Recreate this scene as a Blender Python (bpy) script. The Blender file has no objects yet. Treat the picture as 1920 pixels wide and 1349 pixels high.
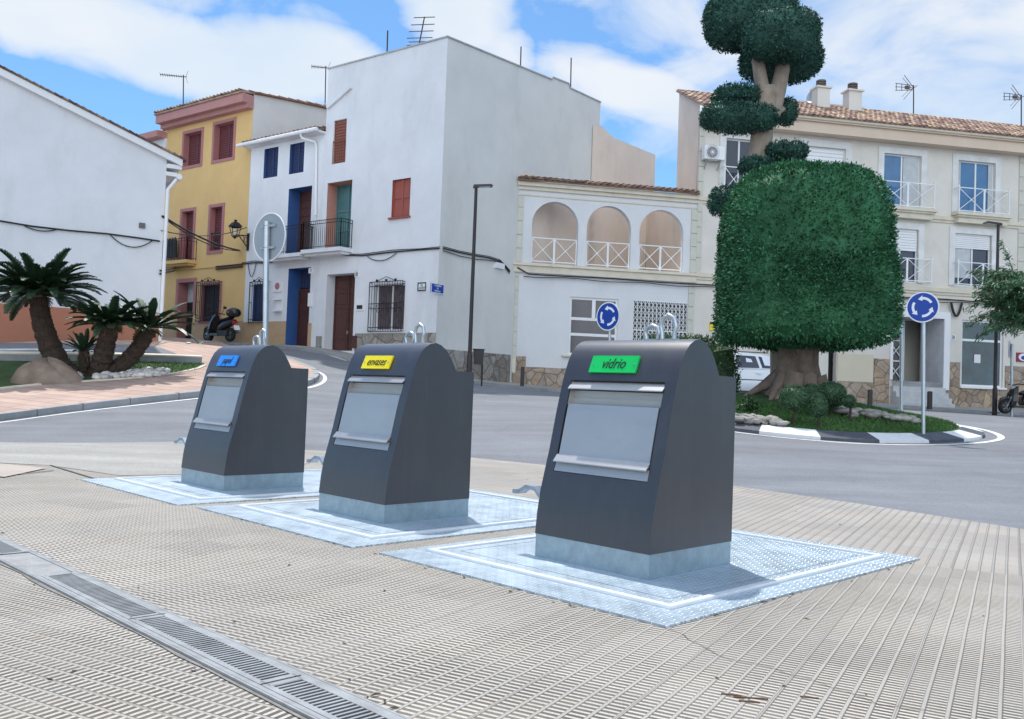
import bpy, math, random
import numpy as np
from mathutils import Vector, Matrix
from mathutils.geometry import delaunay_2d_cdt
random.seed(7)
RNG = np.random.default_rng(11)
S = bpy.context.scene
COL = S.collection

# ------------------------------------------------------------------ camera
FPX, PITCH, ROLL, CH = 1700.0, .033, .037, .948
cp_, sp_, cr_, sr_ = math.cos(PITCH), math.sin(PITCH), math.cos(ROLL), math.sin(ROLL)
FWD = Vector((0, cp_, sp_)); UP0 = Vector((0, -sp_, cp_)); RT0 = Vector((1, 0, 0))
RT = cr_*RT0 + sr_*UP0; UPV = -sr_*RT0 + cr_*UP0
cd = bpy.data.cameras.new('camera'); cam = bpy.data.objects.new('camera', cd); COL.objects.link(cam)
m = Matrix.Identity(4)
for i in range(3):
    m[i][0], m[i][1], m[i][2] = RT[i], UPV[i], -FWD[i]
m[0][3], m[1][3], m[2][3] = 0, 0, CH
cam.matrix_world = m
cd.sensor_width = 36; cd.lens = 36*FPX/1920; cd.clip_start = .05; cd.clip_end = 3000
S.camera = cam

# ------------------------------------------------------------------ sun, sky, exposure
SUN_AZ, SUN_EL = math.radians(-14), math.radians(64)      # azimuth from +Y, negative to the left
sd = Vector((math.sin(SUN_AZ)*math.cos(SUN_EL), math.cos(SUN_AZ)*math.cos(SUN_EL), math.sin(SUN_EL)))
sl = bpy.data.lights.new('sun', 'SUN'); sl.energy = 2.7; sl.angle = math.radians(1.2); sl.color = (1, .955, .89)
so = bpy.data.objects.new('sun', sl); COL.objects.link(so)
so.rotation_euler = (-sd).to_track_quat('-Z', 'Y').to_euler(); so.location = (0, 0, 40)
W = bpy.data.worlds.new('World'); S.world = W; W.use_nodes = True
nt = W.node_tree; N = nt.nodes; L = nt.links; N.clear()
def nn(t, **k):
    n = N.new(t)
    for a, b in k.items(): setattr(n, a, b)
    return n
def wm(op, a, b=None, c=None, clamp=False):
    n = nn('ShaderNodeMath', operation=op); n.use_clamp = clamp
    for i, v in enumerate((a, b, c)):
        if v is None: continue
        if isinstance(v, (int, float)): n.inputs[i].default_value = v
        else: L.new(v, n.inputs[i])
    return n.outputs[0]
sky = nn('ShaderNodeTexSky', sky_type='NISHITA'); sky.sun_disc = False
sky.sun_elevation = SUN_EL; sky.sun_rotation = SUN_AZ; sky.altitude = 50; sky.air_density = 1.0; sky.dust_density = .5; sky.ozone_density = 2.2
tc = nn('ShaderNodeTexCoord'); dirv = tc.outputs['Generated']
def blob(px, py, rx, ry, amp, rot=0):
    """a soft cloud bank in the sky round the world direction (azimuth, elevation)"""
    r = (FWD*FPX + RT*(px-960) + UPV*(674.5-py)).normalized()
    rx_, ry_ = rx/FPX, ry/FPX
    e1 = Vector((r.y, -r.x, 0)).normalized(); e2 = e1.cross(r)*1.0
    ca, sa = math.cos(rot), math.sin(rot)
    a1 = e1*ca + e2*sa; a2 = -e1*sa + e2*ca
    def dotn(v, s):
        n = nn('ShaderNodeVectorMath', operation='DOT_PRODUCT'); L.new(dirv, n.inputs[0]); n.inputs[1].default_value = v
        return wm('MULTIPLY', n.outputs['Value'], 1/s)
    x = dotn(a1, rx_); y = dotn(a2, ry_)
    q = wm('ADD', wm('POWER', wm('ABSOLUTE', x), 2.0), wm('POWER', wm('ABSOLUTE', y), 2.0))
    return wm('MULTIPLY', wm('SUBTRACT', 1.0, wm('MULTIPLY', q, .5), clamp=True), amp)
acc = None
for b in [(120, 30, 230, 70, 1.0, -.12), (330, 95, 330, 62, 1.05, -.12), (560, 110, 190, 60, 1.0, -.1), (600, 165, 160, 34, .8, 0), (90, -60, 420, 70, .6, 0),
          (870, 30, 110, 85, .9, -.7), (950, 90, 60, 45, .8, -.3), (1190, 165, 190, 50, .95, -.35), (1260, 240, 90, 40, .45, -.3),
          (1560, 90, 640, 230, .56, .05), (1800, 60, 520, 330, .60, 0), (1250, -30, 340, 90, .45, 0), (1330, 300, 120, 50, .4, 0), (150, 190, 200, 34, .33, -.35)]:
    o = blob(*b); acc = o if acc is None else wm('MAXIMUM', acc, o)
nz = nn('ShaderNodeTexNoise'); nz.inputs['Scale'].default_value = 7.5; nz.inputs['Detail'].default_value = 9; nz.inputs['Roughness'].default_value = .56; nz.inputs['Distortion'].default_value = .35
mpg = nn('ShaderNodeMapping'); mpg.inputs['Scale'].default_value = (1, 1, 1.9); mpg.inputs['Location'].default_value = (3.1, .4, .7); L.new(dirv, mpg.inputs[0]); L.new(mpg.outputs[0], nz.inputs['Vector'])
nz2 = nn('ShaderNodeTexNoise'); nz2.inputs['Scale'].default_value = 2.3; nz2.inputs['Detail'].default_value = 6; L.new(mpg.outputs[0], nz2.inputs['Vector'])
up_ = nn('ShaderNodeSeparateXYZ'); L.new(dirv, up_.inputs[0])
high = wm('MULTIPLY', wm('SUBTRACT', up_.outputs[2], .42, clamp=True), 1.2)      # broken cloud overhead, out of view, brightened as fill light
back = wm('MULTIPLY', wm('SUBTRACT', wm('MULTIPLY', up_.outputs[1], -1.0), .1, clamp=True), 1.1)      # unseen bright banks added behind the camera to light the shaded facades
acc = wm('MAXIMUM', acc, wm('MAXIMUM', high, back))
den = wm('SUBTRACT', wm('ADD', acc, wm('MULTIPLY', nz.outputs['Fac'], 1.25)), .98)
den = wm('MULTIPLY', den, 2.1, clamp=True)
soft = wm('MULTIPLY', den, wm('SUBTRACT', 2.0, den))                 # ease
col_c = nn('ShaderNodeMixRGB'); col_c.inputs[1].default_value = (4.3, 5.25, 6.3, 1); col_c.inputs[2].default_value = (6.15, 6.25, 6.4, 1)
L.new(wm('MULTIPLY', wm('SUBTRACT', nz2.outputs['Fac'], .33), 3.0, clamp=True), col_c.inputs[0])
tint = nn('ShaderNodeMixRGB', blend_type='MULTIPLY'); tint.inputs[0].default_value = 1; tint.inputs[2].default_value = (.62, .88, 1.05, 1)
L.new(sky.outputs[0], tint.inputs[1])
lit = wm('ADD', 1.0, wm('MULTIPLY', wm('ADD', back, high, clamp=True), 1.3))  # extra brightness for the added unseen clouds only
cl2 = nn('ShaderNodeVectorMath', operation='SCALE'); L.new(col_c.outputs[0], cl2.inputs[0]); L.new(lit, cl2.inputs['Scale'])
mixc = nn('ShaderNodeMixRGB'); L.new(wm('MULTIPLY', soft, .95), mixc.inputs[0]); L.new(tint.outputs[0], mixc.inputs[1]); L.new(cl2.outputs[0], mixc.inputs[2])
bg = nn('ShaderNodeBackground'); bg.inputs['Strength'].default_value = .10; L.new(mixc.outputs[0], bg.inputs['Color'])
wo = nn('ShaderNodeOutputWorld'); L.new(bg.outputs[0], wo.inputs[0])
S.view_settings.view_transform = 'Standard'; S.view_settings.look = 'None'; S.view_settings.gamma = 1; S.view_settings.exposure = .60
S.cycles.max_bounces = 6; S.cycles.diffuse_bounces = 3; S.cycles.use_denoising = True

# ------------------------------------------------------------------ picture <-> place helpers (used to measure, everything is placed in metres)
def ray(x, y):
    d = FWD + RT*((x-960)/FPX) + UPV*((674.5-y)/FPX)
    return d/d.y
def cpt(x, y, D):
    d = ray(x, y); return (d.x*D, D, CH + d.z*D)
def gnd(x, y, z=0):
    d = ray(x, y); t = (z-CH)/d.z; return Vector((d.x*t, t, z))

# terrain: flat plaza, ground rising gently behind it
EDGE = [(-40, 9), (-14, 11), (-6.71, 12.0), (-4.9, 12.9), (-2.6, 12.6), (-.53, 12.42), (1.2, 11.0), (2.45, 9.77), (3.3, 8.5), (4.06, 7.15), (4.7, 5.4), (5.2, 3), (5.6, -1), (6, -8)]
CP = [cpt(0, 785, 16.5), cpt(180, 762, 18.0), cpt(360, 742, 19.5), cpt(575, 720, 23), cpt(0, 722, 21), cpt(120, 718, 21.3), cpt(350, 705, 22.5),
      cpt(0, 680, 23), cpt(0, 640, 25), cpt(150, 640, 26), cpt(310, 642, 28), cpt(400, 646, 36), cpt(300, 660, 30), cpt(470, 650, 36), cpt(560, 652, 34.5), cpt(640, 664, 33), cpt(640, 690, 29),
      cpt(740, 690, 31.5), cpt(810, 706, 30.2), cpt(880, 718, 30.5), cpt(1050, 736, 32), cpt(1150, 744, 32), cpt(960, 728, 33),
      cpt(660, 740, 22), cpt(940, 770, 19), cpt(1050, 745, 28), cpt(1400, 815, 16.6), cpt(1600, 832, 16.4), cpt(1860, 818, 19.0), cpt(1920, 838, 16.5), cpt(1920, 795, 22),
      cpt(1400, 752, 32), cpt(1640, 763, 33.5), cpt(1920, 781, 35), cpt(1920, 770, 38), cpt(1300, 748, 34), cpt(900, 800, 16.5), cpt(1200, 790, 17)]
CP += [(x, y, z) for x, y, z in [(-30, 22, 1.6), (-25, 40, 3), (30, 15, .2), (35, 40, 1.2), (0, 50, 2.2), (8, 9, .05), (-12, 16, .1), (15, 10, .1), (3, 11.5, .05), (-20, 14, .3), (12, 14, .25), (-1, 14.5, .15), (-5, 15, .12)]]
P = np.array(CP)
def _U(r2): return r2*np.log(np.maximum(r2, 1e-9))
_n = len(P); _A = np.zeros((_n+3, _n+3)); _d2 = ((P[:, None, :2]-P[None, :, :2])**2).sum(-1)
_A[:_n, :_n] = _U(_d2) + np.eye(_n)*6.0; _A[:_n, _n] = 1; _A[:_n, _n+1:] = P[:, :2]; _A[_n, :_n] = 1; _A[_n+1:, :_n] = P[:, :2].T
_w = np.linalg.solve(_A, np.concatenate([P[:, 2], np.zeros(3)]))
_E = np.array(EDGE, float)
def terr(X, Y):
    X = np.atleast_1d(np.asarray(X, float)); Y = np.atleast_1d(np.asarray(Y, float))
    x = np.clip(X, -28, 34); y = np.clip(Y, -8, 48)
    z = _w[_n] + _w[_n+1]*x + _w[_n+2]*y
    for k in range(_n): z = z + _w[k]*_U((x-P[k, 0])**2 + (y-P[k, 1])**2)
    dm = np.full(x.shape, 1e9); sg = np.ones(x.shape)
    for a, b in zip(_E[:-1], _E[1:]):
        e = b-a; t = np.clip(((x-a[0])*e[0]+(y-a[1])*e[1])/(e@e), 0, 1)
        dx = x-a[0]-t*e[0]; dy = y-a[1]-t*e[1]; d = np.hypot(dx, dy); c = e[0]*dy-e[1]*dx
        u = d < dm; dm = np.where(u, d, dm); sg = np.where(u, np.sign(c), sg)
    s = np.clip(dm*sg/2.2, 0, 1); s = s*s*(3-2*s)
    return z*s
def tz(x, y): return float(terr(x, y)[0])
def hit(px, py, add=0.0):
    """where the line of sight meets the terrain (+add)"""
    d = ray(px, py); t = np.linspace(2, 60, 2400); z = CH + d.z*t - terr(d.x*t, t) - add
    i = np.where((z[:-1] > 0) & (z[1:] <= 0))[0]
    k = t[i[0]] if len(i) else 45
    return Vector((d.x*k, k, tz(d.x*k, k)))
ISL = Vector((6.15, 20.7)); ISR = 4.15
def isl_z(x, y):
    r = math.hypot(x-ISL.x, y-ISL.y)/ISR
    base = tz(ISL.x+(x-ISL.x), y)
    k = max(0, 1-r*r)
    m2 = math.exp(-(((x-6.3)/2.4)**2+((y-21.3)/2.2)**2))
    return base + .10 + .12*k + .42*m2*min(1, k*3)

# ------------------------------------------------------------------ materials
MATS = {}
def mat(name, color, rough=.7, metal=0, var=.12, vscale=2.0, bump=0, bscale=60, spec=.5, stain=None, per=False, sub=None):
    if name in MATS: return MATS[name]
    m = bpy.data.materials.new(name); m.use_nodes = True; t = m.node_tree; n = t.nodes; l = t.links
    b = n['Principled BSDF']; b.inputs['Roughness'].default_value = rough; b.inputs['Metallic'].default_value = metal
    b.inputs['Specular IOR Level'].default_value = spec
    c = (*color, 1)
    tcn = n.new('ShaderNodeTexCoord'); src = None
    nz = n.new('ShaderNodeTexNoise'); nz.inputs['Scale'].default_value = vscale; nz.inputs['Detail'].default_value = 6; nz.inputs['Roughness'].default_value = .62
    l.new(tcn.outputs['Object'], nz.inputs['Vector'])
    mr = n.new('ShaderNodeMapRange'); mr.inputs[1].default_value = .3; mr.inputs[2].default_value = .7; mr.inputs[3].default_value = 1-var; mr.inputs[4].default_value = 1+var
    l.new(nz.outputs['Fac'], mr.inputs[0])
    mx = n.new('ShaderNodeMixRGB'); mx.blend_type = 'MULTIPLY'; mx.inputs[0].default_value = 1; mx.inputs[1].default_value = c
    l.new(mr.outputs[0], mx.inputs[2]); src = mx.outputs[0]
    if stain:       # (colour, amount, scale, vertical stretch): rain streaks and dirt
        sc, am, ss, st = stain
        mp = n.new('ShaderNodeMapping'); mp.inputs['Scale'].default_value = (ss, ss, ss/st); l.new(tcn.outputs['Object'], mp.inputs[0])
        n2 = n.new('ShaderNodeTexNoise'); n2.inputs['Scale'].default_value = 1; n2.inputs['Detail'].default_value = 8; n2.inputs['Roughness'].default_value = .7; l.new(mp.outputs[0], n2.inputs['Vector'])
        r2 = n.new('ShaderNodeMapRange'); r2.inputs[1].default_value = .5; r2.inputs[2].default_value = .75; r2.inputs[3].default_value = 0; r2.inputs[4].default_value = am; l.new(n2.outputs['Fac'], r2.inputs[0])
        m2 = n.new('ShaderNodeMixRGB'); l.new(r2.outputs[0], m2.inputs[0]); l.new(src, m2.inputs[1]); m2.inputs[2].default_value = (*sc, 1); src = m2.outputs[0]
    if per:         # every leaf, tile or stone its own tone
        g = n.new('ShaderNodeNewGeometry'); hs = n.new('ShaderNodeHueSaturation')
        r3 = n.new('ShaderNodeMapRange'); r3.inputs[3].default_value = 1-per; r3.inputs[4].default_value = 1+per; l.new(g.outputs['Random Per Island'], r3.inputs[0])
        r4 = n.new('ShaderNodeMapRange'); r4.inputs[3].default_value = .5-per*.06; r4.inputs[4].default_value = .5+per*.06; l.new(g.outputs['Random Per Island'], r4.inputs[0])
        l.new(r3.outputs[0], hs.inputs['Value']); l.new(r4.outputs[0], hs.inputs['Hue']); l.new(src, hs.inputs['Color']); src = hs.outputs[0]
    l.new(src, b.inputs['Base Color'])
    if bump:
        n3 = n.new('ShaderNodeTexNoise'); n3.inputs['Scale'].default_value = bscale; n3.inputs['Detail'].default_value = 5; l.new(tcn.outputs['Object'], n3.inputs['Vector'])
        bp = n.new('ShaderNodeBump'); bp.inputs['Strength'].default_value = bump; bp.inputs['Distance'].default_value = .01; l.new(n3.outputs['Fac'], bp.inputs['Height']); l.new(bp.outputs[0], b.inputs['Normal'])
    if sub: b.inputs['Subsurface Weight'].default_value = sub
    MATS[name] = m; return m
WHITE = mat('white_plaster', (.73, .745, .77), .85, var=.06, vscale=.8, bump=.4, bscale=18, stain=((.50, .51, .515), .45, .9, 3.5))
GREYP = mat('grey_plaster', (.70, .69, .655), .88, var=.06, vscale=.7, bump=.3, bscale=25, stain=((.44, .44, .42), .45, .45, 2.8))
PEACH = mat('peach_plaster', (.80, .67, .57), .88, var=.05, vscale=1, bump=.25, bscale=25, stain=((.55, .44, .37), .4, .8, 3))
YELLOW = mat('ochre_plaster', (.70, .47, .20), .88, var=.05, vscale=1.2, bump=.2, bscale=30, stain=((.52, .35, .16), .4, .8, 2))
PINK = mat('rose_paint', (.40, .175, .17), .7, var=.05)
MAROON = mat('maroon_shutter', (.15, .045, .05), .6, var=.1, vscale=6)
CREAM = mat('cream_render', (.71, .67, .60), .85, var=.05, vscale=1.4, bump=.2, bscale=30, stain=((.5, .48, .43), .4, .8, 2))
CREAMT = mat('cream_moulding', (.70, .64, .52), .8, var=.06, vscale=3, stain=((.42, .36, .28), .5, 1.4, .6))
EAVEM = mat('salmon_eave', (.68, .55, .43), .8, var=.05, vscale=1)
QUOIN = mat('quoin_stone', (.60, .58, .50), .85, var=.06, vscale=4, bump=.3)
JOINT = mat('dark_joint', (.16, .155, .14), .9)
BLUEP = mat('blue_paint', (.045, .12, .33), .55, var=.08)
DARKB = mat('navy_shutter', (.025, .04, .11), .5, var=.12, vscale=7)
BROWN = mat('brown_door_wood', (.085, .032, .026), .5, var=.25, vscale=9)
BROWN2 = mat('russet_shutter_wood', (.24, .085, .055), .6, var=.15, vscale=8)
TERRA = mat('terracotta_shutter', (.33, .085, .06), .6, var=.08, vscale=5)
SALM = mat('salmon_reveal', (.55, .27, .21), .8)
TEAL = mat('teal_blind', (.10, .20, .21), .5)
IRON = mat('black_iron', (.012, .012, .014), .45, .3)
WMET = mat('white_metal', (.80, .81, .82), .4, 0, var=.03)
GALV = mat('galvanised_pole', (.50, .55, .58), .38, .75, var=.08, vscale=8)
GREYM = mat('grey_sign_back', (.36, .40, .43), .5, .3, var=.05)
GLASS = mat('window_glass', (.03, .045, .075), .06, 0, var=.1, spec=.5)
GLASSB = mat('painted_sky_glass', (.07, .19, .36), .08, 0, var=.15, spec=.5)  # reflected sky painted into the pane colour
CURT = mat('curtain', (.52, .55, .56), .9, var=.12, vscale=5)
SHOPG = mat('shop_glass', (.012, .05, .07), .05, 0, var=.6, vscale=1.5, spec=.8)
BLACKR = mat('rubber', (.015, .015, .016), .8)
CABLE = mat('cable_sheath', (.02, .02, .022), .7)
DKPOST = mat('dark_post_paint', (.035, .026, .028), .5)
CONCW = mat('white_concrete', (.62, .63, .62), .85, var=.08, vscale=3, bump=.3)
KERB = mat('kerb_concrete', (.30, .31, .32), .9, var=.12, vscale=3, bump=.5, bscale=40, stain=((.14, .14, .14), .5, 2, 1))
CARW = mat('car_paint_white', (.72, .76, .82), .25, 0, var=.01, spec=.8)
CARK = mat('black_trim', (.02, .02, .022), .5)
CHROME = mat('rim_metal', (.6, .62, .64), .3, .9)
SCOOT = mat('scooter_black', (.012, .012, .015), .25, 0, spec=.7)
REDL = mat('red_plastic', (.45, .01, .01), .3)
PAPER = mat('paper_white', (.75, .76, .78), .8)
TRUNK = mat('ficus_bark', (.19, .145, .115), .9, var=.25, vscale=5, bump=.8, bscale=14, stain=((.10, .075, .055), .8, 3, 5))
TRUNKL = mat('pale_bark', (.36, .29, .23), .9, var=.2, vscale=4, bump=.7, bscale=12, stain=((.15, .115, .09), .6, 3, 4))
CYTR = mat('cycad_trunk_bark', (.055, .038, .028), .95, var=.35, vscale=14, bump=1, bscale=22)
LEAF = mat('ficus_leaf', (.046, .152, .070), .6, var=.35, vscale=.9, per=.5, spec=.12)
LEAF2 = mat('cloud_pruned_leaf', (.040, .110, .082), .6, var=.3, vscale=1.5, per=.4, spec=.25)
HEDGE = mat('hedge_leaf', (.035, .085, .028), .45, var=.25, vscale=2, per=.45)
CYLEAF = mat('cycad_leaf', (.020, .050, .022), .45, var=.3, vscale=3, per=.35, spec=.4)
CYCUT = mat('cycad_new_leaf', (.16, .17, .07), .5, per=.3)
FEATH = mat('feathery_leaf', (.045, .13, .05), .5, var=.3, vscale=2, per=.5)
BUSHM = mat('bush_leaf', (.055, .125, .055), .6, var=.25, vscale=4, per=.4)
GRASS = mat('grass_blades', (.050, .135, .022), .6, var=.35, vscale=1.2, per=.4)
LAWN = mat('lawn_soil', (.035, .075, .018), .95, var=.4, vscale=2.5, bump=.8, bscale=30)
ROCK = mat('pale_rock', (.30, .285, .26), .9, var=.2, vscale=4, per=.25, bump=.5, bscale=12)
PEBB = mat('white_pebble', (.62, .59, .55), .7, var=.1, vscale=5, per=.2)
BOUL = mat('boulder_stone', (.22, .165, .125), .92, var=.3, vscale=2.2, bump=.9, bscale=9, stain=((.30, .28, .26), .5, 2.5, 1))
TILER = mat('roof_tile_clay', (.32, .205, .155), .85, var=.35, vscale=3.5, per=.5, bump=.4, bscale=30, stain=((.40, .34, .28), .55, 1.8, 1))
TILED = mat('old_roof_tile', (.20, .12, .09), .9, var=.4, vscale=4, per=.5, bump=.5, stain=((.06, .055, .05), .7, 3, 1))
ORANGE = mat('orange_wainscot', (.46, .19, .115), .85, var=.05, vscale=2, stain=((.4, .16, .08), .4, 1, 2))
BEIGET = mat('beige_base_tile', (.50, .34, .20), .8, var=.1, vscale=3, stain=((.3, .19, .11), .5, 2, 1))

def newmat(name):
    m = bpy.data.materials.new(name); m.use_nodes = True; t = m.node_tree
    MATS[name] = m; return m, t, t.nodes, t.links, t.nodes['Principled BSDF']
class G:
    """tiny node-graph writer"""
    def __init__(s, t): s.t = t; s.n = t.nodes; s.l = t.links
    def m(s, op, a, b=None, c=None, clamp=False):
        n = s.n.new('ShaderNodeMath'); n.operation = op; n.use_clamp = clamp
        for i, v in enumerate((a, b, c)):
            if v is None: continue
            if isinstance(v, (int, float)): n.inputs[i].default_value = v
            else: s.l.new(v, n.inputs[i])
        return n.outputs[0]
    def noise(s, vec, scale, detail=5, rough=.6):
        n = s.n.new('ShaderNodeTexNoise'); n.inputs['Scale'].default_value = scale; n.inputs['Detail'].default_value = detail; n.inputs['Roughness'].default_value = rough
        s.l.new(vec, n.inputs['Vector']); return n.outputs['Fac']
    def map(s, v, a, b, c, d):
        n = s.n.new('ShaderNodeMapRange'); n.inputs[1].default_value = a; n.inputs[2].default_value = b; n.inputs[3].default_value = c; n.inputs[4].default_value = d
        s.l.new(v, n.inputs[0]); return n.outputs[0]
    def mix(s, f, a, b, bt='MIX'):
        n = s.n.new('ShaderNodeMixRGB'); n.blend_type = bt
        for i, v in ((0, f), (1, a), (2, b)):
            if isinstance(v, (int, float)): n.inputs[i].default_value = v
            elif isinstance(v, tuple): n.inputs[i].default_value = (*v, 1)
            else: s.l.new(v, n.inputs[i])
        return n.outputs[0]
    def bump(s, h, st, dist, b):
        n = s.n.new('ShaderNodeBump'); n.inputs['Strength'].default_value = st; n.inputs['Distance'].default_value = dist; s.l.new(h, n.inputs['Height']); s.l.new(n.outputs[0], b.inputs['Normal'])

# grooved paving
def paving():
    m, t, n, l, b = newmat('grooved_paving'); g = G(t)
    tc = n.new('ShaderNodeTexCoord'); se = n.new('ShaderNodeSeparateXYZ'); l.new(tc.outputs['Object'], se.inputs[0]); X, Y = se.outputs[0], se.outputs[1]
    wob = g.map(g.noise(tc.outputs['Object'], .8, 2), 0, 1, -.005, .005)
    def lin(a, c, o): return g.m('ADD', g.m('ADD', g.m('MULTIPLY', X, a), g.m('MULTIPLY', Y, c)), o)
    ax, ay = math.cos(math.radians(61)), math.sin(math.radians(61))
    s1 = g.m('ADD', lin(ax, ay, 50), wob); t1 = g.m('ADD', lin(ay, -ax, 50), wob)
    left = g.m('LESS_THAN', lin(1, 1, 0), 2.25)
    inv = g.m('SUBTRACT', 1, left)
    s = g.m('ADD', g.m('MULTIPLY', s1, inv), g.m('MULTIPLY', t1, left)); tt = g.m('ADD', g.m('MULTIPLY', t1, inv), g.m('MULTIPLY', s1, left))
    plain = g.m('GREATER_THAN', lin(.469, .883, 0), 5.93)
    Wd = .070; Gp = .0295
    ft = g.m('FRACT', g.m('DIVIDE', tt, Wd)); fs = g.m('FRACT', g.m('DIVIDE', s, Gp))
    fb = g.m('FRACT', g.m('DIVIDE', s, Gp*12))
    dj = g.m('ABSOLUTE', g.m('SUBTRACT', ft, .5))               # .5 at joint
    joint = g.map(dj, .395, .43, 0, 1); edge = g.m('MULTIPLY', g.map(g.m('ABSOLUTE', g.m('SUBTRACT', ft, .10)), .02, .045, 1, 0), 1.0)                          # groove between strips, with shade painted along one side (edge)
    gr = g.map(g.m('ABSOLUTE', g.m('SUBTRACT', fs, .5)), .20, .29, 0, 1)
    wear = g.map(g.noise(tc.outputs['Object'], 2.2, 4), .35, .62, .72, 1.0)
    gr = g.m('MULTIPLY', g.m('MULTIPLY', gr, g.m('SUBTRACT', 1, plain)), wear)
    gr = g.m('MULTIPLY', gr, g.m('SUBTRACT', 1, joint))
    f5 = g.m('FRACT', g.m('DIVIDE', tt, Wd*5)); fine = g.map(g.m('ABSOLUTE', g.m('SUBTRACT', f5, .5)), .491, .4965, 0, 1)
    course = g.map(g.m('ABSOLUTE', g.m('SUBTRACT', fb, .5)), .490, .496, 0, .7)
    # each tile its own tone: 4 strips x 14 grooves
    cb = n.new('ShaderNodeCombineXYZ'); l.new(g.m('FLOOR', g.m('DIVIDE', s, Gp*12)), cb.inputs[0]); l.new(g.m('FLOOR', g.m('DIVIDE', tt, Wd*5)), cb.inputs[1]); l.new(plain, cb.inputs[2])
    wn = n.new('ShaderNodeTexWhiteNoise'); l.new(cb.outputs[0], wn.inputs[0])
    tone = g.map(wn.outputs['Value'], 0, 1, .90, 1.08)
    big = g.map(g.noise(tc.outputs['Object'], .55, 6, .65), .3, .7, .82, 1.12)
    grain = g.map(g.noise(tc.outputs['Object'], 160, 3), .3, .7, .78, 1.14)
    base = g.mix(plain, (.50, .462, .408), (.335, .31, .28))
    c = g.mix(1, base, g.m('MULTIPLY', g.m('MULTIPLY', tone, big), grain), 'MULTIPLY')
    warm = g.map(g.noise(tc.outputs['Object'], 1.4, 3), .45, .7, 0, .5)
    c = g.mix(warm, c, g.mix(1, c, (1.05, .96, .86), 'MULTIPLY'))
    c = g.mix(g.m('MULTIPLY', joint, g.map(plain, 0, 1, .55, .50)), c, (.26, .25, .235)); c = g.mix(g.m('MULTIPLY', edge, .72), c, (.085, .082, .078))
    c = g.mix(g.m('MULTIPLY', gr, .97), c, (.060, .055, .048))
    c = g.mix(g.m('MULTIPLY', fine, .55), c, (.10, .09, .08)); c = g.mix(g.m('MULTIPLY', course, .6), c, (.12, .11, .10))
    rust = g.map(g.noise(tc.outputs['Object'], 2.6, 7, .7), .63, .74, 0, .6)
    c = g.mix(rust, c, (.24, .16, .10))
    chip = g.map(g.noise(tc.outputs['Object'], 1.9, 8, .75), .70, .74, 0, .55)
    c = g.mix(chip, c, (.62, .60, .56))
    l.new(c, b.inputs['Base Color']); b.inputs['Roughness'].default_value = .8
    h = g.m('SUBTRACT', g.m('SUBTRACT', 1, g.m('MULTIPLY', gr, .8)), g.m('MULTIPLY', joint, .6)); h = g.m('ADD', h, g.m('MULTIPLY', g.noise(tc.outputs['Object'], 90, 3), .25))
    g.bump(h, .9, .006, b)
    return m
PAVE = paving()
def asphalt(name, base, warm=False):
    m, t, n, l, b = newmat(name); g = G(t)
    tc = n.new('ShaderNodeTexCoord'); v = tc.outputs['Object']
    big = g.map(g.noise(v, .35, 7, .7), .3, .7, .78, 1.18); gr = g.map(g.noise(v, 45, 6, .85), .3, .7, .62, 1.36)
    mp = n.new('ShaderNodeMapping'); mp.inputs['Rotation'].default_value = (0, 0, -.8); mp.inputs['Scale'].default_value = (.16, 1.3, 1); l.new(v, mp.inputs[0])
    st = g.map(g.noise(mp.outputs[0], 1.2, 6), .35, .7, .84, 1.09)
    c = g.mix(1, base, g.m('MULTIPLY', g.m('MULTIPLY', big, gr), st), 'MULTIPLY')
    cr = n.new('ShaderNodeTexVoronoi'); cr.feature = 'DISTANCE_TO_EDGE'; cr.inputs['Scale'].default_value = .42
    wv = n.new('ShaderNodeVectorMath'); wv.operation = 'ADD'; nz = n.new('ShaderNodeTexNoise'); nz.inputs['Scale'].default_value = 1.6; nz.inputs['Detail'].default_value = 8; l.new(v, nz.inputs['Vector']); l.new(v, wv.inputs[0]); l.new(nz.outputs['Color'], wv.inputs[1]); l.new(wv.outputs[0], cr.inputs['Vector'])
    ck = g.m('MULTIPLY', g.map(cr.outputs['Distance'], 0, .006, .5, 0), g.map(g.noise(v, .5, 2), .5, .6, 0, 1))
    c = g.mix(ck, c, (.06, .06, .06))
    pt = g.map(g.noise(v, 5, 8, .8), .66, .72, 0, .35); c = g.mix(pt, c, (.08, .085, .09))
    l.new(c, b.inputs['Base Color']); b.inputs['Roughness'].default_value = .82
    g.bump(g.noise(v, 120, 3), .6, .006, b); return m
ASPH = asphalt('asphalt', (.175, .185, .205)); CONC = asphalt('plain_concrete', (.33, .32, .295))
def pinkpave():
    m, t, n, l, b = newmat('pink_block_paving'); g = G(t); tc = n.new('ShaderNodeTexCoord'); v = tc.outputs['Object']
    mp = n.new('ShaderNodeMapping'); mp.inputs['Rotation'].default_value = (0, 0, .5); l.new(v, mp.inputs[0])
    br = n.new('ShaderNodeTexBrick'); br.inputs['Scale'].default_value = 1; br.inputs['Brick Width'].default_value = .8; br.inputs['Row Height'].default_value = .4; br.inputs['Mortar Size'].default_value = .012
    br.inputs['Color1'].default_value = (.46, .33, .27, 1); br.inputs['Color2'].default_value = (.40, .285, .24, 1); br.inputs['Mortar'].default_value = (.20, .14, .11, 1); l.new(mp.outputs[0], br.inputs[0])
    c = g.mix(1, br.outputs['Color'], g.m('MULTIPLY', g.map(g.noise(v, .8, 7), .3, .7, .8, 1.15), g.map(g.noise(v, 60, 3), .3, .7, .9, 1.1)), 'MULTIPLY')
    l.new(c, b.inputs['Base Color']); b.inputs['Roughness'].default_value = .85; return m
PINKP = pinkpave()
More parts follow.
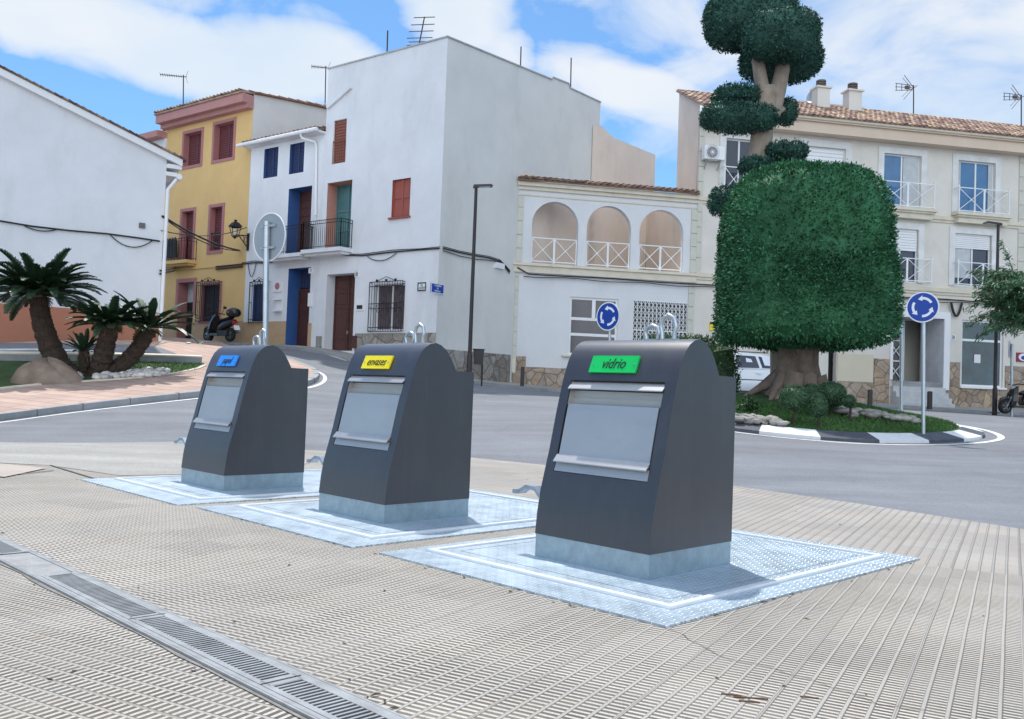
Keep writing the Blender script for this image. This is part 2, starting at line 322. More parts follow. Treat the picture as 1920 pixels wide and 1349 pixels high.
def stonemat(name, c1, c2, scale=2.6):
    m, t, n, l, b = newmat(name); g = G(t); tc = n.new('ShaderNodeTexCoord'); v = tc.outputs['Object']
    vo = n.new('ShaderNodeTexVoronoi'); vo.inputs['Scale'].default_value = scale; l.new(v, vo.inputs['Vector'])
    ve = n.new('ShaderNodeTexVoronoi'); ve.feature = 'DISTANCE_TO_EDGE'; ve.inputs['Scale'].default_value = scale; l.new(v, ve.inputs['Vector'])
    se = n.new('ShaderNodeSeparateXYZ'); l.new(vo.outputs['Color'], se.inputs[0])
    c = g.mix(se.outputs[0], c1, c2); c = g.mix(1, c, g.m('MULTIPLY', g.map(g.noise(v, 6, 6), .3, .7, .75, 1.2), g.map(se.outputs[1], 0, 1, .8, 1.15)), 'MULTIPLY')
    e = g.map(ve.outputs['Distance'], .01, .05, 1, 0); c = g.mix(g.m('MULTIPLY', e, .8), c, (.15, .12, .095))
    l.new(c, b.inputs['Base Color']); b.inputs['Roughness'].default_value = .85
    g.bump(g.m('MULTIPLY', e, -1), .8, .02, b); return m
STONE = stonemat('crazy_stone_cladding', (.42, .31, .21), (.36, .30, .25)); STONEG = stonemat('grey_stone_cladding', (.33, .31, .28), (.26, .22, .18), 1.9)
def chequer():
    m, t, n, l, b = newmat('diamond_plate_steel'); g = G(t); tc = n.new('ShaderNodeTexCoord'); v = tc.outputs['Object']
    se = n.new('ShaderNodeSeparateXYZ'); l.new(v, se.inputs[0]); k = .052
    u = g.m('DIVIDE', g.m('ADD', se.outputs[0], se.outputs[1]), k); w = g.m('DIVIDE', g.m('SUBTRACT', se.outputs[0], se.outputs[1]), k)
    par = g.m('MODULO', g.m('ADD', g.m('ADD', g.m('FLOOR', u), g.m('FLOOR', w)), 4000), 2)
    fu = g.m('ABSOLUTE', g.m('SUBTRACT', g.m('FRACT', u), .5)); fw = g.m('ABSOLUTE', g.m('SUBTRACT', g.m('FRACT', w), .5))
    def bar(a, c): return g.m('MULTIPLY', g.map(a, .30, .46, 1, 0), g.map(c, .06, .14, 1, 0))
    h = g.m('ADD', g.m('MULTIPLY', bar(fu, fw), par), g.m('MULTIPLY', bar(fw, fu), g.m('SUBTRACT', 1, par)))
    c = g.mix(1, (.48, .585, .67), g.m('MULTIPLY', g.map(g.noise(v, 1.7, 7, .7), .3, .7, .78, 1.15), g.map(g.noise(v, 14, 4), .3, .7, .92, 1.06)), 'MULTIPLY')
    dirt = g.map(g.noise(v, 3.1, 8, .75), .55, .75, 0, .5); c = g.mix(dirt, c, (.42, .41, .37))
    c = g.mix(g.m('MULTIPLY', h, .75), c, (.88, .93, .98)); sh2 = g.m('MULTIPLY', g.map(g.m('MAXIMUM', g.m('MULTIPLY', g.map(fu, .38, .5, 1, 0), g.map(fw, .10, .22, 1, 0)), 0.0), 0, 1, 0, .0), 1)
    l.new(c, b.inputs['Base Color']); b.inputs['Metallic'].default_value = .55; l.new(g.map(g.noise(v, 5, 5), .3, .7, .30, .46), b.inputs['Roughness'])
    g.bump(h, 1.0, .004, b); return m
CHEQ = chequer()
GALVB = mat('galvanised_sheet', (.34, .42, .46), .42, .55, var=.2, vscale=9, bump=.1, bscale=30, stain=((.20, .25, .28), .6, 5, 1))
RIM = mat('bright_steel_rim', (.88, .90, .92), .3, .25, var=.06, vscale=6)
STEEL = mat('brushed_stainless', (.50, .49, .48), .40, .6, var=.05, vscale=3, stain=((.34, .34, .34), .35, 3, .3))
ANTH = mat('anthracite_powder_coat', (.043, .042, .049), .36, .05, var=.10, vscale=5, bump=.05, bscale=400, spec=.7, stain=((.095, .093, .092), .38, 5, 5))
ANTH.node_tree.nodes['Principled BSDF'].inputs['Coat Weight'].default_value = .3; ANTH.node_tree.nodes['Principled BSDF'].inputs['Coat Roughness'].default_value = .3
GRATE = mat('galvanised_grating', (.34, .35, .355), .45, .5, var=.2, vscale=9, stain=((.2, .19, .17), .6, 6, 1))
DULLC = mat('worn_cover_steel', (.30, .30, .295), .5, .35, var=.2, vscale=10, bump=.5, bscale=70)
PIT = mat('drain_pit', (.018, .018, .018), .95)
SGREEN = mat('green_plate', (.0, .52, .10), .4); SYEL = mat('yellow_plate', (.86, .70, .0), .4); SBLUE = mat('blue_plate', (.02, .24, .76), .4)
INK = mat('dark_lettering', (.015, .02, .02), .5)
SIGNB = mat('sign_blue', (.0, .045, .33), .35, var=.02); SIGNW = mat('sign_white', (.80, .82, .86), .4, var=.02)
WPAINT = mat('white_road_paint', (.68, .68, .67), .7, var=.12, vscale=3, stain=((.3, .3, .3), .7, 4, 1)); KDARK = mat('dark_kerb_paint', (.06, .065, .085), .7, var=.15, vscale=3, stain=((.2, .2, .2), .4, 4, 1))
KWHITE = mat('white_kerb_paint', (.66, .67, .68), .7, var=.1, vscale=2, stain=((.25, .25, .26), .6, 4, 1))

# ------------------------------------------------------------------ mesh helpers
Z3 = Vector((0, 0, 1))
class MB:
    def __init__(s): s.v = []; s.f = []; s.mi = []
    def add(s, vs, fs, mi=0):
        o = len(s.v); s.v += [tuple(v) for v in vs]; s.f += [tuple(i+o for i in f) for f in fs]; s.mi += [mi]*len(fs)
    def quad(s, a, b, c, d, mi=0): s.add([a, b, c, d], [(0, 1, 2, 3)], mi)
    def hexa(s, p, mi=0):        # 8 corners: bottom 4, top 4
        s.add(p, [(3, 2, 1, 0), (4, 5, 6, 7), (0, 1, 5, 4), (1, 2, 6, 5), (2, 3, 7, 6), (3, 0, 4, 7)], mi)
    def obox(s, c, ax, ay, az, hx, hy, hz, mi=0):
        c = Vector(c)
        s.hexa([c+ax*(x*hx)+ay*(y*hy)+az*(z*hz) for z in (-1, 1) for x, y in ((-1, -1), (1, -1), (1, 1), (-1, 1))], mi)
    def box(s, x0, y0, z0, x1, y1, z1, mi=0):
        s.hexa([(x, y, z) for z in (z0, z1) for x, y in ((x0, y0), (x1, y0), (x1, y1), (x0, y1))], mi)
    def tube(s, pts, r, n=8, mi=0, cap=True):
        pts = [Vector(p) for p in pts]; rs = r if isinstance(r, (list, tuple)) else [r]*len(pts)
        vs = []; fs = []; prev = None
        for i, p in enumerate(pts):
            a = pts[min(i+1, len(pts)-1)]-pts[max(i-1, 0)]; a = a.normalized() if a.length > 1e-9 else Z3
            if prev is None:
                q = a.cross(Z3); q = q if q.length > .05 else a.cross(Vector((1, 0, 0)))
            else: q = prev-a*prev.dot(a)
            q.normalize(); prev = q; w = a.cross(q)
            for k in range(n):
                t = 2*math.pi*k/n; vs.append(p+(q*math.cos(t)+w*math.sin(t))*rs[i])
        for i in range(len(pts)-1):
            for k in range(n): fs.append((i*n+k, i*n+(k+1) % n, (i+1)*n+(k+1) % n, (i+1)*n+k))
        if cap: fs.append(tuple(range(n))[::-1]); fs.append(tuple((len(pts)-1)*n+k for k in range(n)))
        s.add(vs, fs, mi)
    def bar(s, a, b, w, h=None, mi=0, up=None):
        a, b = Vector(a), Vector(b); d = (b-a); ln = d.length; d.normalize(); u = up or Z3
        x = d.cross(u); x = x if x.length > .05 else d.cross(Vector((1, 0, 0))); x.normalize(); y = x.cross(d)
        s.obox((a+b)/2, d, x, y, ln/2, w/2, (h or w)/2, mi)
    def prism(s, prof, o, ax, ay, ex, mi=0):     # closed 2-D profile in (ax, ay), extruded by vector ex
        o = Vector(o); n = len(prof); a = [o+ax*p[0]+ay*p[1] for p in prof]; b = [p+ex for p in a]
        s.add(a+b, [tuple(range(n))[::-1], tuple(range(n, 2*n))]+[(i, (i+1) % n, n+(i+1) % n, n+i) for i in range(n)], mi)
    def lathe(s, prof, c, n=16, mi=0):
        c = Vector(c); vs = []; fs = []
        for r, z in prof:
            for k in range(n): t = 2*math.pi*k/n; vs.append(c+Vector((r*math.cos(t), r*math.sin(t), z)))
        for i in range(len(prof)-1):
            for k in range(n): fs.append((i*n+k, i*n+(k+1) % n, (i+1)*n+(k+1) % n, (i+1)*n+k))
        s.add(vs, fs, mi)
    def disc(s, c, nrm, r, th, n=32, mi=0, sx=1):
        c = Vector(c); nrm = Vector(nrm).normalized(); x = nrm.cross(Z3); x.normalize(); y = x.cross(nrm)
        s.prism([(r*math.cos(2*math.pi*k/n)*sx, r*math.sin(2*math.pi*k/n)) for k in range(n)], c-nrm*th/2, x, y, nrm*th, mi)
    def build(s, name, mats, parent=None, smooth=False, loc=None):
        mats = mats if isinstance(mats, (list, tuple)) else [mats]
        base = Vector((0, 0, 0)); p = parent
        while p is not None: base += Vector(p.location); p = p.parent
        if loc is not None: base = Vector(loc)
        me = bpy.data.meshes.new(name); me.from_pydata([Vector(v)-base for v in s.v], [], s.f); 
        for mm in mats: me.materials.append(mm)
        if len(mats) > 1: me.polygons.foreach_set('material_index', s.mi)
        import bmesh
        bm = bmesh.new(); bm.from_mesh(me)
        if smooth: bmesh.ops.remove_doubles(bm, verts=bm.verts, dist=1e-5)
        bmesh.ops.recalc_face_normals(bm, faces=bm.faces); bm.to_mesh(me); bm.free()
        if smooth:
            me.polygons.foreach_set('use_smooth', [True]*len(me.polygons))
            if smooth is not True: me.set_sharp_from_angle(angle=math.radians(smooth))
        o = bpy.data.objects.new(name, me); COL.objects.link(o); o.parent = parent
        if loc is not None: o.location = base
        return o
def tag(o, label, cat, group=None):
    o['label'] = label; o['category'] = cat
    if group: o['group'] = group
    return o
def thing(name, label, cat, loc, group=None):
    o = bpy.data.objects.new(name, None); COL.objects.link(o); o.location = loc; o.empty_display_size = .2
    return tag(o, label, cat, group)
def struct(o, kind='structure'): o['kind'] = kind; return o
def copy_tree(o, parent=None):
    c = o.copy(); COL.objects.link(c); c.parent = parent
    for ch in list(o.children):
        copy_tree(ch, c)
    return c
def text_mesh(name, s, size, mtl, parent, o, ax, ay, shear=0, depth=.002, sx=1, align='CENTER', spacing=1.0):
    cu = bpy.data.curves.new(name, 'FONT'); cu.body = s; cu.size = size; cu.shear = shear; cu.extrude = depth; cu.align_x = align; cu.align_y = 'CENTER'; cu.space_character = spacing
    tmp = bpy.data.objects.new(name+'_tmp', cu); COL.objects.link(tmp)
    dg = bpy.context.evaluated_depsgraph_get(); dg.update(); me = bpy.data.meshes.new_from_object(tmp.evaluated_get(dg))
    bpy.data.objects.remove(tmp)
    ax, ay = Vector(ax).normalized(), Vector(ay).normalized(); az = ax.cross(ay); base = Vector((0, 0, 0)); p = parent
    while p is not None: base += Vector(p.location); p = p.parent
    for v in me.vertices:
        c = v.co.copy(); v.co = Vector(o)+ax*c.x*sx+ay*c.y+az*c.z-base
    me.materials.clear(); me.materials.append(mtl)
    ob = bpy.data.objects.new(name, me); COL.objects.link(ob); ob.parent = parent; return ob

class Frame:
    """a facade: origin on the ground line, e along the wall to the right, n out towards the street"""
    def __init__(s, O, e):
        s.O = Vector((O[0], O[1], 0)); s.e = Vector((e[0], e[1], 0)).normalized(); s.n = Vector((s.e.y, -s.e.x, 0))
    def p(s, u, z, d=0): return s.O+s.e*u+s.n*d+Z3*z
    def px(s, x, y, d=0):
        r = ray(x, y); C = Vector((0, 0, CH)); k = ((s.O+s.n*d-C).dot(s.n))/r.dot(s.n); q = C+r*k
        return (q-s.O).dot(s.e), q.z
    def rect(s, x0, y0, x1, y1, d=0):
        xm, ym = (x0+x1)/2, (y0+y1)/2
        return s.px(x0, ym, d)[0], s.px(x1, ym, d)[0], s.px(xm, y1, d)[1], s.px(xm, y0, d)[1]      # u0,u1,z0,z1
    def box(s, mb, u0, u1, z0, z1, d0, d1, mi=0):
        mb.hexa([s.p(u, z, d) for z in (z0, z1) for u, d in ((u0, d0), (u1, d0), (u1, d1), (u0, d1))], mi)
def wall(mb, fr, u0, u1, zb, top, ops, mi=0, rev=.22, rmi=None):
    """front skin with real openings; ops: (u0,u1,z0,z1,arch,reveal depth); top: height or [(u,z)...]"""
    tp = (lambda u: top) if not isinstance(top, list) else (lambda u: float(np.interp(u, [a for a, _ in top], [b for _, b in top])))
    us = {u0, u1}
    if isinstance(top, list): us |= {a for a, _ in top if u0 < a < u1}
    for o in ops:
        us |= {o[0], o[1]}
        if o[4]: us |= {o[0]+(o[1]-o[0])*(1-math.cos(math.pi*k/16))/2 for k in range(17)}
    us = sorted(us); us = [u for i, u in enumerate(us) if i == 0 or u-us[i-1] > 1e-5]
    def oz(o, u):
        if not o[4]: return o[3]
        r = (o[1]-o[0])/2; c = (o[0]+o[1])/2; return o[3]-r+math.sqrt(max(0, r*r-(u-c)**2))
    for a, b in zip(us[:-1], us[1:]):
        mid = (a+b)/2; cov = sorted([o for o in ops if o[0]-1e-6 < mid < o[1]+1e-6], key=lambda o: o[2])
        la, lb = zb, zb
        for o in cov:
            mb.quad(fr.p(a, la), fr.p(b, lb), fr.p(b, o[2]), fr.p(a, o[2]), mi)
            r = o[5] if len(o) > 5 else rev; m2 = o[6] if len(o) > 6 else mi
            mb.quad(fr.p(a, o[2]), fr.p(b, o[2]), fr.p(b, o[2], -r), fr.p(a, o[2], -r), m2)
            mb.quad(fr.p(a, oz(o, a)), fr.p(b, oz(o, b)), fr.p(b, oz(o, b), -r), fr.p(a, oz(o, a), -r), m2)
            la, lb = oz(o, a), oz(o, b)
        mb.quad(fr.p(a, la), fr.p(b, lb), fr.p(b, tp(b)), fr.p(a, tp(a)), mi)
    for o in ops:
        r = o[5] if len(o) > 5 else rev; m2 = o[6] if len(o) > 6 else mi; zt = oz(o, o[0])
        for u in (o[0], o[1]): mb.quad(fr.p(u, o[2]), fr.p(u, zt), fr.p(u, zt, -r), fr.p(u, o[2], -r), m2)
def shell(mb, fr, u0, u1, zb, zt, depth, mi=0, ztb=None, front=False):
    """sides, back and lid behind a front skin"""
    ztb = zt if ztb is None else ztb
    for u in (u0, u1): mb.quad(fr.p(u, zb), fr.p(u, zt), fr.p(u, ztb, -depth), fr.p(u, zb, -depth), mi)
    mb.quad(fr.p(u0, zb, -depth), fr.p(u1, zb, -depth), fr.p(u1, ztb, -depth), fr.p(u0, ztb, -depth), mi)
    mb.quad(fr.p(u0, zt), fr.p(u1, zt), fr.p(u1, ztb, -depth), fr.p(u0, ztb, -depth), mi)

def slats(fr, name, mtl, parent, u0, u1, z0, z1, d, n=None, leafs=2, frame=.05):
    """louvred or boarded closed shutter"""
    mb = MB(); fr.box(mb, u0, u1, z0, z1, d-.04, d)
    n = n or max(4, int((z1-z0)/.11)); wd = (u1-u0)/leafs
    for k in range(leafs):
        a, b = u0+wd*k+frame*.4, u0+wd*(k+1)-frame*.4
        for i in range(n):
            za = z0+frame+(z1-z0-2*frame)*i/n; zc = za+(z1-z0-2*frame)/n*.72
            mb.hexa([fr.p(a+.03, za, d), fr.p(b-.03, za, d), fr.p(b-.03, za, d+.028), fr.p(a+.03, za, d+.028), fr.p(a+.03, zc, d), fr.p(b-.03, zc, d), fr.p(b-.03, zc, d+.008), fr.p(a+.03, zc, d+.008)])
        for uu in (a, b): fr.box(mb, uu-.02, uu+.02, z0, z1, d, d+.032)
    return mb.build(name, mtl, parent)
def surround(fr, parent, r, w, mtl, d=.03, sill=True, name='window_surround'):
    u0, u1, z0, z1 = r; mb = MB()
    fr.box(mb, u0-w, u0, z0-(w if sill else 0), z1+w, .002, d); fr.box(mb, u1, u1+w, z0-(w if sill else 0), z1+w, .002, d); fr.box(mb, u0, u1, z1, z1+w, .002, d)
    if sill: fr.box(mb, u0, u1, z0-w, z0, .002, d)
    return mb.build(name, mtl, parent)
def glazed(fr, parent, r, d, fm, gm=None, mull=(.5,), trans=(), fw=.05, name='window'):
    u0, u1, z0, z1 = r; mb = MB()
    fr.box(mb, u0, u1, z0, z0+fw, d-.04, d+.02); fr.box(mb, u0, u1, z1-fw, z1, d-.04, d+.02); fr.box(mb, u0, u0+fw, z0+fw, z1-fw, d-.04, d+.02); fr.box(mb, u1-fw, u1, z0+fw, z1-fw, d-.04, d+.02)
    for k in mull: uu = u0+(u1-u0)*k; fr.box(mb, uu-fw*.6, uu+fw*.6, z0+fw, z1-fw, d-.035, d+.025)
    for k in trans: zz = z0+(z1-z0)*k; fr.box(mb, u0+fw, u1-fw, zz-fw*.6, zz+fw*.6, d-.03, d+.015)
    w = mb.build(name, fm, parent); g = MB(); fr.box(g, u0+.02, u1-.02, z0+.02, z1-.02, d-.03, d-.01); g.build('pane', gm or GLASS, w); return w
def bars_balcony(fr, parent, u0, u1, z0, zt, dep, slab_th=.14, bm=None, sm=None, step=.105, belly=0):
    bm = bm or IRON; sm = sm or WHITE
    mb = MB(); fr.box(mb, u0-.05, u1+.05, z0-slab_th, z0, .0, dep+.05); fr.box(mb, u0+.02, u1-.02, z0-slab_th-.09, z0-slab_th-.002, .0, dep-.08); s = mb.build('balcony_slab', sm, parent)
    mb = MB()
    def run(a, b):
        L_ = (b-a).length; n = max(2, int(L_/step))
        for z in (z0+.08, zt-.12, zt): mb.bar(a+Z3*(z), b+Z3*(z), .03 if z == zt else .016, .02)
        for i in range(n+1):
            q = a+(b-a)*(i/n); mb.bar(q+Z3*(z0+.0), q+Z3*zt, .016 if 0 < i < n else .03)
    A, B, C_, D_ = fr.p(u0, 0, 0), fr.p(u0, 0, dep), fr.p(u1, 0, dep), fr.p(u1, 0, 0)
    run(A, B); run(B, C_); run(C_, D_); mb.build('balcony_railing', bm, parent)
def cross_balcony(fr, parent, u0, u1, z0, zt, dep, n=2, slab=True, sides=True, d0=0):
    if slab:
        mb = MB(); fr.box(mb, u0-.08, u1+.08, z0-.12, z0, .0, dep+.10); fr.box(mb, u0-.02, u1+.02, z0-.20, z0-.122, .0, dep+.03); fr.box(mb, u0+.05, u1-.05, z0-.42, z0-.202, 0, dep-.05); mb.build('balcony_slab', CREAMT, parent)
    mb = MB()
    def panel(a, b):
        for z in (z0+.06, zt): mb.bar(a+Z3*z, b+Z3*z, .035)
        for q in (a, b): mb.bar(q+Z3*z0, q+Z3*zt, .035)
        mb.bar(a+Z3*(z0+.08), b+Z3*(zt-.02), .022); mb.bar(a+Z3*(zt-.02), b+Z3*(z0+.08), .022)
        c = (a+b)/2; mb.obox(c+Z3*((z0+zt)/2+.03), fr.e, fr.n, Z3, .03, .02, .03)
    for k in range(n):
        w = (u1-u0)/n; panel(fr.p(u0+w*k+.02, 0, dep+d0), fr.p(u0+w*(k+1)-.02, 0, dep+d0))
    if sides:
        for u in (u0, u1):
            for z in (z0+.06, zt): mb.bar(fr.p(u, z, 0), fr.p(u, z, dep), .03)
            mb.obox(fr.p(u, zt+.05, dep), fr.e, fr.n, Z3, .03, .03, .05)
    mb.build('balcony_railing', WMET, parent)
def grille(fr, parent, r, dep=.14, n=13, crest=True, bands=(.52, .62)):
    u0, u1, z0, z1 = r; mb = MB()
    for u in (u0, u1):
        mb.bar(fr.p(u, z0, dep), fr.p(u, z1, dep), .03)
        for z in (z0+.02, z1-.02, (z0+z1)/2): mb.bar(fr.p(u, z, 0), fr.p(u, z, dep), .02)
    for z in (z0, z1, z0+.14, z1-.16)+tuple(z0+(z1-z0)*b for b in bands): mb.bar(fr.p(u0, z, dep), fr.p(u1, z, dep), .025)
    for i in range(1, n):
        u = u0+(u1-u0)*i/n; mb.bar(fr.p(u, z0, dep), fr.p(u, z1, dep), .016)
    for i in (.3, .55, .8):
        for zz in (bands if bands else ()):
            c = fr.p(u0+(u1-u0)*i, z0+(z1-z0)*(zz-.05), dep+.01); mb.tube([c+fr.e*(.07*math.cos(t))+Z3*(.05*math.sin(t)) for t in np.linspace(0, 6.28, 9)], .010, 5, cap=False)
    if crest:
        um = (u0+u1)/2; w = (u1-u0)
        mb.tube([fr.p(um-w*.27, z1+.02, dep), fr.p(um-w*.1, z1+.12, dep), fr.p(um, z1+.17, dep), fr.p(um+w*.1, z1+.12, dep), fr.p(um+w*.27, z1+.02, dep)], .012, 5)
        for k in (-.28, 0, .28): mb.obox(fr.p(um+w*k, z1+.05, dep), fr.e, fr.n, Z3, .035, .02, .04)
    return mb.build('window_grille', IRON, parent)
def panel_door(fr, parent, r, d, mtl, leafs=1, name='door'):
    u0, u1, z0, z1 = r; mb = MB(); fr.box(mb, u0, u1, z0, z1, d-.05, d); w = (u1-u0)/leafs
    for k in range(leafs):
        a, b = u0+w*k, u0+w*(k+1)
        for za, zb in ((.03, .25), (.29, .62), (.66, .80), (.84, .97)):
            z_a, z_b = z0+(z1-z0)*za, z0+(z1-z0)*zb
            for e0, e1, e2, e3 in ((a+.06, b-.06, z_a, z_a+.03), (a+.06, b-.06, z_b-.03, z_b), (a+.06, a+.09, z_a, z_b), (b-.09, b-.06, z_a, z_b)): fr.box(mb, e0, e1, e2, e3, d, d+.02)
        fr.box(mb, a, a+.035, z0, z1, d, d+.03); fr.box(mb, b-.035, b, z0, z1, d, d+.03)
    o = mb.build(name, mtl, parent); h = MB(); h.obox(fr.p(u0+(u1-u0)*(.5 if leafs == 2 else .85)+.05, z0+1.0, d+.04), fr.e, fr.n, Z3, .015, .03, .06); h.build('handle', CHROME, o); return o
def tiles(name, mtl, parent, A, B, up, length, pitch=.22, course=.40, r=.10, cut=None):
    """barrel tiles: from eave corner A to eave corner B, running up the slope vector"""
    A, B, up = Vector(A), Vector(B), Vector(up).normalized(); e = (B-A); n = max(1, int(e.length/pitch)); st = e/n; e_ = e.normalized(); nr = e_.cross(up).normalized()
    if nr.z < 0: nr = -nr
    nc = max(1, int(length/course)); mb = MB()
    for i in range(n):
        for j in range(nc):
            w = random.uniform(-.015, .015); lift = random.uniform(0, .012)
            a = A+st*(i+.5)+up*(course*j-.03)+e_*w; b = a+up*(course+.07); vs = []
            for q, rr, h in ((a, r, .035), (b, r*.86, .0)):
                for k in range(7):
                    t = math.pi*k/6; vs.append(q+e_*(rr*math.cos(t))+nr*(rr*.75*math.sin(t)+h+lift))
            mb.add(vs, [(k, k+1, k+8, k+7) for k in range(6)]+[(0, 1, 2, 3, 4, 5, 6)])
    o = mb.build(name, mtl, parent); u = MB()
    u.hexa([A-nr*.06, B-nr*.06, B+up*length-nr*.06, A+up*length-nr*.06, A+nr*.012, B+nr*.012, B+up*length+nr*.012, A+up*length+nr*.012]); u.build('roof_bed', mtl, o)
    return o
def leaves_mesh(name, mtl, parent, pts, nrm, size, tilt=.8, loc=None, aspect=.45, core=None, coremat=None):
    """many small pointed leaves at pts round the outward normals"""
    n = len(pts); pts = np.asarray(pts); nrm = np.asarray(nrm)
    d = nrm+RNG.normal(size=(n, 3))*tilt; d /= np.linalg.norm(d, axis=1)[:, None]
    s = np.cross(d, RNG.normal(size=(n, 3))); s /= np.linalg.norm(s, axis=1)[:, None]
    L_ = size*RNG.uniform(.6, 1.3, n)[:, None]; w = L_*aspect*.5; up = np.cross(s, d)*L_*.12
    v = np.stack([pts-d*L_*.4, pts+s*w+up, pts+d*L_*.6, pts-s*w+up], 1).reshape(-1, 3)
    base = np.zeros(3); p = parent
    while p is not None: base += np.array(p.location); p = p.parent
    if loc is not None: base = np.array(loc)
    v = v-base; me = bpy.data.meshes.new(name); me.vertices.add(4*n); me.vertices.foreach_set('co', v.ravel())
    me.loops.add(4*n); me.loops.foreach_set('vertex_index', np.arange(4*n)); me.polygons.add(n); me.polygons.foreach_set('loop_start', np.arange(0, 4*n, 4)); me.update(calc_edges=True)
    me.materials.append(mtl); o = bpy.data.objects.new(name, me); COL.objects.link(o); o.parent = parent
    if loc is not None: o.location = base
    return o
def sq_surface(n, c, r, p=4., zlo=-1):
    """points and normals on a rounded box (superellipsoid)"""
    d = RNG.normal(size=(int(n*1.3), 3)); d /= np.abs(d).max(1)[:, None]; d += RNG.normal(size=d.shape)*.05
    k = (np.abs(d)**p).sum(1)**(1/p); q = d/k[:, None]; q = q[q[:, 2] > zlo][:n]
    nr = np.sign(q)*np.abs(q)**(p-1)/np.array(r); nr /= np.linalg.norm(nr, axis=1)[:, None]
    return q*np.array(r)+np.array(c), nr
def core_mesh(mb, c, r, p=4., k=.94, nu=28, nv=16, zlo=-1):
    vs = []; fs = []
    for j in range(nv+1):
        ph = -math.pi/2+math.pi*j/nv
        for i in range(nu):
            th = 2*math.pi*i/nu; d = np.array([math.cos(ph)*math.cos(th), math.cos(ph)*math.sin(th), math.sin(ph)]); q = d/((np.abs(d)**p).sum()**(1/p)); q[2] = max(q[2], zlo)
            vs.append(np.array(c)+q*np.array(r)*k)
    for j in range(nv):
        for i in range(nu): fs.append((j*nu+i, j*nu+(i+1) % nu, (j+1)*nu+(i+1) % nu, (j+1)*nu+i))
    mb.add(vs, fs)
def foliage(name, mtl, parent, blobs, size, dens, p=4., loc=None, tilt=.8, jit=.06):
    """one clipped crown from rounded boxes: leafy skin over an inner mass of the same leaves"""
    P_, N_ = [], []
    for c, r, *o in blobs:
        pp = o[0] if o else p; area = 8*(r[0]*r[1]+r[1]*r[2]+r[0]*r[2])*.8
        a, b = sq_surface(int(area*dens), c, r, pp)
        lump = .5*np.sin(a[:, 0]*5.3+a[:, 2]*3.1)+.5*np.sin(a[:, 1]*6.1+a[:, 2]*4.7+1)
        a = a+b*(RNG.normal(size=(len(a), 1))*jit*.5+lump[:, None]*jit*.45-jit*.4); P_.append(a); N_.append(b)
    o = leaves_mesh(name, mtl, parent, np.concatenate(P_), np.concatenate(N_), size, tilt, loc)
    mb = MB()
    for c, r, *q in blobs: core_mesh(mb, c, [max(.02, x-size*.55-jit*.5) for x in r], q[0] if q else p, 1.0)
    mb.build('inner_foliage', mtl, o)
    return o
def drape(name, poly, off, mtl, step=.8, zf=None, kind='structure', build=True):
    """a sheet over the terrain inside a plan polygon"""
    pts = []
    for a, b in zip(poly, poly[1:]+poly[:1]):
        a, b = Vector(a[:2]), Vector(b[:2]); n = max(1, int((b-a).length/step)); pts += [a+(b-a)*(i/n) for i in range(n)]
    nb = len(pts); xs = [p.x for p in pts]; ys = [p.y for p in pts]; x = min(xs)+step/2
    while x < max(xs):
        y = min(ys)+step/2
        while y < max(ys):
            ins = False; j = nb-1
            for i in range(nb):
                if (pts[i].y > y) != (pts[j].y > y) and x < (pts[j].x-pts[i].x)*(y-pts[i].y)/(pts[j].y-pts[i].y)+pts[i].x: ins = not ins
                j = i
            if ins and min((p.x-x)**2+(p.y-y)**2 for p in pts[:nb]) > (step*.3)**2: pts.append(Vector((x, y)))
            y += step
        x += step
    r = delaunay_2d_cdt(pts, [], [list(range(nb))], 1, 1e-5); V = r[0]; F = r[2]
    zz = terr([v.x for v in V], [v.y for v in V]) if zf is None else [zf(v.x, v.y) for v in V]
    mb = MB(); mb.add([(v.x, v.y, z+off) for v, z in zip(V, zz)], F)
    return struct(mb.build(name, mtl, smooth=True), kind)
def strip(mb, pts, w, off, th=0, side=0, mi=0, zf=None, step=.4):
    """a band of width w along a plan polyline (side: -1 left, 0 centred, 1 right); th>0 gives it a body"""
    P2 = []
    for a, b in zip(pts[:-1], pts[1:]):
        a, b = Vector(a[:2]), Vector(b[:2]); n = max(1, int((b-a).length/step)); P2 += [a+(b-a)*(i/n) for i in range(n)]
    P2.append(Vector(pts[-1][:2])); L1, L2 = [], []
    for i, q in enumerate(P2):
        d = P2[min(i+1, len(P2)-1)]-P2[max(0, i-1)]; d.normalize(); nr = Vector((d.y, -d.x)); a = q+nr*(w*(side-1)/2); b = q+nr*(w*(side+1)/2)
        f = zf or tz; L1.append(Vector((a.x, a.y, f(a.x, a.y)+off))); L2.append(Vector((b.x, b.y, f(b.x, b.y)+off)))
    for i in range(len(P2)-1):
        mb.quad(L1[i], L2[i], L2[i+1], L1[i+1], mi)
        if th:
            for A, B in ((L1[i], L1[i+1]), (L2[i], L2[i+1])): mb.quad(A, B, B-Z3*th, A-Z3*th, mi)
    if th:
        for i in (0, -1): mb.quad(L1[i], L2[i], L2[i]-Z3*th, L1[i]-Z3*th, mi)
def smoothpoly(pts, k=3):
    p = [Vector(q[:2]) for q in pts]
    for _ in range(k):
        o = [p[0]]
        for a, b in zip(p[:-1], p[1:]): o += [a*.75+b*.25, a*.25+b*.75]
        p = o+[p[-1]]
    return p

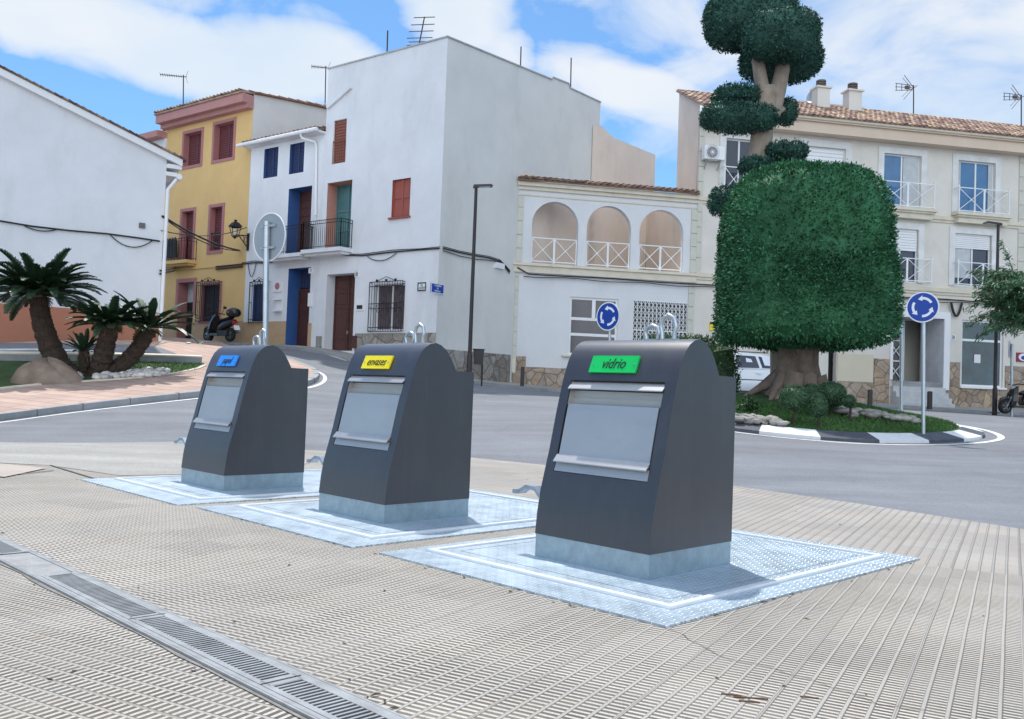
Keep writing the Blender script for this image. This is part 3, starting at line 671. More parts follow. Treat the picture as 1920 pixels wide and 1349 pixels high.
# ================================================================== GROUND
def ground():
    xs = np.concatenate([np.linspace(-900, -60, 8), np.linspace(-50, 60, 111), np.linspace(70, 900, 8)]); ys = np.concatenate([np.linspace(-300, -20, 5), np.linspace(-15, 60, 101), np.linspace(70, 1500, 8)])
    Xg, Yg = np.meshgrid(xs, ys); z = terr(Xg.ravel(), Yg.ravel())-.012; nx = len(xs)
    mb = MB(); mb.add(list(zip(Xg.ravel(), Yg.ravel(), z)), [(j*nx+i, j*nx+i+1, (j+1)*nx+i+1, (j+1)*nx+i) for j in range(len(ys)-1) for i in range(nx-1)])
    struct(mb.build('ground', ASPH, smooth=True))
ground()
drape('road', [e for e in EDGE if -15 < e[0]]+[(7, -4), (30, -4), (30, 44), (-26, 44), (-26, 11)], -.004, ASPH, 1.0)
drape('plaza', [(-15, 11.2)]+[e for e in EDGE if -13 < e[0] and e[1] > -2]+[(5.7, -3), (-15, -3)], .002, PAVE, 1.2)
# smooth concrete apron, far left of the plaza
ap = [gnd(-60, 832), gnd(60, 833), gnd(180, 831), gnd(330, 829), gnd(480, 842), gnd(598, 862), gnd(560, 876), gnd(335, 891), gnd(225, 893), gnd(95, 874), gnd(-60, 866)]
drape('concrete_apron', [(p.x, p.y) for p in ap], .006, CONC, .8, zf=lambda x, y: tz(x, y))
mb = MB(); q = [gnd(*p) for p in ((-40, 868), (88, 880), (8, 897), (-60, 890))]; mb.add([v+Z3*.012 for v in q], [(0, 1, 2, 3)]); struct(mb.build('concrete_cover', mat('pinkish_cover', (.40, .345, .30), .85, var=.1, bump=.3)))
mb = MB()
for a, b in (((95, 874), (180, 900)), ((100, 884), (-60, 902))):
    A, B = gnd(*a), gnd(*b); mb.bar(A+Z3*.010, B+Z3*.010, .02, .003)
struct(mb.build('apron_joint', JOINT))

mb = MB(); pp = [(1245, 1181), (1268, 1187), (1290, 1201), (1330, 1221), (1372, 1240), (1410, 1246), (1452, 1256), (1500, 1272), (1530, 1280), (1590, 1300), (1650, 1325), (1700, 1332), (1760, 1338)]
pp = [p for a, b in zip(pp[:-1], pp[1:]) for p in (a, ((a[0]+b[0])/2+random.uniform(-6, 6), (a[1]+b[1])/2+random.uniform(-3, 3)))]
strip(mb, [gnd(*p) for p in pp], .0028, .0052, step=.05); struct(mb.build('paving_crack', mat('crack_dirt', (.07, .045, .03), .95)))
mb = MB()
for x0, x1, y in ((1352, 1390, 1303), (1375, 1440, 1309), (1385, 1425, 1316), (1500, 1535, 1308)): A, B = gnd(x0, y), gnd(x1, y+4); mb.bar(A+Z3*.004, B+Z3*.004, .009, .002)
struct(mb.build('rust_stain', mat('rust_mark', (.10, .05, .025), .95, var=.5, vscale=30)))
# ---- left pavement, kerb, planting bed, back street
Kn = [hit(px, py) for px, py in ((-260, 815), (-120, 802), (0, 787), (90, 775), (180, 764), (270, 754), (360, 744), (450, 735), (520, 729), (562, 724), (586, 714), (588, 702), (572, 693))]
kerb_line = smoothpoly(Kn, 2)
back_kerb = [hit(px, py) for px, py in ((572, 693), (540, 680), (500, 668), (470, 661), (430, 655))]
pav = [tuple(p) for p in kerb_line]+[tuple(p[:2]) for p in back_kerb[1:]]
yel_left = Frame((-2.6, 30.6), (.8, -.6))
pav += [(-11.9, 36.6), (-14.2, 38.2), (-14.8, 35.5), (-12.2, 31), (-10.5, 27), (-13.5, 24.5), (-17.5, 22.0), (-20, 20)]
drape('pavement', pav, .12, PINKP, .8)
mb = MB(); strip(mb, kerb_line, .16, .125, .3, side=1); strip(mb, back_kerb, .14, .125, .3, side=1); struct(mb.build('kerb', KERB))
mb = MB(); L_ = 0
for a, b in zip(kerb_line[:-1], kerb_line[1:]):
    d = (b-a); n_ = Vector((d.y, -d.x)).normalized(); L_ += d.length
    if L_ > .95:
        L_ = 0; z = tz(b.x, b.y); mb.obox((b.x+n_.x*.085, b.y+n_.y*.085, z+.05), Vector((n_.x, n_.y, 0)), Vector((n_.y, -n_.x, 0)), Z3, .085, .006, .078)
struct(mb.build('kerb_joint', JOINT))
mb = MB(); off = [p+Vector((0, 0)) for p in kerb_line]
def offset(pl, w):
    o = []
    for i, q in enumerate(pl):
        d = pl[min(i+1, len(pl)-1)]-pl[max(0, i-1)]; d.normalize(); o.append(q+Vector((d.y, -d.x))*w)
    return o
strip(mb, offset(kerb_line, .27), .10, .003, side=1); struct(mb.build('road_marking', WPAINT))
# planting bed
bed_front = [hit(px, py, .12) for px, py in ((-160, 742), (-60, 736), (60, 722), (160, 716), (250, 710), (320, 702), (366, 694), (384, 686))]
bed_back = [hit(px, py, .12) for px, py in ((378, 683), (300, 680), (200, 678), (100, 677), (0, 676), (-160, 676))]
bedp = [tuple(p[:2]) for p in bed_front]+[tuple(p[:2]) for p in bed_back]
drape('planting_bed', bedp, .135, LAWN, .5)
mb = MB(); strip(mb, smoothpoly(bed_front, 1), .09, .15, .1, side=0); struct(mb.build('bed_edging', CREAMT))
mb = MB(); strip(mb, [p for p in bed_back], .14, .30, .5, side=0)
tag(mb.build('retaining_wall', [KERB], loc=tuple(bed_back[2][:2])+(tz(*bed_back[2][:2]),)), 'low grey retaining wall with pale coping along the back of the cycad bed', 'low wall')
mb = MB(); strip(mb, [p for p in bed_back], .16, .335, .034, side=0); cap = mb.build('coping', CREAMT, bpy.data.objects['retaining_wall'])
bs = [hit(px, py, .12) for px, py in ((350, 683), (365, 676), (300, 652), (270, 648), (200, 646), (100, 644), (-100, 644), (-200, 668), (-100, 672), (150, 674))]
drape('back_street', [tuple(p[:2]) for p in bs], .128, ASPH, .8)
mb = MB()
strip(mb, [hit(px, py, .12) for px, py in ((-100, 657), (60, 656), (150, 658), (235, 664), (300, 672), (372, 680))], .18, .133); struct(mb.build('gutter_strip', WPAINT))
def grass(name, polyf, n, h, zf, pts=None):
    pts = []; 
    while len(pts) < n:
        x, y = polyf()
        if x is None: continue
        pts.append((x, y, zf(x, y)))
    pts = np.array(pts); nr = np.tile([0, 0, 1.], (n, 1)); pts[:, 2] += h*.3
    return struct(leaves_mesh(name, GRASS, None, pts, nr, h, .45, aspect=.16), 'stuff')
def inpoly(poly):
    xs = [p[0] for p in poly]; ys = [p[1] for p in poly]; n = len(poly)
    def f():
        x = random.uniform(min(xs), max(xs)); y = random.uniform(min(ys), max(ys)); ins = False; j = n-1
        for i in range(n):
            if (poly[i][1] > y) != (poly[j][1] > y) and x < (poly[j][0]-poly[i][0])*(y-poly[i][1])/(poly[j][1]-poly[i][1])+poly[i][0]: ins = not ins
            j = i
        return (x, y) if ins else (None, None)
    return f
grass('grass', inpoly([tuple(p[:2]) for p in bed_front[4:]]+[tuple(p[:2]) for p in bed_back[:3]]), 2600, .07, lambda x, y: tz(x, y)+.135)
def pebble(mb, c, r, seed, sq=.6):
    rr = random.Random(seed); n = 7; vs = []; a = rr.random()*6
    sx, sy = rr.uniform(.8, 1.5), rr.uniform(.7, 1.1)
    for j in range(5):
        ph = -math.pi/2+math.pi*j/4
        for i in range(n):
            th = 2*math.pi*i/n; k = r*rr.uniform(.85, 1.12); x, y, z = k*sx*math.cos(ph)*math.cos(th), k*sy*math.cos(ph)*math.sin(th), k*sq*math.sin(ph)
            vs.append((c[0]+x*math.cos(a)-y*math.sin(a), c[1]+x*math.sin(a)+y*math.cos(a), c[2]+z))
    mb.add(vs, [(j*n+i, j*n+(i+1) % n, (j+1)*n+(i+1) % n, (j+1)*n+i) for j in range(4) for i in range(n)])
mb = MB()
for i in range(120):
    px = random.uniform(178, 316) if i > 14 else random.uniform(125, 150); py = 712-(px-180)*.055+random.uniform(-9, 2)
    h_ = hit(px, py, .12); pebble(mb, (h_.x, h_.y, h_.z+.15+random.uniform(0, .05)), random.uniform(.05, .13), i)
struct(mb.build('white_pebbles', PEBB, smooth=True), 'stuff')

# ---- back pavements along the houses (facades below)
C1 = Vector((-2.6, 30.6)); PB = Frame(C1, (.8, -.6)); PS = Frame(C1, (.6, .8))
th_ = math.radians(11); PF = Frame((0, 34.1), (math.cos(th_), math.sin(th_)))
p0_ = cpt(300, 645, 27); PL = Frame((p0_[0], p0_[1]), (math.cos(math.radians(33)), math.sin(math.radians(33))))
def fp(fr, u, d): q = fr.p(u, 0, d); return (q.x, q.y)
bp = [fp(PB, -13.5, 0), fp(PB, -13.5, .9), fp(PB, -8, .95), fp(PB, -3, 1.05), fp(PB, .55, 1.2), fp(PS, 2, 1.5), fp(PF, 1.0, 1.5), fp(PF, 6, 1.6), fp(PF, 12, 1.8), fp(PF, 20, 2.2), fp(PF, 32, 2.2), fp(PF, 32, 0), fp(PF, 0, 0), fp(PS, .1, 0), fp(PB, 0, 0)]
drape('rear_pavement', bp, .10, CONC, .9)
rk = [Vector(p) for p in bp[1:11]]
mb = MB(); strip(mb, rk, .16, .105, .3, side=1); struct(mb.build('rear_kerb', KERB))
mb = MB(); strip(mb, [hit(570, 654), hit(600, 662), hit(650, 677)], .1, .004)
strip(mb, [hit(410, 646), hit(380, 648), hit(352, 652)], .1, .14); struct(mb.build('edge_line', WPAINT))

# ---- roundabout island
def ring_z(x, y): return tz(x, y)
mb = MB(); n = 24
for i in range(n):
    a0, a1 = 2*math.pi*i/n-1.946, 2*math.pi*(i+1)/n-1.946; mi = i % 2
    for k in range(4):
        b0, b1 = a0+(a1-a0)*k/4, a0+(a1-a0)*(k+1)/4; row = []
        for b in (b0, b1):
            c, s_ = math.cos(b), math.sin(b); q = []
            for r, h in ((ISR+.02, -.1), (ISR, .055), (ISR-.42, .15), (ISR-.47, .13)):
                x, y = ISL.x+r*c, ISL.y+r*s_; q.append(Vector((x, y, tz(x, y)+h)))
            row.append(q)
        for j in range(3): mb.quad(row[0][j], row[1][j], row[1][j+1], row[0][j+1], mi)
struct(mb.build('roundabout_kerb', [KWHITE, KDARK]))
mb = MB(); strip(mb, [Vector((ISL.x+(ISR+.30)*math.cos(t), ISL.y+(ISR+.30)*math.sin(t))) for t in np.linspace(-3.14, 3.14, 90)], .13, .004); struct(mb.build('roundabout_line', WPAINT))
drape('roundabout_lawn', [(ISL.x+(ISR-.45)*math.cos(t), ISL.y+(ISR-.45)*math.sin(t)) for t in np.linspace(0, 2*math.pi, 49)[:-1]], .0, LAWN, .5, zf=isl_z)
def fis():
    a = random.uniform(-3.0, 1.2); r = (ISR-.5)*math.sqrt(random.uniform(.1, 1)); return ISL.x+r*math.cos(a), ISL.y+r*math.sin(a)
grass('lawn_grass', fis, 26000, .075, isl_z)
mb = MB()
def rockrow(x0, x1, y0, y1, D0, D1, n, s):
    for i in range(n):
        t = random.random(); px = x0+(x1-x0)*t; D = D0+(D1-D0)*t+random.uniform(-.35, .25); r = ray(px, 700); x = r.x*D; pebble(mb, (x, D, isl_z(x, D)+.02+random.uniform(0, .09)), random.uniform(.06, .16)*s, i+900, .45)
rockrow(1378, 1475, 0, 0, 17.6, 17.5, 120, .7); rockrow(1570, 1722, 0, 0, 19.2, 19.0, 90, .95)
struct(mb.build('rock_border', ROCK, smooth=True), 'stuff')

# ================================================================== WASTE BINS
A_ = -.79
DW = Vector((math.cos(A_), math.sin(A_), 0)); DD = Vector((-math.sin(A_), math.cos(A_), 0))
BW = .797
PROF = [(0, .126), (.012, .25), (.030, .36), (.062, .48), (.095, .60), (.140, .80), (.165, .90), (.192, 1.0), (.212, 1.06), (.232, 1.11), (.262, 1.165), (.30, 1.205), (.345, 1.230), (.395, 1.240), (.445, 1.225), (.49, 1.195), (.535, 1.145), (.568, 1.09), (.590, 1.05)]
def pd(z): return float(np.interp(z, [p[1] for p in PROF[:14]], [p[0] for p in PROF[:14]]))
def bx(u, d, z): return DW*u+DD*d+Z3*z            # local to the bin's front right foot
def make_bin():
    t = thing('recycling_bin', 'x', 'recycling bin', (0, 0, 0))
    body = MB(); u0, u1 = -BW, 0.0; a0, a1 = -BW+.065, -.075
    full = [(0, .126)]+PROF[1:]+[(.765, 1.048), (.765, .126)]
    for u in (u0, u1-.004): body.prism(full, DW*u, DD, Z3, DW*.004)
    for (d0, z0), (d1, z1) in zip(PROF[:-1], PROF[1:]):
        spans = [(u0+.004, a0), (a1, u1-.004)] if (z0 > .47 and z1 < 1.001) else [(u0+.004, u1-.004)]
        for a, b in spans: body.quad(bx(a, d0, z0), bx(b, d0, z0), bx(b, d1, z1), bx(a, d1, z1))
    body.quad(bx(u0, .59, 1.05), bx(u1, .59, 1.05), bx(u1, .765, 1.048), bx(u0, .765, 1.048)); body.quad(bx(u0, .765, .126), bx(u1, .765, .126), bx(u1, .765, 1.048), bx(u0, .765, 1.048))
    for z, k in ((.48, 1), (1.0, 1)): body.quad(bx(a0, pd(z), z), bx(a1, pd(z), z), bx(a1, pd(z)+.09, z), bx(a0, pd(z)+.09, z))
    for u in (a0, a1):
        for z0, z1 in ((.48, .60), (.60, .80), (.80, .90), (.90, 1.0)): body.quad(bx(u, pd(z0), z0), bx(u, pd(z1), z1), bx(u, pd(z1)+.09, z1), bx(u, pd(z0)+.09, z0))
    o = body.build('body', ANTH, t, smooth=32)
    s = MB(); s.box(0, 0, 0, 1, 1, 1); s = MB()
    s.hexa([bx(u, d, z) for z in (.0, .128) for u, d in ((u0+.003, .004), (u1-.003, .004), (u1-.003, .762), (u0+.003, .762))]); s.build('plinth', GALVB, t)
    s = MB()      # seam and door on the right-hand side
    s.quad(bx(.0015, .04, .128), bx(.0015, .05, .128), bx(.0015, .05, .13), bx(.0015, .04, .13))
    r = MB(); zs = [.86, .90, .94, 1.0]
    for z0, z1 in zip(zs[:-1], zs[1:]): r.quad(bx(a0+.003, pd(z0)+.055, z0), bx(a1-.003, pd(z0)+.055, z0), bx(a1-.003, pd(z1)+.045, z1), bx(a0+.003, pd(z1)+.045, z1))
    for u in (a0+.003, a1-.003): r.quad(bx(u, pd(.86)+.055, .86), bx(u, pd(.86)+.006, .86), bx(u, pd(1.0)+.006, 1.0), bx(u, pd(1.0)+.045, 1.0))
    r.build('chute_back', STEEL, t)
    f = MB(); zs = [.545, .60, .70, .80, .863]; e = .012
    for z0, z1 in zip(zs[:-1], zs[1:]):
        f.hexa([bx(a0+e, pd(z0)+.004, z0), bx(a1-e, pd(z0)+.004, z0), bx(a1-e, pd(z0)+.014, z0), bx(a0+e, pd(z0)+.014, z0), bx(a0+e, pd(z1)+.004, z1), bx(a1-e, pd(z1)+.004, z1), bx(a1-e, pd(z1)+.014, z1), bx(a0+e, pd(z1)+.014, z1)])
    fl = f.build('flap', STEEL, t, smooth=20)
    h = MB()
    h.hexa([bx(a0+.004, pd(.56)-.032, .535), bx(a1-.004, pd(.56)-.032, .535), bx(a1-.004, pd(.56)+.004, .572), bx(a0+.004, pd(.56)+.004, .572), bx(a0+.004, pd(.56)-.030, .541), bx(a1-.004, pd(.56)-.030, .541), bx(a1-.004, pd(.56)+.004, .578), bx(a0+.004, pd(.56)+.004, .578)])
    h.build('handle', STEEL, fl)
    h = MB(); h.hexa([bx(a0+.002, pd(.49)+.002, .483), bx(a1-.002, pd(.49)+.002, .483), bx(a1-.002, pd(.49)+.012, .483), bx(a0+.002, pd(.49)+.012, .483), bx(a0+.002, pd(.54)+.006, .540), bx(a1-.002, pd(.54)+.006, .540), bx(a1-.002, pd(.54)+.016, .540), bx(a0+.002, pd(.54)+.016, .540)])
    h.build('lower_sill', STEEL, t)
    h = MB(); za, zb = .985, .948
    h.hexa([bx(a0-.002, pd(za)+.014, za), bx(a1+.002, pd(za)+.014, za), bx(a1+.002, pd(zb)-.014, zb), bx(a0-.002, pd(zb)-.014, zb), bx(a0-.002, pd(za)+.014, za+.005), bx(a1+.002, pd(za)+.014, za+.005), bx(a1+.002, pd(zb)-.012, zb+.006), bx(a0-.002, pd(zb)-.012, zb+.006)])
    h.build('rain_lip', STEEL, t)
    g = MB(); g.quad(bx(a0, pd(.985)+.03, .94), bx(a1, pd(.985)+.03, .94), bx(a1, pd(.999)+.012, .999), bx(a0, pd(.999)+.012, .999)); g.build('shadow_gap', CARK, t)
    p = MB(); y = .055; pts = [(-BW+.004, .340), (-BW-.045, .384), (-BW-.115, .386), (-BW-.170, .352)]
    for (ua, za), (ub, zb) in zip(pts[:-1], pts[1:]):
        p.hexa([bx(ua, y-.032, za-.024), bx(ub, y-.032, zb-.022), bx(ub, y+.032, zb-.022), bx(ua, y+.032, za-.024), bx(ua, y-.032, za), bx(ub, y-.032, zb), bx(ub, y+.032, zb), bx(ua, y+.032, za)])
    p.hexa([bx(-BW-.212, y-.036, .328), bx(-BW-.168, y-.036, .330), bx(-BW-.168, y+.036, .330), bx(-BW-.212, y+.036, .328), bx(-BW-.212, y-.036, .352), bx(-BW-.168, y-.036, .355), bx(-BW-.168, y+.036, .355), bx(-BW-.212, y+.036, .352)])
    p.build('pedal_arm', mat('pedal_steel', (.30, .36, .43), .4, .4, var=.2, vscale=12), t)
    for uc, w, hh, nm in ((-.235, .052, .155, 0), (-.345, .050, .098, 0)):
        k = MB(); c = .43; z0 = 1.225; pts = [bx(uc-w*.75, c, z0-.02), bx(uc-w*.8, c, z0+hh*.35), bx(uc-w, c, z0+hh*.6), bx(uc-w*.72, c, z0+hh*.87), bx(uc, c, z0+hh), bx(uc+w*.72, c, z0+hh*.87), bx(uc+w, c, z0+hh*.6), bx(uc+w*.8, c, z0+hh*.35), bx(uc+w*.75, c, z0-.02)]
        q = [Vector((*v,)) for v in pts]; sm = []
        for i in range(len(q)-1): sm += [q[i], (q[i]+q[i+1])/2]
        sm.append(q[-1]); k.tube(sm, .0125, 10); k.obox(bx(uc, c, z0+.012), DW, DD, Z3, w+.012, .016, .010); k.build('lifting_loop', GALV, t, smooth=40)
    return t
def label_plate(t, txt, mt, size):
    z0, z1 = 1.043, 1.137; dl, dh = pd(z0)-.006, pd(z1)-.006; up = (bx(0, dh, z1)-bx(0, dl, z0)).normalized(); nr = DW.cross(up).normalized()
    if nr.dot(DD) > 0: nr = -nr
    A, B = -.605, -.275; mb = MB(); sh = .0
    mb.hexa([t.location+v for v in (bx(A, dl, z0), bx(B, dl, z0), bx(B, dh, z1), bx(A, dh, z1), bx(A, dl, z0)+nr*.012, bx(B, dl, z0)+nr*.012, bx(B, dh, z1)+nr*.012, bx(A, dh, z1)+nr*.012)])
    p = mb.build('name_plate', mt, t); p['label'] = {'papel': 'blue name plate reading papel', 'envases': 'yellow name plate reading envases', 'vidrio': 'green name plate reading vidrio'}[txt]
    c = t.location+bx((A+B)/2, (dl+dh)/2, (z0+z1)/2)+nr*.0135
    text_mesh('lettering', txt, size, INK, p, c, DW, up, shear=.30, depth=.0012, sx=.82)
    r = MB()
    for u in (A+.022, B-.022): r.disc(t.location+bx(u, (dl+dh)/2, (z0+z1)/2)+nr*.014, nr, .005, .004, 10)
    r.build('rivet', CHROME, p)
def make_plate():
    t = thing('steel_platform', 'x', 'platform plate', (0, 0, 0))
    U0, U1, D0, D1 = -1.372, .575, -.655, 1.975
    def slab(nm, u0, u1, d0, d1, z0, z1, mt, hole=None):
        mb = MB()
        def b(a, c, e, f): mb.hexa([bx(u, d, z) for z in (z0, z1) for u, d in ((a, e), (c, e), (c, f), (a, f))])
        if hole:
            h0, h1, g0, g1 = hole; b(u0, u1, d0, g0); b(u0, u1, g1, d1); b(u0, h0, g0, g1); b(h1, u1, g0, g1)
        else: b(u0, u1, d0, d1)
        return mb.build(nm, mt, t)
    slab('border_plate', U0, U1, D0, D1, -.02, .012, CHEQ, (U0+.111, U1-.143, D0+.238, D1-.153))
    slab('rim', U0+.121, U1-.153, D0+.248, D1-.163, -.02, .026, RIM, (U0+.155, U1-.187, D0+.286, D1-.2))
    slab('lid_frame', U0+.163, U1-.195, D0+.294, D1-.208, -.02, .016, CHEQ, (U0+.233, U1-.263, D0+.398, D1-.283))
    slab('lid', U0+.241, U1-.271, D0+.406, D1-.291, -.02, .016, CHEQ)
    slab('bottom_tray', U0+.05, U1-.05, D0+.05, D1-.05, -.03, -.012, CARK)
    return t
BINS = [((.727, 4.586), 'vidrio', SGREEN, 'nearest and largest grey bin, green vidrio plate above its steel flap', 'steel chequer plate platform under the bin with the green plate', .088),
        ((-.818, 6.107), 'envases', SYEL, 'middle grey bin, yellow envases plate above its steel flap', 'steel chequer plate platform under the bin with the yellow plate', .088),
        ((-2.358, 7.569), 'papel', SBLUE, 'farthest grey bin, blue papel plate above its steel flap, sign pole behind', 'steel chequer plate platform under the bin with the blue plate', .092)]
b0 = make_bin(); p0 = make_plate()
for i, (xy, txt, mt, lb, lp, ts) in enumerate(BINS):
    b = b0 if i == 0 else copy_tree(b0); p = p0 if i == 0 else copy_tree(p0)
    b.location = (xy[0], xy[1], .016); p.location = (xy[0], xy[1], 0)
    tag(b, lb, 'recycling bin', 'underground waste container inlets in a row'); tag(p, lp, 'platform plate', 'steel platforms of the underground containers')
for i, (xy, txt, mt, lb, lp, ts) in enumerate(BINS):
    b = [o for o in S.objects if o.get('label') == lb][0]; label_plate(b, txt, mt, ts)

# ---- drain channel across the paving
da, db = gnd(-150, 968), gnd(820, 1398)
dA, dB = gnd(0, 1031), gnd(662, 1349); dv = (dB-dA).normalized(); dn = Vector((dv.y, -dv.x, 0))      # dn towards lower left
dr = thing('drain_channel', 'long galvanised slot drain grating set diagonally in the grooved paving', 'drain grating', tuple(dA))
mb = MB(); A = dA-dv*4.6; B = dB+dv*3.0; L_ = (B-A).length
mb.hexa([A+dn*s+dv*l+Z3*z for z in (-.02, .0045) for s, l in ((-.105, 0), (-.105, L_), (.105, L_), (.105, 0))]); mb.build('channel_bed', PIT, dr)
mb = MB()
for s, w in ((-.082, .012), (.082, .012), (-.098, .006), (.098, .006)): mb.bar(A+dn*s+Z3*.008, B+dn*s+Z3*.008, w*1.6, .012)
mb.build('edge_rail', GRATE, dr)
seg = .98; k = 0; x = 0.0; pos0 = -(gnd(335, 1163)-A).dot(dv) % seg
start = (gnd(118, 1081)-A).dot(dv)
bounds = [start-.62-seg*k for k in (5, 4, 3, 2, 1)]+[start-.62]+[start+seg*i for i in range(0, 9)]
bounds = [b for b in bounds if b > -.5]; icov = bounds.index(start-.62)
for i, (s0) in enumerate(bounds):
    s1 = bounds[i+1] if i+1 < len(bounds) else L_
    if s0 > L_: break
    mb = MB(); s0 += .006; s1 = min(s1, L_)-.006
    s0 = max(s0, .01)
    if i == icov:
        mb.hexa([A+dn*s+dv*l+Z3*z for z in (.006, .012) for s, l in ((-.07, s0), (-.07, s1), (.07, s1), (.07, s0))])
        g_ = mb.build('cover_plate', DULLC, dr); continue
    for s in (-.062, .062): mb.bar(A+dn*s+dv*s0+Z3*.011, A+dn*s+dv*s1+Z3*.011, .022, .010)
    for l in (s0+.012, s1-.012): mb.bar(A+dn*.06+dv*l+Z3*.011, A-dn*.06+dv*l+Z3*.011, .024, .010)
    n = int((s1-s0)/.0235)
    for j in range(1, n): l = s0+(s1-s0)*j/n; mb.bar(A+dn*.055+dv*l+Z3*.0105, A-dn*.055+dv*l+Z3*.0105, .0095, .009)
    mb.disc(A+dv*(s0+s1)*.5+Z3*.013, Z3, .016, .008, 12); mb.build('grating', GRATE, dr)
for s in (-1, 1):
    P3 = []; mb = MB()
    for i in range(60):
        l = L_*i/59; P3.append((A+dv*l+dn*s*(.104), A+dv*l+dn*s*(.116+.004*math.sin(i*1.7)+random.uniform(-.004, .007))))
    for a, b in zip(P3[:-1], P3[1:]): mb.quad(a[0]+Z3*.0055, a[1]+Z3*.0055, b[1]+Z3*.0055, b[0]+Z3*.0055)
    mb.build('mortar_bed', mat('drain_mortar', (.22, .21, .195), .95, var=.35, vscale=14, bump=1, bscale=50), dr)
# leaf litter and twigs caught along plates and drain
mb = MB()
for i in range(110):
    k = i % 4
    if k == 0: q = Vector((*BINS[random.randrange(3)][0], 0))+bx(random.uniform(-1.5, .6), -.655-abs(random.gauss(0, .03)), .006)
    elif k == 1: q = A+dv*random.uniform(0, L_)+dn*random.choice((-1, 1))*random.uniform(.11, .16)+Z3*.008
    elif k == 2: q = Vector((*BINS[random.randrange(3)][0], 0))+bx(.575+abs(random.gauss(0, .02)), random.uniform(-.6, 1.9), .006)
    else: q = gnd(random.uniform(0, 1920), random.uniform(900, 1340))+Z3*.004
    a = random.uniform(0, 3.1); d = Vector((math.cos(a), math.sin(a), 0))*random.uniform(.006, .022); w = Vector((-d.y, d.x, 0))*.3
    mb.add([q-d, q+w+Z3*.004, q+d, q-w], [(0, 1, 2, 3)])
struct(mb.build('leaf_litter', mat('dry_litter', (.06, .045, .03), .9, per=.5)), 'stuff')

# ================================================================== HOUSES
def base_of(fr, u): q = fr.p(u, 0); return (q.x, q.y, tz(q.x, q.y))
def opr(r, rv, mi=None, arch=False): return (r[0], r[1], r[2], r[3], arch, rv) + ((mi,) if mi is not None else ())
def stone_base(fr, parent, segs, mtl, d=.035, name='stone_base'):
    for k, (u0, u1, z0, z1) in enumerate(segs):
        mb = MB(); fr.box(mb, u0, u1, z0, z1, .003, d); mb.build(name, mtl, parent)

# ---- white corner house (three storeys)
uB0 = PB.px(597, 560)[0]; topB = PB.px(826, 74)[1]
hb = thing('white_corner_house', 'tall white three storey corner house with flat parapet and black balcony', 'house', base_of(PB, -2))
w1 = PB.rect(625, 225, 648.6, 306); w2 = PB.rect(612, 341, 658, 466); w3 = PB.rect(735, 336, 769, 407); dB_ = PB.rect(611, 514, 664, 658); gB = PB.rect(700, 533, 758, 620)
mb = MB()
wall(mb, PB, uB0, 0, 0, topB, [opr(w1, .12), opr(w2, .55, 1), opr(w3, .14, 2), opr(dB_, .45), opr(gB, .25)])
mb.build('wall', [WHITE, SALM, TERRA], hb)
# side wall: receding parapet with steps, peach render on its far half
sp = [PS.px(828, 72), PS.px(1034, 150), PS.px(1036, 146), PS.px(1066, 158), PS.px(1068, 166), PS.px(1126, 193)]
spz = [(0, topB)]+[(u, z) for u, z in sp[1:]]
uE = sp[-1][0]; s2 = [PS.px(1127, 243), PS.px(1150, 259), PS.px(1228, 291)]; uF = s2[-1][0]
uPe = PS.px(1110, 260)[0]
mb = MB(); wall(mb, PS, 0, uE, 0, spz, []); wall(mb, PS, uE, uF, 0, [(uE, s2[0][1]), (s2[1][0], s2[1][1]), (uF, s2[2][1])], [])
mb.quad(PS.p(uE, s2[0][1]), PS.p(uE, spz[-1][1]), PS.p(uE, spz[-1][1], -6), PS.p(uE, s2[0][1], -6)); mb.quad(PS.p(uF, 0), PS.p(uF, s2[2][1]), PS.p(uF, s2[2][1], -6), PS.p(uF, 0, -6))
# lid and rear so the block is closed
D_ = -uB0
for a, b in zip(spz[:-1], spz[1:]): mb.quad(PS.p(a[0], a[1]-.001), PS.p(b[0], b[1]-.001), PS.p(b[0], min(b[1], topB)-.001, -D_), PS.p(a[0], min(a[1], topB)-.001, -D_))
for a, b in (((uE, s2[0][1]), s2[1]), (s2[1], s2[2])): mb.quad(PS.p(*a), PS.p(*b), PS.p(b[0], b[1], -6), PS.p(a[0], a[1], -6))
mb.quad(PS.p(0, 0, -D_), PS.p(uE, 0, -D_), PS.p(uE, topB, -D_), PS.p(0, topB, -D_)); mb.quad(PS.p(uE, 0, -D_), PS.p(uE, 0, -.5), PS.p(uE, spz[-1][1], -.5), PS.p(uE, topB, -D_))
mb.build('side_wall', GREYP, hb)
mb = MB(); zpr = PS.px(1110, 345)[1]
wall(mb, PS, uPe, uF, 6.0, [(uPe, PS.px(1110, 236)[1]), (uE+.02, s2[0][1]+.15), (s2[1][0], s2[1][1]), (uF, s2[2][1])], [])
for v in range(len(mb.v)): q = Vector(mb.v[v])+PS.n*.03; mb.v[v] = tuple(q)
mb.build('peach_wall', PEACH, hb)
mb = MB()      # parapet capping
PB.box(mb, uB0-.03, .03, topB-.001, topB+.05, -.25, .04)
for a, b in zip(spz[:-1], spz[1:]): mb.bar(PS.p(a[0], a[1]+.02, -.1), PS.p(b[0], b[1]+.02, -.1), .28, .05)
mb.build('parapet_cap', mat('parapet_cap', (.42, .43, .43), .9, var=.2, vscale=2), hb)
mb = MB(); a = PB.px(616, 203); b = PB.px(660, 164); mb.bar(PB.p(a[0], a[1], .05), PB.p(b[0], b[1], .05), .12, .14); mb.build('old_roof_moulding', WHITE, hb)
o = slats(PB, 'window', BROWN2, hb, w1[0], w1[1], w1[2], w1[3], -.08, leafs=1); mb = MB()
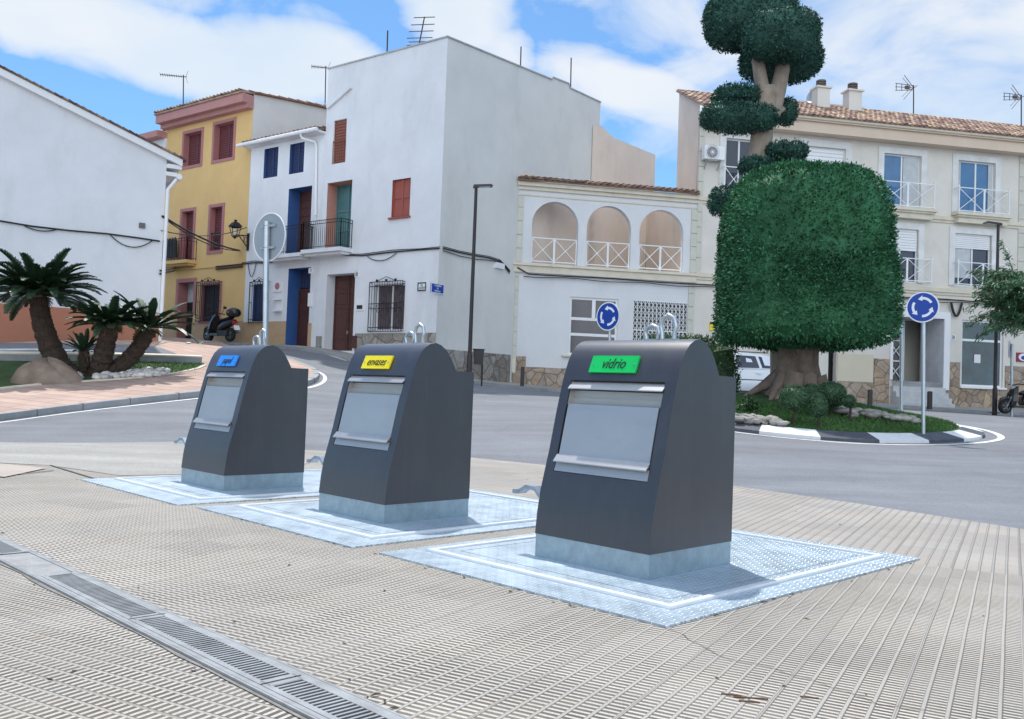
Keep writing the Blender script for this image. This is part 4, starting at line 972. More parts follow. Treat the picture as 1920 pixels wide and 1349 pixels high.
for i in range(7): u = w1[0]+(w1[1]-w1[0])*i/6; mb.bar(PB.p(u, w1[2], .01), PB.p(u, w1[2]+.85, .01), .018)
mb.bar(PB.p(w1[0], w1[2]+.85, .01), PB.p(w1[1], w1[2]+.85, .01), .03); mb.build('guard_rail', BROWN2, o)
um = w2[0]+(w2[1]-w2[0])*.5
o = glazed(PB, hb, w2, -.5, TEAL, mat('teal_glass', (.07, .19, .20), .25, var=.15), mull=(.5,), trans=(.3, .6), name='balcony_door')
bars_balcony(PB, hb, PB.px(589, 460)[0], PB.px(659, 460)[0], PB.px(625, 470)[1], PB.px(625, 418)[1], .55)
o = slats(PB, 'window', TERRA, hb, w3[0], w3[1], w3[2], w3[3], -.10, n=2, leafs=2); mb = MB(); PB.box(mb, w3[0]-.08, w3[1]+.06, w3[2]-.06, w3[2], .0, .09); mb.build('sill', TERRA, o)
dd = (dB_[0]+.5*(dB_[1]-dB_[0])*0, dB_[1], dB_[2], dB_[3])
panel_door(PB, hb, (dB_[0], dB_[1], dB_[2]-.3, dB_[3]-.02), -.42, BROWN, 2)
mb = MB(); PB.box(mb, dB_[0]-.13, dB_[0], dB_[2]-.3, dB_[3]+.13, .002, .02); PB.box(mb, dB_[1], dB_[1]+.13, dB_[2]-.3, dB_[3]+.13, .002, .02); PB.box(mb, dB_[0], dB_[1], dB_[3], dB_[3]+.13, .002, .02); mb.build('door_surround', WHITE, hb)
o = glazed(PB, hb, gB, -.2, WMET, mat('brown_curtain_glass', (.10, .075, .085), .3, var=.5, vscale=6), name='window')
gw = PB.rect(696, 529, 758, 622); grille(PB, hb, gw, .12, 13, bands=(.46, .56))
zb = PB.px(640, 628)[1]; zc = PB.px(745, 625)[1]
stone_base(PB, hb, [(uB0, dB_[0]-.13, 0, zb-.05), (dB_[1]+.13, 0.0, 0, zc)], STONEG)
stone_base(PS, hb, [(0.035, PS.px(955, 700)[0], 0, PS.px(900, 661)[1])], STONEG)
mb = MB(); r = PB.rect(668, 562, 683, 583); PB.box(mb, r[0], r[1], r[2], r[3], .0, .03); o = mb.build('letter_box', WMET, hb); mb = MB(); PB.box(mb, r[0]+.06, r[1]-.06, r[2]+.06, r[2]+.2, .031, .035); mb.build('slot', CARK, o)
mb = MB(); r = PB.rect(659, 630, 666.5, 648); PB.box(mb, r[0]+.1, r[1]+.12, r[2]-.1, r[3], .037, .06); mb.build('meter_hatch', BROWN, hb)

# ---- white house with blue openings (two storeys)
uA0 = PB.px(461, 500)[0]; zA = PB.px(535, 262)[1]
ha = thing('white_blue_window_house', 'narrow white house with blue windows, blue doorway and old tiled eave', 'house', base_of(PB, (uA0+uB0)/2))
a1 = PB.rect(495, 278, 521, 333); a2 = PB.rect(543, 269, 570, 325); a3 = PB.rect(539, 352, 582.5, 478); a4 = PB.rect(538, 503, 580, 650); a5 = PB.rect(474, 533, 503, 603)
mb = MB(); wall(mb, PB, uA0, uB0-.003, 0, zA, [opr(a1, .18, 1), opr(a2, .18, 1), opr(a3, .65, 1), opr(a4, .62, 1), opr(a5, .15, 1)]); shell(mb, PB, uA0, uB0-.003, 0, zA, 8, ztb=zA+1.4); mb.build('wall', [WHITE, BLUEP], ha)
for r in (a1, a2): slats(PB, 'window', DARKB, ha, *r, -.14, leafs=2)
slats(PB, 'balcony_door', BROWN, ha, *a3, -.6, leafs=2, n=8)
bars_balcony(PB, ha, PB.px(521, 470)[0], PB.px(583, 470)[0], PB.px(552, 480)[1], PB.px(552, 429)[1], .5)
panel_door(PB, ha, (a4[0], a4[1], a4[2]-.3, a4[2]+(a4[3]-a4[2])*.76), -.58, BROWN, 2)
mb = MB(); PB.box(mb, a4[0], a4[1], a4[2]+(a4[3]-a4[2])*.77, a4[3], -.64, -.6)
for i in range(8): u = a4[0]+(a4[1]-a4[0])*(i+.5)/8; mb.bar(PB.p(u, a4[2]+(a4[3]-a4[2])*.78, -.57), PB.p(u, a4[3]-.03, -.57), .02)
mb.build('transom_window', DARKB, ha)
slats(PB, 'window', DARKB, ha, *a5, -.1, leafs=2)
grille(PB, ha, PB.rect(471, 529, 505, 606), .1, 7, bands=())
zs = PB.px(520, 603)[1]
stone_base(PB, ha, [(uA0, a4[0], 0, zs), (a4[1], uB0-.32, 0, zs-.1)], BEIGET, .03, 'tiled_base')
gA, gB_ = PB.px(457, 264), PB.px(608, 237)
e0, e1 = PB.p(uA0-.12, zA+.02, .38), PB.p(uB0-.02, zA+.02, .38); upv = (-PB.n*1.0+Z3*.24)
tiles('tiled_roof', TILED, ha, e0, e1, upv, 8.3, .24, .42)
mb = MB(); PB.box(mb, uA0-.1, uB0-.01, zA-.10, zA-.02, .0, .34); mb.build('eave_soffit', WHITE, ha)
mb = MB(); mb.tube([PB.p(uA0-.3, zA-.03, .46), PB.p(uB0+.02, zA-.03, .46)], .075, 10); g_ = mb.build('gutter', WMET, ha, smooth=40)
x0, z0 = PB.px(581, 250); x1, z1 = PB.px(597, 268); mb = MB(); mb.tube([PB.p(x0, zA-.06, .46), PB.p(x0+.03, z1+.15, .40), PB.p(x1-.08, z1+.02, .10), PB.p(x1-.02, z1-.2, .07), PB.p(PB.px(594, 405)[0], PB.px(594, 405)[1], .07)], .05, 8); mb.tube([PB.p(PB.px(594, 405)[0], PB.px(594, 405)[1], .07), PB.p(PB.px(592, 466)[0], PB.px(592, 466)[1], .07)], .018, 6); mb.build('downpipe', WMET, ha, smooth=40)
mb = MB(); r = PB.rect(513, 530, 529, 548); PB.box(mb, r[0], r[1], r[2], r[3], 0, .03); o = mb.build('house_plaque', PAPER, ha); mb = MB(); c = PB.p((r[0]+r[1])/2, (r[2]+r[3])/2+.04, .032); mb.disc(c, PB.n, .14, .01, 20); mb.build('oval_emblem', PINK, o)
for nm, rr in (('intercom', (579, 550, 586, 575)), ('meter_cover', (518, 562, 530, 583))):
    r = PB.rect(*rr); mb = MB(); PB.box(mb, *r, 0, .05 if nm == 'intercom' else .03)
    if nm == 'meter_cover':
        for z in (r[2], r[3]): PB.box(mb, r[0]-.05, r[1], z-.03, z+.04, 0, .16)
    mb.build(nm, WMET, ha)

# ---- ochre house
uY0 = PB.px(308, 560)[0]-.4; zY = PB.px(440, 205)[1]
hy = thing('ochre_house', 'ochre yellow three storey house with rose window frames and rose eave', 'house', base_of(PB, (uY0+uA0)/2))
y1 = PB.rect(345, 249, 377.5, 310); y2 = PB.rect(402, 231, 438, 298); y3 = PB.rect(340, 397, 362, 490); y4 = PB.rect(394, 389, 416, 470); y5 = PB.rect(333, 530, 362, 640); y6 = PB.rect(378, 535, 412, 602)
mb = MB(); wall(mb, PB, uY0, uA0-.003, 0, zY, [opr(y1, .32, 1), opr(y2, .32, 1), opr(y3, .3, 1), opr(y4, .3, 1), opr(y5, .55, 1), opr(y6, .2, 1)])
mb.build('wall', [YELLOW, PINK], hy)
PG = Frame(PB.p(uA0, 0)[:2], (.6, .8)); g1 = PG.px(480, 183); g2 = PG.px(612, 186)
mb = MB(); DG = max(8, g2[0]); zr = g2[1]*1.0; wall(mb, PG, 0, DG, 0, [(0, zY+.45), (DG, zr)], [])
wY = uA0-uY0
mb.quad(PB.p(uY0, 0), PB.p(uY0, zY), PB.p(uY0, zr, -DG), PB.p(uY0, 0, -DG)); mb.quad(PB.p(uY0, 0, -DG), PB.p(uA0, 0, -DG), PB.p(uA0, zr, -DG), PB.p(uY0, zr, -DG)); mb.build('gable_wall', GREYP, hy)
for r in (y1, y2): slats(PB, 'window', MAROON, hy, *r, -.28, leafs=2); surround(PB, hy, r, .13, PINK)
for r in (y3, y4): slats(PB, 'balcony_door', MAROON, hy, *r, -.26, leafs=2); surround(PB, hy, r, .14, PINK, sill=(r is y4))
surround(PB, hy, (y5[0], y5[1], y5[2]+1.2, y5[3]), .17, PINK, sill=False, name='door_surround'); surround(PB, hy, y6, .12, PINK)
mb = MB(); PB.box(mb, y5[0], y5[1], y5[2]-.3, y5[2]+1.75, -.5, -.46)
for i in range(9): u = y5[0]+(y5[1]-y5[0])*(i+.5)/9; mb.bar(PB.p(u, y5[2], -.43), PB.p(u, y5[2]+1.7, -.43), .02)
o = mb.build('door', mat('dark_green_door', (.02, .022, .024), .5), hy); mb = MB(); PB.box(mb, y5[0], y5[1], y5[2]+1.75, y5[3], -.5, -.46); mb.build('light_panel', CURT, o)
slats(PB, 'window', mat('dark_slat', (.03, .02, .025), .6), hy, *y6, -.15, leafs=2)
grille(PB, hy, PB.rect(374, 529, 415, 603), .16, 12, bands=())
mb = MB(); r = PB.rect(396, 456, 414, 472)
for i in range(6): u = y4[0]+(y4[1]-y4[0])*(i+.5)/6; mb.bar(PB.p(u, y4[2], -.05), PB.p(u, y4[2]+.75, -.05), .02)
mb.bar(PB.p(y4[0], y4[2]+.75, -.05), PB.p(y4[1], y4[2]+.75, -.05), .04); mb.build('guard_rail', IRON, hy)
bars_balcony(PB, hy, PB.px(313, 475)[0], PB.px(368, 475)[0], PB.px(340, 492)[1], PB.px(340, 452)[1], .45, sm=YELLOW, step=.22)
mb = MB()
for i in range(5):
    u = PB.px(318+i*5, 470)[0]; z = PB.px(318, 487)[1]; mb.tube([PB.p(u, z, .25), PB.p(u+.06, z+.75, .30), PB.p(u, z+.9, .28)], [.10, .09, .02], 6)
mb.build('hanging_laundry', mat('dark_cloth', (.04, .05, .055), .9, var=.3, vscale=8), hy)
stone_base(PB, hy, [(uY0, y5[0]-.02, 0, PB.px(330, 603)[1]), (y5[1], uA0, 0, PB.px(420, 603)[1])], BEIGET, .03, 'tiled_base')
mb = MB(); z = PB.px(400, 500)[1]; PB.box(mb, uY0, uA0, z-.05, z+.04, 0, .05); mb.build('string_course', YELLOW, hy)
mb = MB(); PB.box(mb, uY0-.1, uA0+.02, zY-.02, zY+.34, 0, .55); PB.box(mb, uY0-.1, uA0+.02, zY-.20, zY-.022, 0, .30); mb.build('rose_eave', mat('rose_eave', (.45, .225, .21), .8, var=.06), hy)
tiles('tiled_roof', TILER, hy, PB.p(uY0-.15, zY+.40, .62), PB.p(uA0+.02, zY+.40, .62), (-PB.n*1.0+Z3*((zr-zY-.3)/(DG))), DG+.6, .24, .5)
mb = MB(); tp = [PG.p(0, zY+.48, .05), PG.p(DG, zr+.04, .05)]; mb.bar(tp[0], tp[1], .16, .06); mb.build('verge', TILED, hy)

# ---- white house beyond the ochre one
uW0 = uY0-9; zW = PB.px(300, 262)[1]
hw = thing('white_rear_house', 'white house beyond the ochre one with a thin rose eave, mostly behind the plain wall', 'house', base_of(PB, uY0-3))
mb = MB(); wall(mb, PB, uW0, uY0-.15, 0, zW, []); shell(mb, PB, uW0, uY0-.15, 0, zW, 8); mb.build('wall', WHITE, hw)
mb = MB(); PB.box(mb, uW0, uY0-.16, zW, zW+.28, -.2, .42); mb.build('rose_eave', MATS['rose_eave'], hw)
mb = MB(); zU = zW+1.25; 
for a, b in (((uW0, zU-.9), (uY0-.2, zU)),):
    mb.hexa([PB.p(a[0], zW, -2.2), PB.p(b[0], zW, -2.2), PB.p(b[0], zW, -7), PB.p(a[0], zW, -7), PB.p(a[0], zU, -2.2), PB.p(b[0], zU, -2.2), PB.p(b[0], zU+.2, -7), PB.p(a[0], zU+.2, -7)])
mb.build('upper_storey', WHITE, hw)
tiles('tiled_roof', TILER, hw, PB.p(uW0, zU+.05, -2.0), PB.p(uY0-.2, zU+.05, -2.0), (-PB.n+Z3*.1), 4.5, .26, .5)

# ---- plain white house on the left
hl = thing('plain_white_house', 'big plain white windowless side wall with tiled verge and orange band at its foot', 'house', base_of(PL, -2))
vl = [PL.px(0, 133), PL.px(150, 208), PL.px(306, 287)]
uL1 = PL.px(304, 480)[0]; sl_ = (vl[2][1]-vl[0][1])/(vl[2][0]-vl[0][0]); zE = vl[2][1]
def zl(u): return zE+sl_*(u-vl[2][0])
uR = vl[0][0]-3.0
mb = MB(); wall(mb, PL, uR*2-uL1, uL1, 0, [(uR*2-uL1, zE), (uR, zl(uR)), (uL1, zl(uL1))], []); mb.quad(PL.p(uL1, 0), PL.p(uL1, zl(uL1)), PL.p(uL1, zl(uL1), -9), PL.p(uL1, 0, -9)); mb.quad(PL.p(uR*2-uL1, 0), PL.p(uR*2-uL1, zE), PL.p(uR*2-uL1, zE, -9), PL.p(uR*2-uL1, 0, -9)); mb.build('wall', WHITE, hl)
mb = MB(); ov = .42
for a, b in (((uR, zl(uR)), (uL1+ov, zl(uL1+ov))), ((uR, zl(uR)), (uR*2-uL1-ov, zE-.15))):
    mb.hexa([PL.p(a[0], a[1]-.16, .0), PL.p(b[0], b[1]-.16, .0), PL.p(b[0], b[1]-.16, .16), PL.p(a[0], a[1]-.16, .16), PL.p(a[0], a[1]+.04, .0), PL.p(b[0], b[1]+.04, .0), PL.p(b[0], b[1]+.04, .16), PL.p(a[0], a[1]+.04, .16)])
    mb.quad(PL.p(a[0], a[1]+.03, .2), PL.p(b[0], b[1]+.03, .2), PL.p(b[0], b[1]+.03, -9), PL.p(a[0], a[1]+.03, -9))
mb.build('verge_board', WMET, hl)
mb = MB(); n = 44
for i in range(n):
    u = uR+(uL1+ov+.1-uR)*(i+.5)/n; w = (uL1+ov-uR)/n*.56
    mb.hexa([PL.p(u-w, zl(u-w)+.045, .22), PL.p(u+w, zl(u+w)+.045, .22), PL.p(u+w, zl(u+w)+.045, -.12), PL.p(u-w, zl(u-w)+.045, -.12), PL.p(u-w, zl(u-w)+.10+random.uniform(0, .02), .22), PL.p(u+w, zl(u+w)+.085, .22), PL.p(u+w, zl(u+w)+.085, -.12), PL.p(u-w, zl(u-w)+.10, -.12)])
mb.build('verge_tiles', TILED, hl)
mb = MB(); zz = zl(uL1)-.30; PL.box(mb, uL1, uL1+.42, zz-.1, zz+.02, -9, .10); PL.box(mb, uL1, uL1+.3, zz-.32, zz-.2, -9, .02); mb.tube([PL.p(uL1+.36, zz-.32, .10), PL.p(uL1+.36, zz-.32, -9)], .09, 8); mb.build('eave_gutter', WMET, hl)
mb = MB(); mb.tube([PL.p(uL1+.30, zz-.4, .0), PL.p(uL1+.06, zz-.75, .05), PL.p(uL1+.05, .5, .05)], .055, 8); mb.build('downpipe', WMET, hl, smooth=40)
zo = PL.px(60, 580)[1]; mb = MB(); PL.box(mb, uR*2-uL1, uL1, 0, zo, .002, .03); PL.box(mb, uR*2-uL1, uL1, zo, zo+.10, .002, .035); o = mb.build('orange_band', ORANGE, hl)
mb = MB(); c = PL.px(267, 425); PL.box(mb, c[0]-.1, c[0]+.07, c[1]-.05, c[1]+.1, .0, .05); mb.build('broken_bracket', JOINT, hl)

# ================================================================== PORCH HOUSE
hp = thing('arcade_house', 'low cream house with three railed arches, tiled coping, wide window and lattice grille', 'house', base_of(PF, 4))
uP1 = PF.px(1302, 560)[0]; 
zCt = (PF.px(965, 341)[1]+PF.px(1298, 366)[1])/2       # underside of the tiles
zSt = (PF.px(980, 493)[1]+PF.px(1285, 513)[1])/2       # string course top
ar = []
for x0, x1, yt, yb in ((996.5, 1083.5, 378, 490), (1099.5, 1182.5, 387, 497), (1198.5, 1281, 394, 504)):
    u0, u1 = PF.px(x0, 450)[0], PF.px(x1, 455)[0]; ar.append([u0, u1, zSt, PF.px((x0+x1)/2, yt)[1]])
zat = sum(a[3] for a in ar)/3
wG = PF.rect(1067, 559, 1158, 668); wL = PF.rect(1187, 566, 1288, 660)
wL = (wL[0], wL[1], wL[2]-.35, wL[3])
mb = MB(); wall(mb, PF, 0, uP1, 0, zCt, [(a[0], a[1], zSt+.02, zat, True, .28) for a in ar]+[opr(wG, .12), opr(wL, .22)])
mb.quad(PF.p(0, 0), PF.p(0, zCt), PF.p(0, zCt, -.3), PF.p(0, 0, -.3))
for a, b in ((-.3, 0),):      # rear face of the arcade
    wall(mb, Frame(PF.p(0, 0, -.28)[:2], PF.e[:2]), 0, uP1, zSt-.3, zCt, [(q[0], q[1], zSt+.02, zat, True, .0) for q in ar])
mb.build('wall', [mat('porch_white', (.70, .705, .72), .85, var=.04, vscale=1, bump=.2, bscale=30, stain=((.5, .5, .5), .35, .6, 3))], hp)
mb = MB(); PF.box(mb, 0, uP1, zSt-.3, zSt-.02, -6.0, -.3); mb.build('terrace_floor', CONC, hp)
mb = MB(); PF.box(mb, -2.5, uP1+.0, zSt-.3, zCt+.75, -6.4, -6.0); mb.quad(PF.p(uP1-.001, zSt, -.3), PF.p(uP1-.001, zCt+.3, -.3), PF.p(uP1-.001, zCt+.75, -6), PF.p(uP1-.001, zSt, -6)); mb.build('terrace_back_wall', PEACH, hp)
uj = PS.px(965, 460)[0]; mb = MB(); q0, q1 = PS.px(990, 460)[0], PS.px(1110, 460)[0]
PS.box(mb, uj+.35, uPe+.5, zSt-.2, zCt+.45, .003, .03); mb.build('terrace_side_render', PEACH, hp)
c = Frame(PF.p(0, 0, -5.99)[:2], PF.e[:2]); r_ = c.rect(1069, 408, 1083, 462); slats(c, 'terrace_window', mat('brown_shutter', (.25, .13, .09), .6), hp, r_[0], r_[1]+.3, r_[2], r_[3], .05, leafs=1)
mb = MB(); x_, z_ = c.px(1209, 440); mb.tube([c.p(x_, zSt, .08), c.p(x_, zCt-.9, .08)], .05, 6); mb.build('terrace_downpipe', CREAMT, hp)
mb = MB(); PF.box(mb, -.05, uP1+.02, zCt-.16, zCt, .002, .16); PF.box(mb, -.02, uP1+.02, zCt-.30, zCt-.162, .002, .07); PF.box(mb, -.02, uP1+.02, zCt-.52, zCt-.46, .002, .03); mb.build('cornice', CREAMT, hp)
mb = MB(); PF.box(mb, -.12, uP1+.02, zSt-.10, zSt, .002, .17); PF.box(mb, -.08, uP1+.02, zSt-.36, zSt-.102, .002, .10); mb.build('string_course', CREAMT, hp)
tiles('tiled_coping', TILED, hp, PF.p(-.05, zCt+.05, .28), PF.p(uP1, zCt+.05, .28), (-PF.n+Z3*.30), 1.0, .235, .45)
def quoins(fr, parent, u0, u1, z0, z1, h=.52, d=.045, alt=.0):
    mb = MB(); z = z0; k = 0
    while z < z1-.1:
        fr.box(mb, u0, u1-(alt if k % 2 else 0), z+.012, min(z+h, z1)-.012, .002, d); z += h; k += 1
    return mb.build('quoins', QUOIN, parent)
uq = PF.px(981, 420)[0]; uq2 = PF.px(1296, 440)[0]
quoins(PF, hp, .0, uq-.02, zSt+.02, zCt-.55); quoins(PF, hp, uq2-.02, uP1, zSt+.02, zCt-.55)
quoins(PF, hp, .0, uq-.10, PF.px(960, 700)[1], zSt-.4); quoins(PF, hp, uq2-.05, uP1-.05, PF.px(1290, 700)[1], zSt-.4)
for a in ar: cross_balcony(PF, hp, a[0]+.02, a[1]-.02, zSt+.05, zSt+1.0, .0, 2, slab=False, sides=False, d0=-.06)
o = glazed(PF, hp, wG, -.08, WMET, mat('dark_shop_glass', (.05, .045, .055), .12, var=.3, vscale=1.2, spec=.8), mull=(), trans=(.36, .63), fw=.09, name='window')
mb = MB(); PF.box(mb, (wG[0]+wG[1])/2-.07, (wG[0]+wG[1])/2+.07, wG[2]+(wG[3]-wG[2])*.64, wG[3]-.08, -.1, -.05); mb.build('mullion', WMET, o)
mb = MB(); PF.box(mb, wG[0]-.25, wG[1]+.1, wG[2]-.07, wG[2], 0, .12); mb.build('sill', CREAMT, hp)
mb = MB(); u0, u1, z0, z1 = wL; PF.box(mb, u0, u1, z0, z1, -.22, -.2); o = mb.build('window', mat('dark_interior_glass', (.03, .03, .035), .15, var=.4), hp)
mb = MB(); n = 14
for i in range(n+1): u = u0+(u1-u0)*i/n; mb.bar(PF.p(u, z0, -.02), PF.p(u, z1, -.02), .028)
for zk in np.arange(z0+.05, z1-.1, .42):
    for i in range(n):
        ua, ub = u0+(u1-u0)*i/n, u0+(u1-u0)*(i+1)/n
        for s_ in (0, 1): mb.bar(PF.p(ua if s_ else ub, zk, 0), PF.p(ub if s_ else ua, zk+.21, 0), .016); mb.bar(PF.p(ub if s_ else ua, zk+.21, 0), PF.p(ua if s_ else ub, zk+.42, 0), .016)
for z in (z0, z1, z0+(z1-z0)*.5): mb.bar(PF.p(u0, z, -.01), PF.p(u1, z, -.01), .035)
mb.build('lattice_grille', WMET, o)
stone_base(PF, hp, [(.0, PF.px(985, 690)[0], 0, PF.px(970, 668)[1]), (PF.px(985, 690)[0]+.003, uP1, 0, PF.px(1030, 690)[1])], STONE)
mb = MB(); u = PF.px(967, 585)[0]
r = PF.rect(960, 673, 966, 697); PF.box(mb, r[0], r[1], r[2], r[3], .036, .05); mb.build('meter_hatch', CREAMT, hp)

# ================================================================== APARTMENT BLOCK
hq = thing('apartment_block', 'long cream three storey apartment block with tiled roof and white crossed balcony rails', 'apartment building', base_of(PF, 16))
uQ0 = PF.px(1318, 300)[0]-.1; uQ1 = 34
uQ0 = uP1+.003
zQ = (PF.px(1500, 250, .5)[1]+PF.px(1900, 281, .5)[1])/2      # underside of the eave band
W_ = {'a': PF.rect(1360, 266, 1411, 356), 'b': PF.rect(1508, 281, 1584, 380), 'c': PF.rect(1656, 290, 1726, 392), 'd': PF.rect(1795, 300, 1865, 402),
      'e': PF.rect(1655, 431, 1721, 530), 'f': PF.rect(1789, 438, 1858, 537), 'h': PF.rect(1508, 424, 1584, 520)}
z3b = (W_['c'][2]+W_['d'][2])/2; z3t = (W_['c'][3]+W_['d'][3]+W_['b'][3])/3; z2b = (W_['e'][2]+W_['f'][2])/2; z2t = (W_['e'][3]+W_['f'][3])/2
for k in 'abcd': r = W_[k]; W_[k] = (r[0], r[1], z3b, z3t)
for k in 'efh': r = W_[k]; W_[k] = (r[0], r[1], z2b, z2t)
rD = PF.rect(1673, 596, 1768, 716); rS = PF.rect(1803, 602, 1881, 726); rK = PF.rect(1553, 640, 1568, 722)
uR1 = uQ1
mb = MB(); wall(mb, PF, uQ0, uQ1, 0, zQ, [opr(W_[k], .18) for k in 'abcdefh']+[opr(rD, 1.5, 1), opr(rS, .15), opr(rK, .3)])
shell(mb, PF, uQ0, uQ1, 0, zQ, 2.3, ztb=zQ); mb.build('wall', [CREAM, mat('doorway_white', (.70, .70, .72), .8)], hq)
GD = 2.3; RS = (PF.px(1680, 213, -GD)[1]-(zQ+.58))/(GD+.7); print('RS', RS); mb = MB()
mb.quad(PF.p(uQ0-.012, zSt, -.3), PF.p(uQ0-.012, zQ+.58+.6*RS, -.0), PF.p(uQ0-.012, zQ+.52+(GD+.7)*RS, -GD), PF.p(uQ0-.012, zSt, -GD)); mb.build('gable_render', PEACH, hq)
mb = MB(); PF.box(mb, uQ0-.02, uQ1, zQ, zQ+.42, -.1, .50); PF.box(mb, uQ0-.02, uQ1, zQ+.423, zQ+.52, -.1, .60); mb.build('eave_band', EAVEM, hq)
mb = MB(); mb.tube([PF.p(uQ0-.02, zQ+.54, .62), PF.p(uQ1, zQ+.54, .62)], .07, 8); mb.build('gutter', CREAMT, hq)
tiles('tiled_roof', TILER, hq, PF.p(uQ0-.15, zQ+.58, .70), PF.p(uQ1, zQ+.58, .70), (-PF.n+Z3*RS), math.hypot(3.0, 3.0*RS), .225, .42)
mb = MB(); zr2 = zQ+.58+RS*3.0; PF.box(mb, PF.px(1500, 205)[0], PF.px(1680, 215)[0], zr2-.4, zr2+.12, -2.6, -2.3); mb.build('ridge_parapet', CREAMT, hq)
for k, r in W_.items():
    if k == 'b' or k == 'h':
        o = slats(PF, 'window', WMET, hq, *r, -.1, n=14, leafs=1); surround(PF, hq, r, .28, CREAM if 0 else mat('window_moulding', (.72, .72, .70), .8), d=.05, sill=False)
    else:
        gm = GLASSB if k in 'cd' else GLASS
        o = glazed(PF, hq, r, -.12, WMET, gm, mull=(.52,), fw=.055, name='window'); surround(PF, hq, r, .26, mat('window_moulding', (.72, .72, .70), .8), d=.05, sill=False)
        w = r[1]-r[0]; mb = MB()
        for a, b, za in {'a': (), 'c': ((.56, .97, .02),), 'd': ((.02, .12, .02), (.86, .97, .02)), 'e': ((.05, .5, .02),), 'f': ((.05, .48, .35),)}[k]:
            n = 6
            for i in range(n): ua = r[0]+w*(a+(b-a)*i/n); ub = r[0]+w*(a+(b-a)*(i+1)/n); mb.hexa([PF.p(ua, r[2]+za, -.095+.01*(i % 2)), PF.p(ub, r[2]+za, -.085-.01*(i % 2)), PF.p(ub, r[2]+za, -.11), PF.p(ua, r[2]+za, -.11), PF.p(ua, r[3]-.06, -.095+.01*(i % 2)), PF.p(ub, r[3]-.06, -.085-.01*(i % 2)), PF.p(ub, r[3]-.06, -.11), PF.p(ua, r[3]-.06, -.11)])
        if mb.v: mb.build('curtain', CURT, o)
        if k in 'ef':
            mb = MB(); zt = r[3]-(.62 if k == 'f' else .9)
            for i in range(8): za = zt+(r[3]-zt)*i/8; PF.box(mb, r[0]+.03, r[1]-.03, za+.01, za+(r[3]-zt)/8, -.08, -.05)
            mb.build('roller_shutter', WMET, o)
for k, x0, x1 in (('a', 1350, 1420), ('c', 1641, 1743), ('d', 1787, 1882)): cross_balcony(PF, hq, PF.px(x0, 370)[0], PF.px(x1, 370)[0], z3b-.02, z3b+1.0, .35)
for k, x0, x1 in (('e', 1645, 1739), ('f', 1787, 1880), ('h', 1498, 1594)): cross_balcony(PF, hq, PF.px(x0, 510)[0], PF.px(x1, 510)[0], z2b-.02, z2b+.95, .30, slab=False)
mb = MB()
for z in (z3b-.28, z2b-.25): PF.box(mb, uQ0, uQ1, z-.07, z+.09, .002, .10); PF.box(mb, uQ0, uQ1, z-.18, z-.072, .002, .05)
PF.box(mb, uQ0, uQ1, z2b-.62, z2b-.55, .002, .04)
mb.build('string_course', CREAMT, hq)
q_ = quoins(PF, hq, uQ0, PF.px(1320, 350)[0]-.05, zSt+.05, zQ, .6); quoins(PF, hq, PF.px(1911, 300)[0], PF.px(1935, 300)[0], z2b, zQ, .6)
z1s = PF.px(1560, 681)[1]; zst = PF.px(1620, 718)[1]; zsu = PF.px(1800, 680)[1]
uk0, uk1 = PF.px(1638, 690)[0], rD[0]-.12
stone_base(PF, hq, [(PF.px(1569, 735)[0], uk0, 0, zst), (uk0+.002, uk1, 0, PF.px(1650, 673)[1]), (rD[1]+.1, rS[0]-.08, 0, zsu), (rS[0]-.08, rS[1]+.1, 0, rS[2]-.07), (rS[1]+.1, uQ1, 0, zsu-.05), (uQ0, PF.px(1550, 720)[0], 0, zst)], STONE)
mb = MB(); r = PF.rect(1569, 664, 1636, 716); PF.box(mb, *r, .002, .05); mb.build('cream_panel', mat('cream_panel', (.66, .60, .46), .8, var=.03), hq)
panel_door(PF, hq, rK, -.28, IRON, 1)
mb = MB(); w = .10; u0, u1, z0, z1 = rD; PF.box(mb, u1, u1+.28, z0-.3, z1+.28, .002, .07); PF.box(mb, u0-.12, u0, z1-2.6, z1+.28, .002, .07); PF.box(mb, u0, u1, z1, z1+.28, .002, .07); mb.build('door_surround', WMET, hq)
zst0 = z0-.0; mb = MB(); u_m = u0+(u1-u0)*.62; PF.box(mb, u0, u_m, zst0, z1, -1.48, -1.42); o = mb.build('entrance_door', mat('dark_door_glass', (.04, .04, .055), .15), hq)
mb = MB(); n = 3
for i in range(3): u = u0+(u_m-u0)*i/2; mb.bar(PF.p(u, zst0, -1.38), PF.p(u, z1, -1.38), .07)
hh = (z1-zst0)/3
for j in range(4): mb.bar(PF.p(u0, zst0+hh*j, -1.38), PF.p(u_m, zst0+hh*j, -1.38), .06)
for j in range(3):
    for i in range(2):
        ua, ub = u0+(u_m-u0)*i/2, u0+(u_m-u0)*(i+1)/2; mb.bar(PF.p(ua, zst0+hh*j, -1.38), PF.p(ub, zst0+hh*(j+1), -1.38), .04); mb.bar(PF.p(ub, zst0+hh*j, -1.38), PF.p(ua, zst0+hh*(j+1), -1.38), .04)
mb.build('door_grille', WMET, o)
mb = MB(); PF.box(mb, u0-.02, u1+.02, z0-.25, z0-.0, -1.5, .0)
gz0 = min(tz(*PF.p(u0, 0, 1)[:2]), z0-.6); ns = 4
for i in range(ns): PF.box(mb, u0-.05, u1+.02, gz0-.3, z0-(z0-gz0)*(i+1)/(ns+1), .002+.20*i, .20*(i+1))
PF.box(mb, u0-.05, u1+.02, gz0-.3, z0-.001, -.4, .0)
mb.build('steps', mat('marble_steps', (.52, .53, .54), .5, var=.15, vscale=3), hq)
